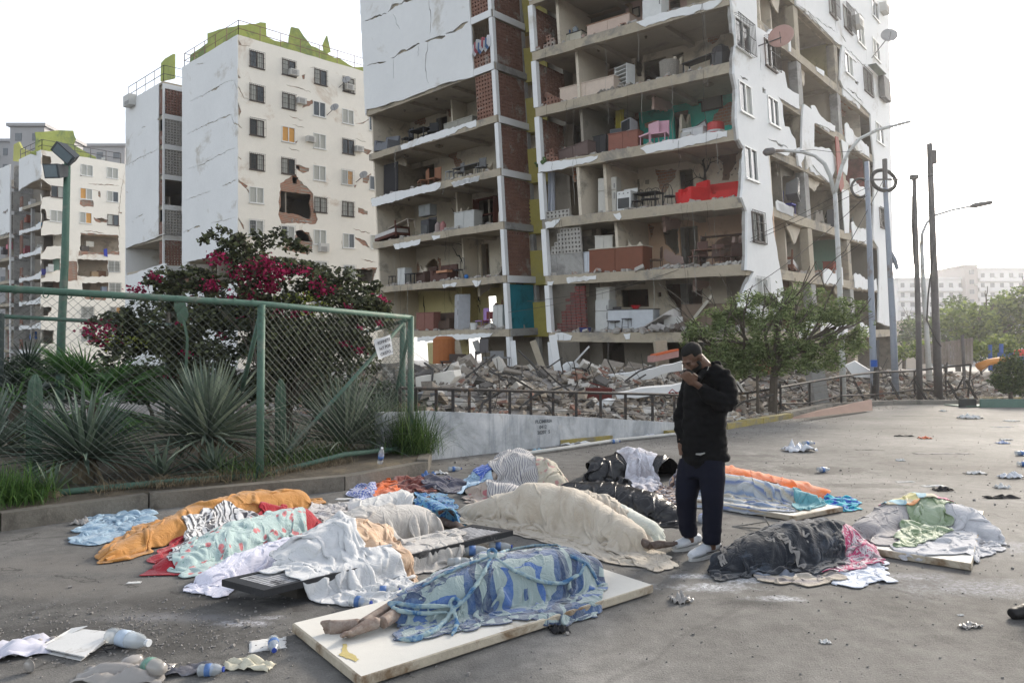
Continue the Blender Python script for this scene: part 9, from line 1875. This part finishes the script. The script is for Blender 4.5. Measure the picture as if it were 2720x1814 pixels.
for i,(x0,y0,x1,y1,d,r,m) in enumerate(((1488,1025,1467,890,23.5,.17,PLA),(1762,985,1752,905,25.5,.3,CON),(1372,1035,1362,905,30,.16,PLA),(1505,985,1565,920,23,.04,IRW),(1275,940,1262,905,31.5,.2,COG),(1440,975,1415,905,30,.2,CON),(1232,1005,1212,905,33,.22,CON),(1150,1010,1143,910,35,.2,RYW),(2180,1092,2160,960,23.5,.34,COG))):
    a,b_=P(x0,y0,d),P(x1,y1,d);solo('broken_column' if r>.1 else 'leaning_pipe',MB().tube([a,b_],r,4),m,('white post leaning at the left edge of the gap in the crushed storey','stout concrete column right of the gap, beside the man','slim white corner post of the left wing at ground level','thin white pipe slanting in the crushed storey','leaning grey column deep under the left wing','grey column in the middle of the crushed storey','tan column near the left end of the crushed storey','yellow column at the far left of the crushed storey','thick square concrete column standing right of the small tree')[i],'column' if r>.1 else 'pipe')
for i,(x,y,d,c,w_,h) in enumerate(((1180,930,33,(.34,.12,.04),1.1,1.3),(1285,935,31,(.12,.11,.11),.8,1.2),(1215,960,32,(.08,.06,.05),1.6,.7),(1320,950,30,(.2,.2,.2),1.2,.6))):
    a=P(x,y,d);q_=MB().rev([(w_*.5,-h/2),(w_*.5,h*.4),(w_*.35,h/2),(w_*.1,h*.52)],16,c=a) if i==0 else MB().box(a,(w_,.6,.06)).box(a+Vector((-w_*.45,0,-h*.3)),(.06,.5,h*.6)).box(a+Vector((w_*.45,0,-h*.3)),(.06,.5,h*.6)).box(a+Vector((0,.2,h*.25)),(w_*.5,.05,h*.5))
    solo(('water_tank','broken_rack','broken_table','fallen_shelf')[i],q_,fm(c),('orange plastic water tank under the left wing','dark stacked chairs under the left wing','dark broken table beside the orange tank','grey broken shelf right of the dark stacked chairs')[i],('tank','rack','table','shelf')[i])
# ================================================================== FLOODLIGHT POLE
gpole=P(178,1000,11.6);t_=thing('floodlight_pole','green pole with two floodlights at the left of the photo','floodlight',Vector((P(168,1000,11.6).x,11.6,0)))
obj('pole',MB().tube([Vector((P(160,1000,11.6).x,11.6,0)),P(163,880,11.6),P(172,700,11.6),P(179,430,11.6)],[.07,.065,.06,.05],10),PG,t_,True)
LMP=mat('lamp_case',(.075,.08,.085),.6,.2,8);LGL=mat('lamp_glass',(.16,.20,.22),.15,.1,6,bump=0,spec=.6)
def flood(px,py,w_,h,M):
    c=P(px,py,11.5);o_=obj('floodlight',MB().hexa([c+M@Vector(v) for v in((-w_,-.08,-h),(w_,-.08,-h),(w_*.7,.14,-h*.7),(-w_*.7,.14,-h*.7),(-w_,-.08,h),(w_,-.08,h),(w_*.7,.14,h*.7),(-w_*.7,.14,h*.7))]),LMP,t_)
    obj('glass',MB().hexa([c+M@Vector(v) for v in((-w_*.8,-.09,-h*.8),(w_*.8,-.09,-h*.8),(w_*.8,-.082,-h*.8),(-w_*.8,-.082,-h*.8),(-w_*.8,-.09,h*.8),(w_*.8,-.09,h*.8),(w_*.8,-.082,h*.8),(-w_*.8,-.082,h*.8))]),LGL,o_)
flood(148,455,.185,.12,Matrix.Rotation(-.35,3,'Z')@Matrix.Rotation(.08,3,'Y')@Matrix.Rotation(.25,3,'X'));flood(175,408,.19,.10,Matrix.Rotation(.3,3,'Z')@Matrix.Rotation(.75,3,'Y')@Matrix.Rotation(.5,3,'X'))
obj('bracket',MB().tube([P(179,470,11.6),P(180,440,11.6),P(197,425,11.6),P(196,415,11.6)],.03,6).tube([P(180,445,11.6),P(165,440,11.6)],.03,6),IRN,t_)
# ================================================================== LITTER
def clearmat(name,c,a=.55):
    q=NB(name);q.base(c);t=q.n('ShaderNodeBsdfTransparent');m=q.n('ShaderNodeMixShader');m.inputs[0].default_value=a;q.l(t.outputs[0],m.inputs[1]);q.l(q.b.outputs[0],m.inputs[2]);q.l(m.outputs[0],q.out.inputs[0]);MATS[name]=q.fin(.15,.6);return q.m
PET=clearmat('clear_plastic',(.50,.54,.56),.5);LBL=mat('label_blue',(.08,.16,.36),.5,.2,30);CAPB=mat('cap_blue',(.03,.06,.30),.4,.1,9);CAPW=mat('cap_white',(.6,.62,.64),.5,.1,9)
def bottle(lab,px,py,ang,L=.21,r=.032,lb=LBL,cap=CAPB,z=0.0,up=0.0):
    c=G(px,py,z+r);d=Vector((math.cos(ang)*math.cos(up),math.sin(ang)*math.cos(up),math.sin(up)));M=d.to_track_quat('Z','Y').to_matrix();c=c-d*L/2+Vector((0,0,L/2*math.sin(up)))
    t_=thing('water_bottle',lab,'bottle',c)
    obj('body',MB().rev([(r*.5,0),(r,.01),(r,L*.18),(r*.93,L*.22),(r,L*.27),(r,L*.55),(r*.95,L*.6),(r,L*.66),(r*.8,L*.8),(r*.4,L*.92),(r*.38,L*.94)],14,M,c),PET,t_,True)
    obj('label',MB().rev([(r*1.02,L*.30),(r*1.02,L*.52)],14,M,c),lb,t_,True);obj('cap',MB().rev([(r*.45,L*.94),(r*.45,L*1.0)],10,M,c),cap,t_)
def crumple(nm,lab,cat,px,py,w_,h,d=.05,m=None,seed=1,ang=0,z=0.0,n=14,rough=.5):
    c=G(px,py,z);R=random.Random(seed);mb=MB();ca,sa=math.cos(ang),math.sin(ang)
    for j in range(n+1):
        for i in range(n+1):
            u,v=i/n*2-1,j/n*2-1;k=1-.25*abs(noise.noise(Vector((u*2+seed,v*2,1))));x,y=u*w_*k,v*h*k;e=max(0,1-(u*u+v*v)*.55)
            zz=max(.003,d*(abs(noise.noise(Vector((u*1.8,v*1.8,seed*3.1))))*1.7*(.3+.7*e)+rough*abs(noise.noise(Vector((u*5,v*5,seed)))))) if d else.003
            mb.v.append((c.x+x*ca-y*sa,c.y+x*sa+y*ca,c.z+zz))
    mb.f=[(j*(n+1)+i,j*(n+1)+i+1,(j+1)*(n+1)+i+1,(j+1)*(n+1)+i) for j in range(n) for i in range(n) if noise.noise(Vector((i*.35,j*.35,seed*2.0)))>-.33 or d>.03]
    o=solo(nm,mb,m,lab,cat,None,True);md=o.modifiers.new('t','SOLIDIFY');md.thickness=.002;return o
for a in(('large clear bottle with a pale label lying at the lower left',342,1697,-.35,.30,.045,mat('label_pale',(.42,.50,.60),.5,.1,20),CAPW),('small bottle with blue label lying on the paper napkin',727,1712,-1.2,.16,.03),('blue labelled bottle end sticking out of the grey rag',560,1778,.1,.13,.03),('bottle with blue cap leaning against the wire fence by the kerb',1012,1232,-1.2,.26,.038,LBL,CAPW,.2,1.0),
    ('bottle with blue cap far out on the road behind the white bag',2147,1177,.1,.24,.04),('crushed bottle standing between the road stains',2187,1247,.3,.2,.04,LBL,CAPW),('bottle with blue label at the right edge of the road',2714,1203,.2,.24,.04),('bottle cut by the right edge, lower of two',2722,1232,-.4,.2,.035),
    ('clear bottle under the near side of the metal door',1025,1568,.1,.2,.033),('clear bottle with blue print left of the big chipped board',958,1598,-.3,.16,.036),('clear bottle behind the knot of the blue blanket',1262,1462,.05,.24,.04,LBL,CAPW,.02),('second clear bottle behind the blue blanket, lower one',1222,1492,.1,.2,.035,mat('label_clear',(.4,.43,.45),.5),CAPW),('dark blue capped bottle beside the metal door end',1330,1450,-.1,.2,.033),
    ('white capped bottle lying behind the standing man',1866,1374,1.2,.2,.04,mat('label_lilac',(.3,.33,.6),.5),CAPW),('blue labelled bottle near the end of the planting bed',1208,1245,.3,.2,.035),('bottle with blue wrap among litter along the low wall',1632,1172,.1,.22,.04)):
    bottle(*a)
PAPW=mat('paper_litter',(.58,.58,.57),.85,.06,9,(.38,.36,.33),.2,.1,60);PLG=clearmat('grey_film',(.36,.34,.32),.8);LTX=mat('latex_glove',(.56,.53,.42),.5,.1,9);BKR=mat('black_rag',(.02,.02,.022),.8,.3,9);WBG=clearmat('white_bag',(.62,.64,.68),.9)
for i,(nm,lab,cat,x,y,w_,h,d,m,ang) in enumerate((
    ('carrier_bag','white knotted carrier bag in the middle of the road','bag',2122,1198,.26,.17,.16,WBG,.1),('paper_napkin','square white napkin under the small blue bottle','napkin',712,1712,.10,.085,.008,PAPW,.35),('plastic_film','crumpled clear plastic wrap right of the chipped board','wrapper',1808,1596,.07,.06,.06,PLG,.2),
    ('plastic_bag','large grey plastic bag spread along the bottom edge','bag',330,1800,.22,.10,.07,PLG,.1),('rag','grey wet rag right of the plastic bag at the bottom','rag',505,1785,.17,.05,.05,mat('rag_grey',(.15,.15,.17),.9,.3,9),.15),('rubber_glove','cream rubber gloves on the ground near the bottom edge','glove',660,1772,.13,.05,.05,LTX,-.1),
    ('garment','blue and white garment at the bottom left corner','clothes',30,1735,.20,.12,.07,cmat('corner_garment',(.45,.46,.55),(.06,.09,.35),kind='mottle',args=dict(s=9,stops=[(.45,(.50,.50,.58)),(.52,(.05,.08,.33))],interp='CONSTANT')),.5),('scarf','beige scarf between the garment and the folder','scarf',120,1708,.14,.04,.03,mat('scarf_beige',(.42,.38,.35),.9,.1,9),.1),
    ('black_scrap','melted black scrap right of the chipped board edge','scrap',1486,1676,.055,.05,.05,BKR,.3),('food_tray','small white pack with a blue corner far down the road','pack',2577,1112,.30,.13,.12,PAPW,0),('paper','folded white paper near the right edge, farther one','paper',2687,1119,.18,.1,.05,PAPW,.2),('paper','thin white strip of paper at the right','paper',2662,1135,.26,.04,.02,PAPW,0),
    ('wrapper','blue wrapper under a white scrap at the right','wrapper',2663,1178,.12,.07,.05,LBL,0),('wrapper','white scrap above the blue wrapper at the right','wrapper',2672,1169,.13,.05,.04,PAPW,.1),('wrapper','orange torn wrapper on the open road','wrapper',2457,1165,.13,.08,.06,mat('orange_scrap',(.55,.12,.05),.6),.2),('black_rag','flat black rag on the open road','rag',2402,1159,.2,.07,.04,BKR,0),
    ('cardboard','flat torn grey cardboard on the road','cardboard',2505,1205,.50,.07,.01,mat('card_grey',(.26,.25,.24),.9,.1,9),0),('surgical_glove','white glove dropped near the right edge','glove',2590,1258,.15,.06,.05,PAPW,.1),('plastic_bag','white plastic bag at the right with a dark twig','bag',2685,1269,.17,.07,.07,WBG,0),('mask','small white mask right of the dark shoe sole','mask',2662,1296,.09,.05,.05,PAPW,0),
    ('shoe_sole','dark crumpled shoe sole on the road above the quilt','shoe',2502,1302,.12,.06,.05,BKR,.2),('paper','torn white paper above the dark shoe sole','paper',2480,1291,.16,.05,.015,PAPW,.1),('twig_bundle','dark bundle of twigs at the right edge','twigs',2660,1323,.20,.04,.04,BKR,0),('paper','thin pale paper strip above the quilt, left one','paper',2405,1280,.13,.03,.01,PAPW,.1),
    ('scrap','small white plastic piece at the lower right','scrap',2192,1706,.03,.02,.02,PAPW,0),('scrap','crumpled grey film at the lower right','scrap',2578,1665,.07,.03,.03,PLG,.3),('scrap','tiny white label at the lower right','scrap',2552,1634,.02,.01,.01,PAPW,0),('paper','pale flattened paper left of the heap of bodies','paper',357,1547,.05,.02,.005,PAPW,.1),('face_mask','light blue face mask lying on the long kerb','mask',160,1335,.10,.025,.01,mat('mask_blue',(.10,.32,.52),.8),.1),
    ('carton','yellowish carton against the long kerb','carton',130,1388,.055,.03,.10,mat('carton_yellow',(.32,.32,.10),.8),0),('cup','grey crushed cup behind the pale blue towels','cup',215,1392,.09,.05,.07,PLG,0),('paper','white paper sheet by the metal door and kerb','paper',925,1325,.15,.05,.005,PAPW,0),('cloth','bright blue shirt hanging over the end of the long kerb','clothes',1080,1232,.19,.12,.10,mat('shirt_blue',(.05,.19,.55),.9,.2,6,bump=.4),.1),
    ('garment','small blue cloth knot at the kerb corner','clothes',1138,1268,.10,.08,.09,LBL,0),('plastic_bag','grey plastic bag standing among litter at the wall foot','bag',1462,1172,.13,.08,.13,PLG,.3),('wrapper','white wrappers along the foot of the low wall','wrapper',1540,1182,.40,.07,.08,PAPW,.3),('wrapper','white box and film near the short yellow kerb','wrapper',1690,1160,.40,.1,.1,WBG,.2),('wrapper','pale blue film beside the first yellow kerb','wrapper',1432,1198,.12,.06,.06,mat('film_blue',(.2,.35,.45),.5),0),
    ('wrapper','crushed white cup left of the striped pile','cup',1172,1258,.10,.05,.05,PAPW,0),('cardboard','flat grey patch of card behind the dark heap','cardboard',2310,1195,.25,.03,.01,mat('card_grey2',(.2,.19,.18),.9,.1,9),0),('wrapper','small white ring of plastic on the road','scrap',2392,1224,.07,.04,.04,PAPW,0),('carton','small green and white carton near the lamp posts','carton',2505,1093,.1,.06,.07,PAPW,0))):
    crumple(nm,lab,cat,x,y,w_,h,d,m,i+1,ang)
# folder, cups, boot, boards
t_=thing('folder','open white cardboard folder with a black cord at the lower left','folder',G(205,1720));fq=[G(105,1733),G(215,1757),G(292,1700),G(190,1690)]
for k,(z,dx) in enumerate(((.004,0),(.022,.02))):obj('cover',MB().hexa([p+Vector((dx,0,z)) for p in fq]+[p+Vector((dx,0,z+.006+.02*(i>1)*k)) for i,p in enumerate(fq)]),PAPW,t_)
obj('flap',MB().hexa([G(105,1733)+Vector((0,0,.03)),G(165,1708)+Vector((0,0,.03)),G(232,1690)+Vector((0,0,.06)),G(190,1692)+Vector((0,0,.05)),G(105,1733)+Vector((0,0,.033)),G(165,1708)+Vector((0,0,.033)),G(232,1690)+Vector((0,0,.063)),G(190,1692)+Vector((0,0,.053))]),PAPW,t_)
obj('cord',MB().tube([G(238,1735,.03),G(262,1728,.03),G(300,1722,.02),G(305,1710,.02),G(270,1716,.035),G(285,1732,.01)],.004,5),BKR,t_)
def cup(lab,px,py,ang,L,r,m,band=None):
    c=G(px,py,r);d=Vector((math.cos(ang),math.sin(ang),.1)).normalized();M=d.to_track_quat('Z','Y').to_matrix();t_=thing('plastic_jug',lab,'jug',c);c=c-d*L/2
    obj('body',MB().rev([(r*.7,0),(r,.02),(r,L*.6),(r*.75,L*.85),(r*.6,L)],16,M,c),m,t_,True)
    if band:obj('label',MB().rev([(r*1.02,L*.2),(r*1.02,L*.5)],16,M,c),band,t_,True)
cup('crushed clear jug with orange and green label at the lower left',408,1772,-.5,.15,.045,PLG,mat('label_green',(.16,.30,.24),.6,.5,20,(.6,.25,.05),.4));cup('clear cup with pink rim beside the crushed jug',350,1758,.9,.10,.035,PLG);cup('shallow clear lid on the ground at the lower left',78,1768,1.2,.03,.035,PLG)
b=MB();h0=G(2722,1640);b.tube([h0+Vector((-.10,-.02,.03)),h0+Vector((0,.0,.04)),h0+Vector((.12,.03,.045))],[.032,.045,.045],12);b.tube([h0+Vector((.08,.02,.05)),h0+Vector((.10,.02,.22))],[.05,.055],12)
o=fuse('boot',b,.008,mat('boot_black',(.015,.014,.014),.5,.3,8),None,4);tag(o,'black leather boot entering at the right edge of the photo','boot')
bd_=[P(2107,1113,17.3),P(2318,1090,21.0),P(2316,1064,21.6),P(2180,1092,18.8)]
solo('plywood_board',MB().hexa([Vector((p.x,p.y,max(.01,p.z))) for p in bd_]+[Vector((p.x,p.y+.05,max(.01,p.z)+.04)) for p in bd_]),mat('board_brown',(.22,.135,.105),.85,.15,2,(.2,.13,.1),.3),'reddish brown board lying against the kerb by the lamp post','board')
t_=thing('open_crate','shallow green metal tray on the kerb at the right','tray',G(2620,1080));c=G(2635,1082)
obj('side',MB().box(c+Vector((.35,0,.14)),(1.5,.05,.28)),mat('tray_green',(.10,.17,.14),.7,.2,2),t_);obj('end',MB().box(c+Vector((-.75,.1,.14)),(.7,.05,.3),.25),fm((.03,.035,.035)),t_);obj('bottom',MB().box(c+Vector((.1,.5,.03)),(2.2,.9,.03)),MATS['tray_green'],t_)
solo('yellow_plank',MB().box(G(2640,1071)+Vector((.4,1.2,.12)),(3.2,.3,.06),.1),KY,'yellow painted plank behind the green tray','plank')
mb=MB().tube([G(1940,1316),G(1990,1302),G(2040,1318),G(2010,1345),G(1975,1330)],.006,5);tag(obj('wire_loop',MB().tube([G(1945,1398),G(1990,1392,.02),G(2035,1385,.12),G(2030,1372,.16),G(2045,1398,.03),G(2100,1412)],.007,5).tube([G(1945,1399),G(2010,1402,.02),G(2095,1414)],.007,5),fm((.25,.24,.22))),'loop of grey wire lying left of the dark heap','wire')
solo('drain_pipe',MB().tube([G(1340,1212,.03),G(1480,1192,.05),G(1640,1168,.05),G(1800,1152,.04)],.03,7),fm((.42,.42,.40)),'long pale pipe along the foot of the low wall','pipe')
# ---- details on the blankets: letters and the bare cloth fold
def lay_text(s_,px,py,size,ang,m,par,zoff=.012):
    c=bpy.data.curves.new('t','FONT');c.body=s_;c.size=size;c.align_x='CENTER';c.align_y='CENTER';c.offset=.004;o=bpy.data.objects.new('t',c);COL.objects.link(o);bpy.context.view_layer.update();me=bpy.data.meshes.new_from_object(o);bpy.data.objects.remove(o)
    import bmesh
    b=bmesh.new();b.from_mesh(me);bmesh.ops.triangulate(b,faces=b.faces);bmesh.ops.subdivide_edges(b,edges=b.edges,cuts=3,use_grid_fill=True);p0=on(px,py);ca,sa=math.cos(ang),math.sin(ang)
    for v in b.verts:
        x=p0.x+v.co.x*ca-v.co.y*sa;y=p0.y+v.co.x*sa+v.co.y*ca;v.co=Vector((x,y,float(HF.sample(np.array([x]),np.array([y]))[0])+zoff))-world_loc(par)
    b.to_mesh(me);b.free();me.materials.clear();me.materials.append(m);o=bpy.data.objects.new('printed_letters',me);COL.objects.link(o);o.parent=par
dk=[o for o in bpy.data.objects if o.get('label','').startswith('black blanket printed')][0];PRN=mat('print_pale',(.22,.21,.20),.9,.3,20)
for s_,x,y,sz,an in(('LINAA',2105,1455,.085,-1.1),('V.',2140,1428,.08,-.8),('CH',2045,1436,.05,-.2),('SE',1918,1490,.065,-1.3),('O',2070,1425,.04,0)):lay_text(s_,x,y,sz,an,PRN,dk)
# ================================================================== HAZE
hb_=MB().hexa([(-950,-70,-2.2),(950,-70,-2.2),(950,1450,-2.2),(-950,1450,-2.2),(-950,-70,48),(950,-70,48),(950,1450,48),(-950,1450,48)])
hm=bpy.data.materials.new('haze_air');hm.use_nodes=True;hn=hm.node_tree;hn.nodes.clear();ho=hn.nodes.new('ShaderNodeOutputMaterial');hv=hn.nodes.new('ShaderNodeVolumePrincipled')
hv.inputs['Color'].default_value=(.95,.96,1,1);hv.inputs['Density'].default_value=.0005;hv.inputs['Anisotropy'].default_value=.7;hn.links.new(hv.outputs[0],ho.inputs['Volume'])
tag(raw('haze',hb_,hm),kind='stuff')
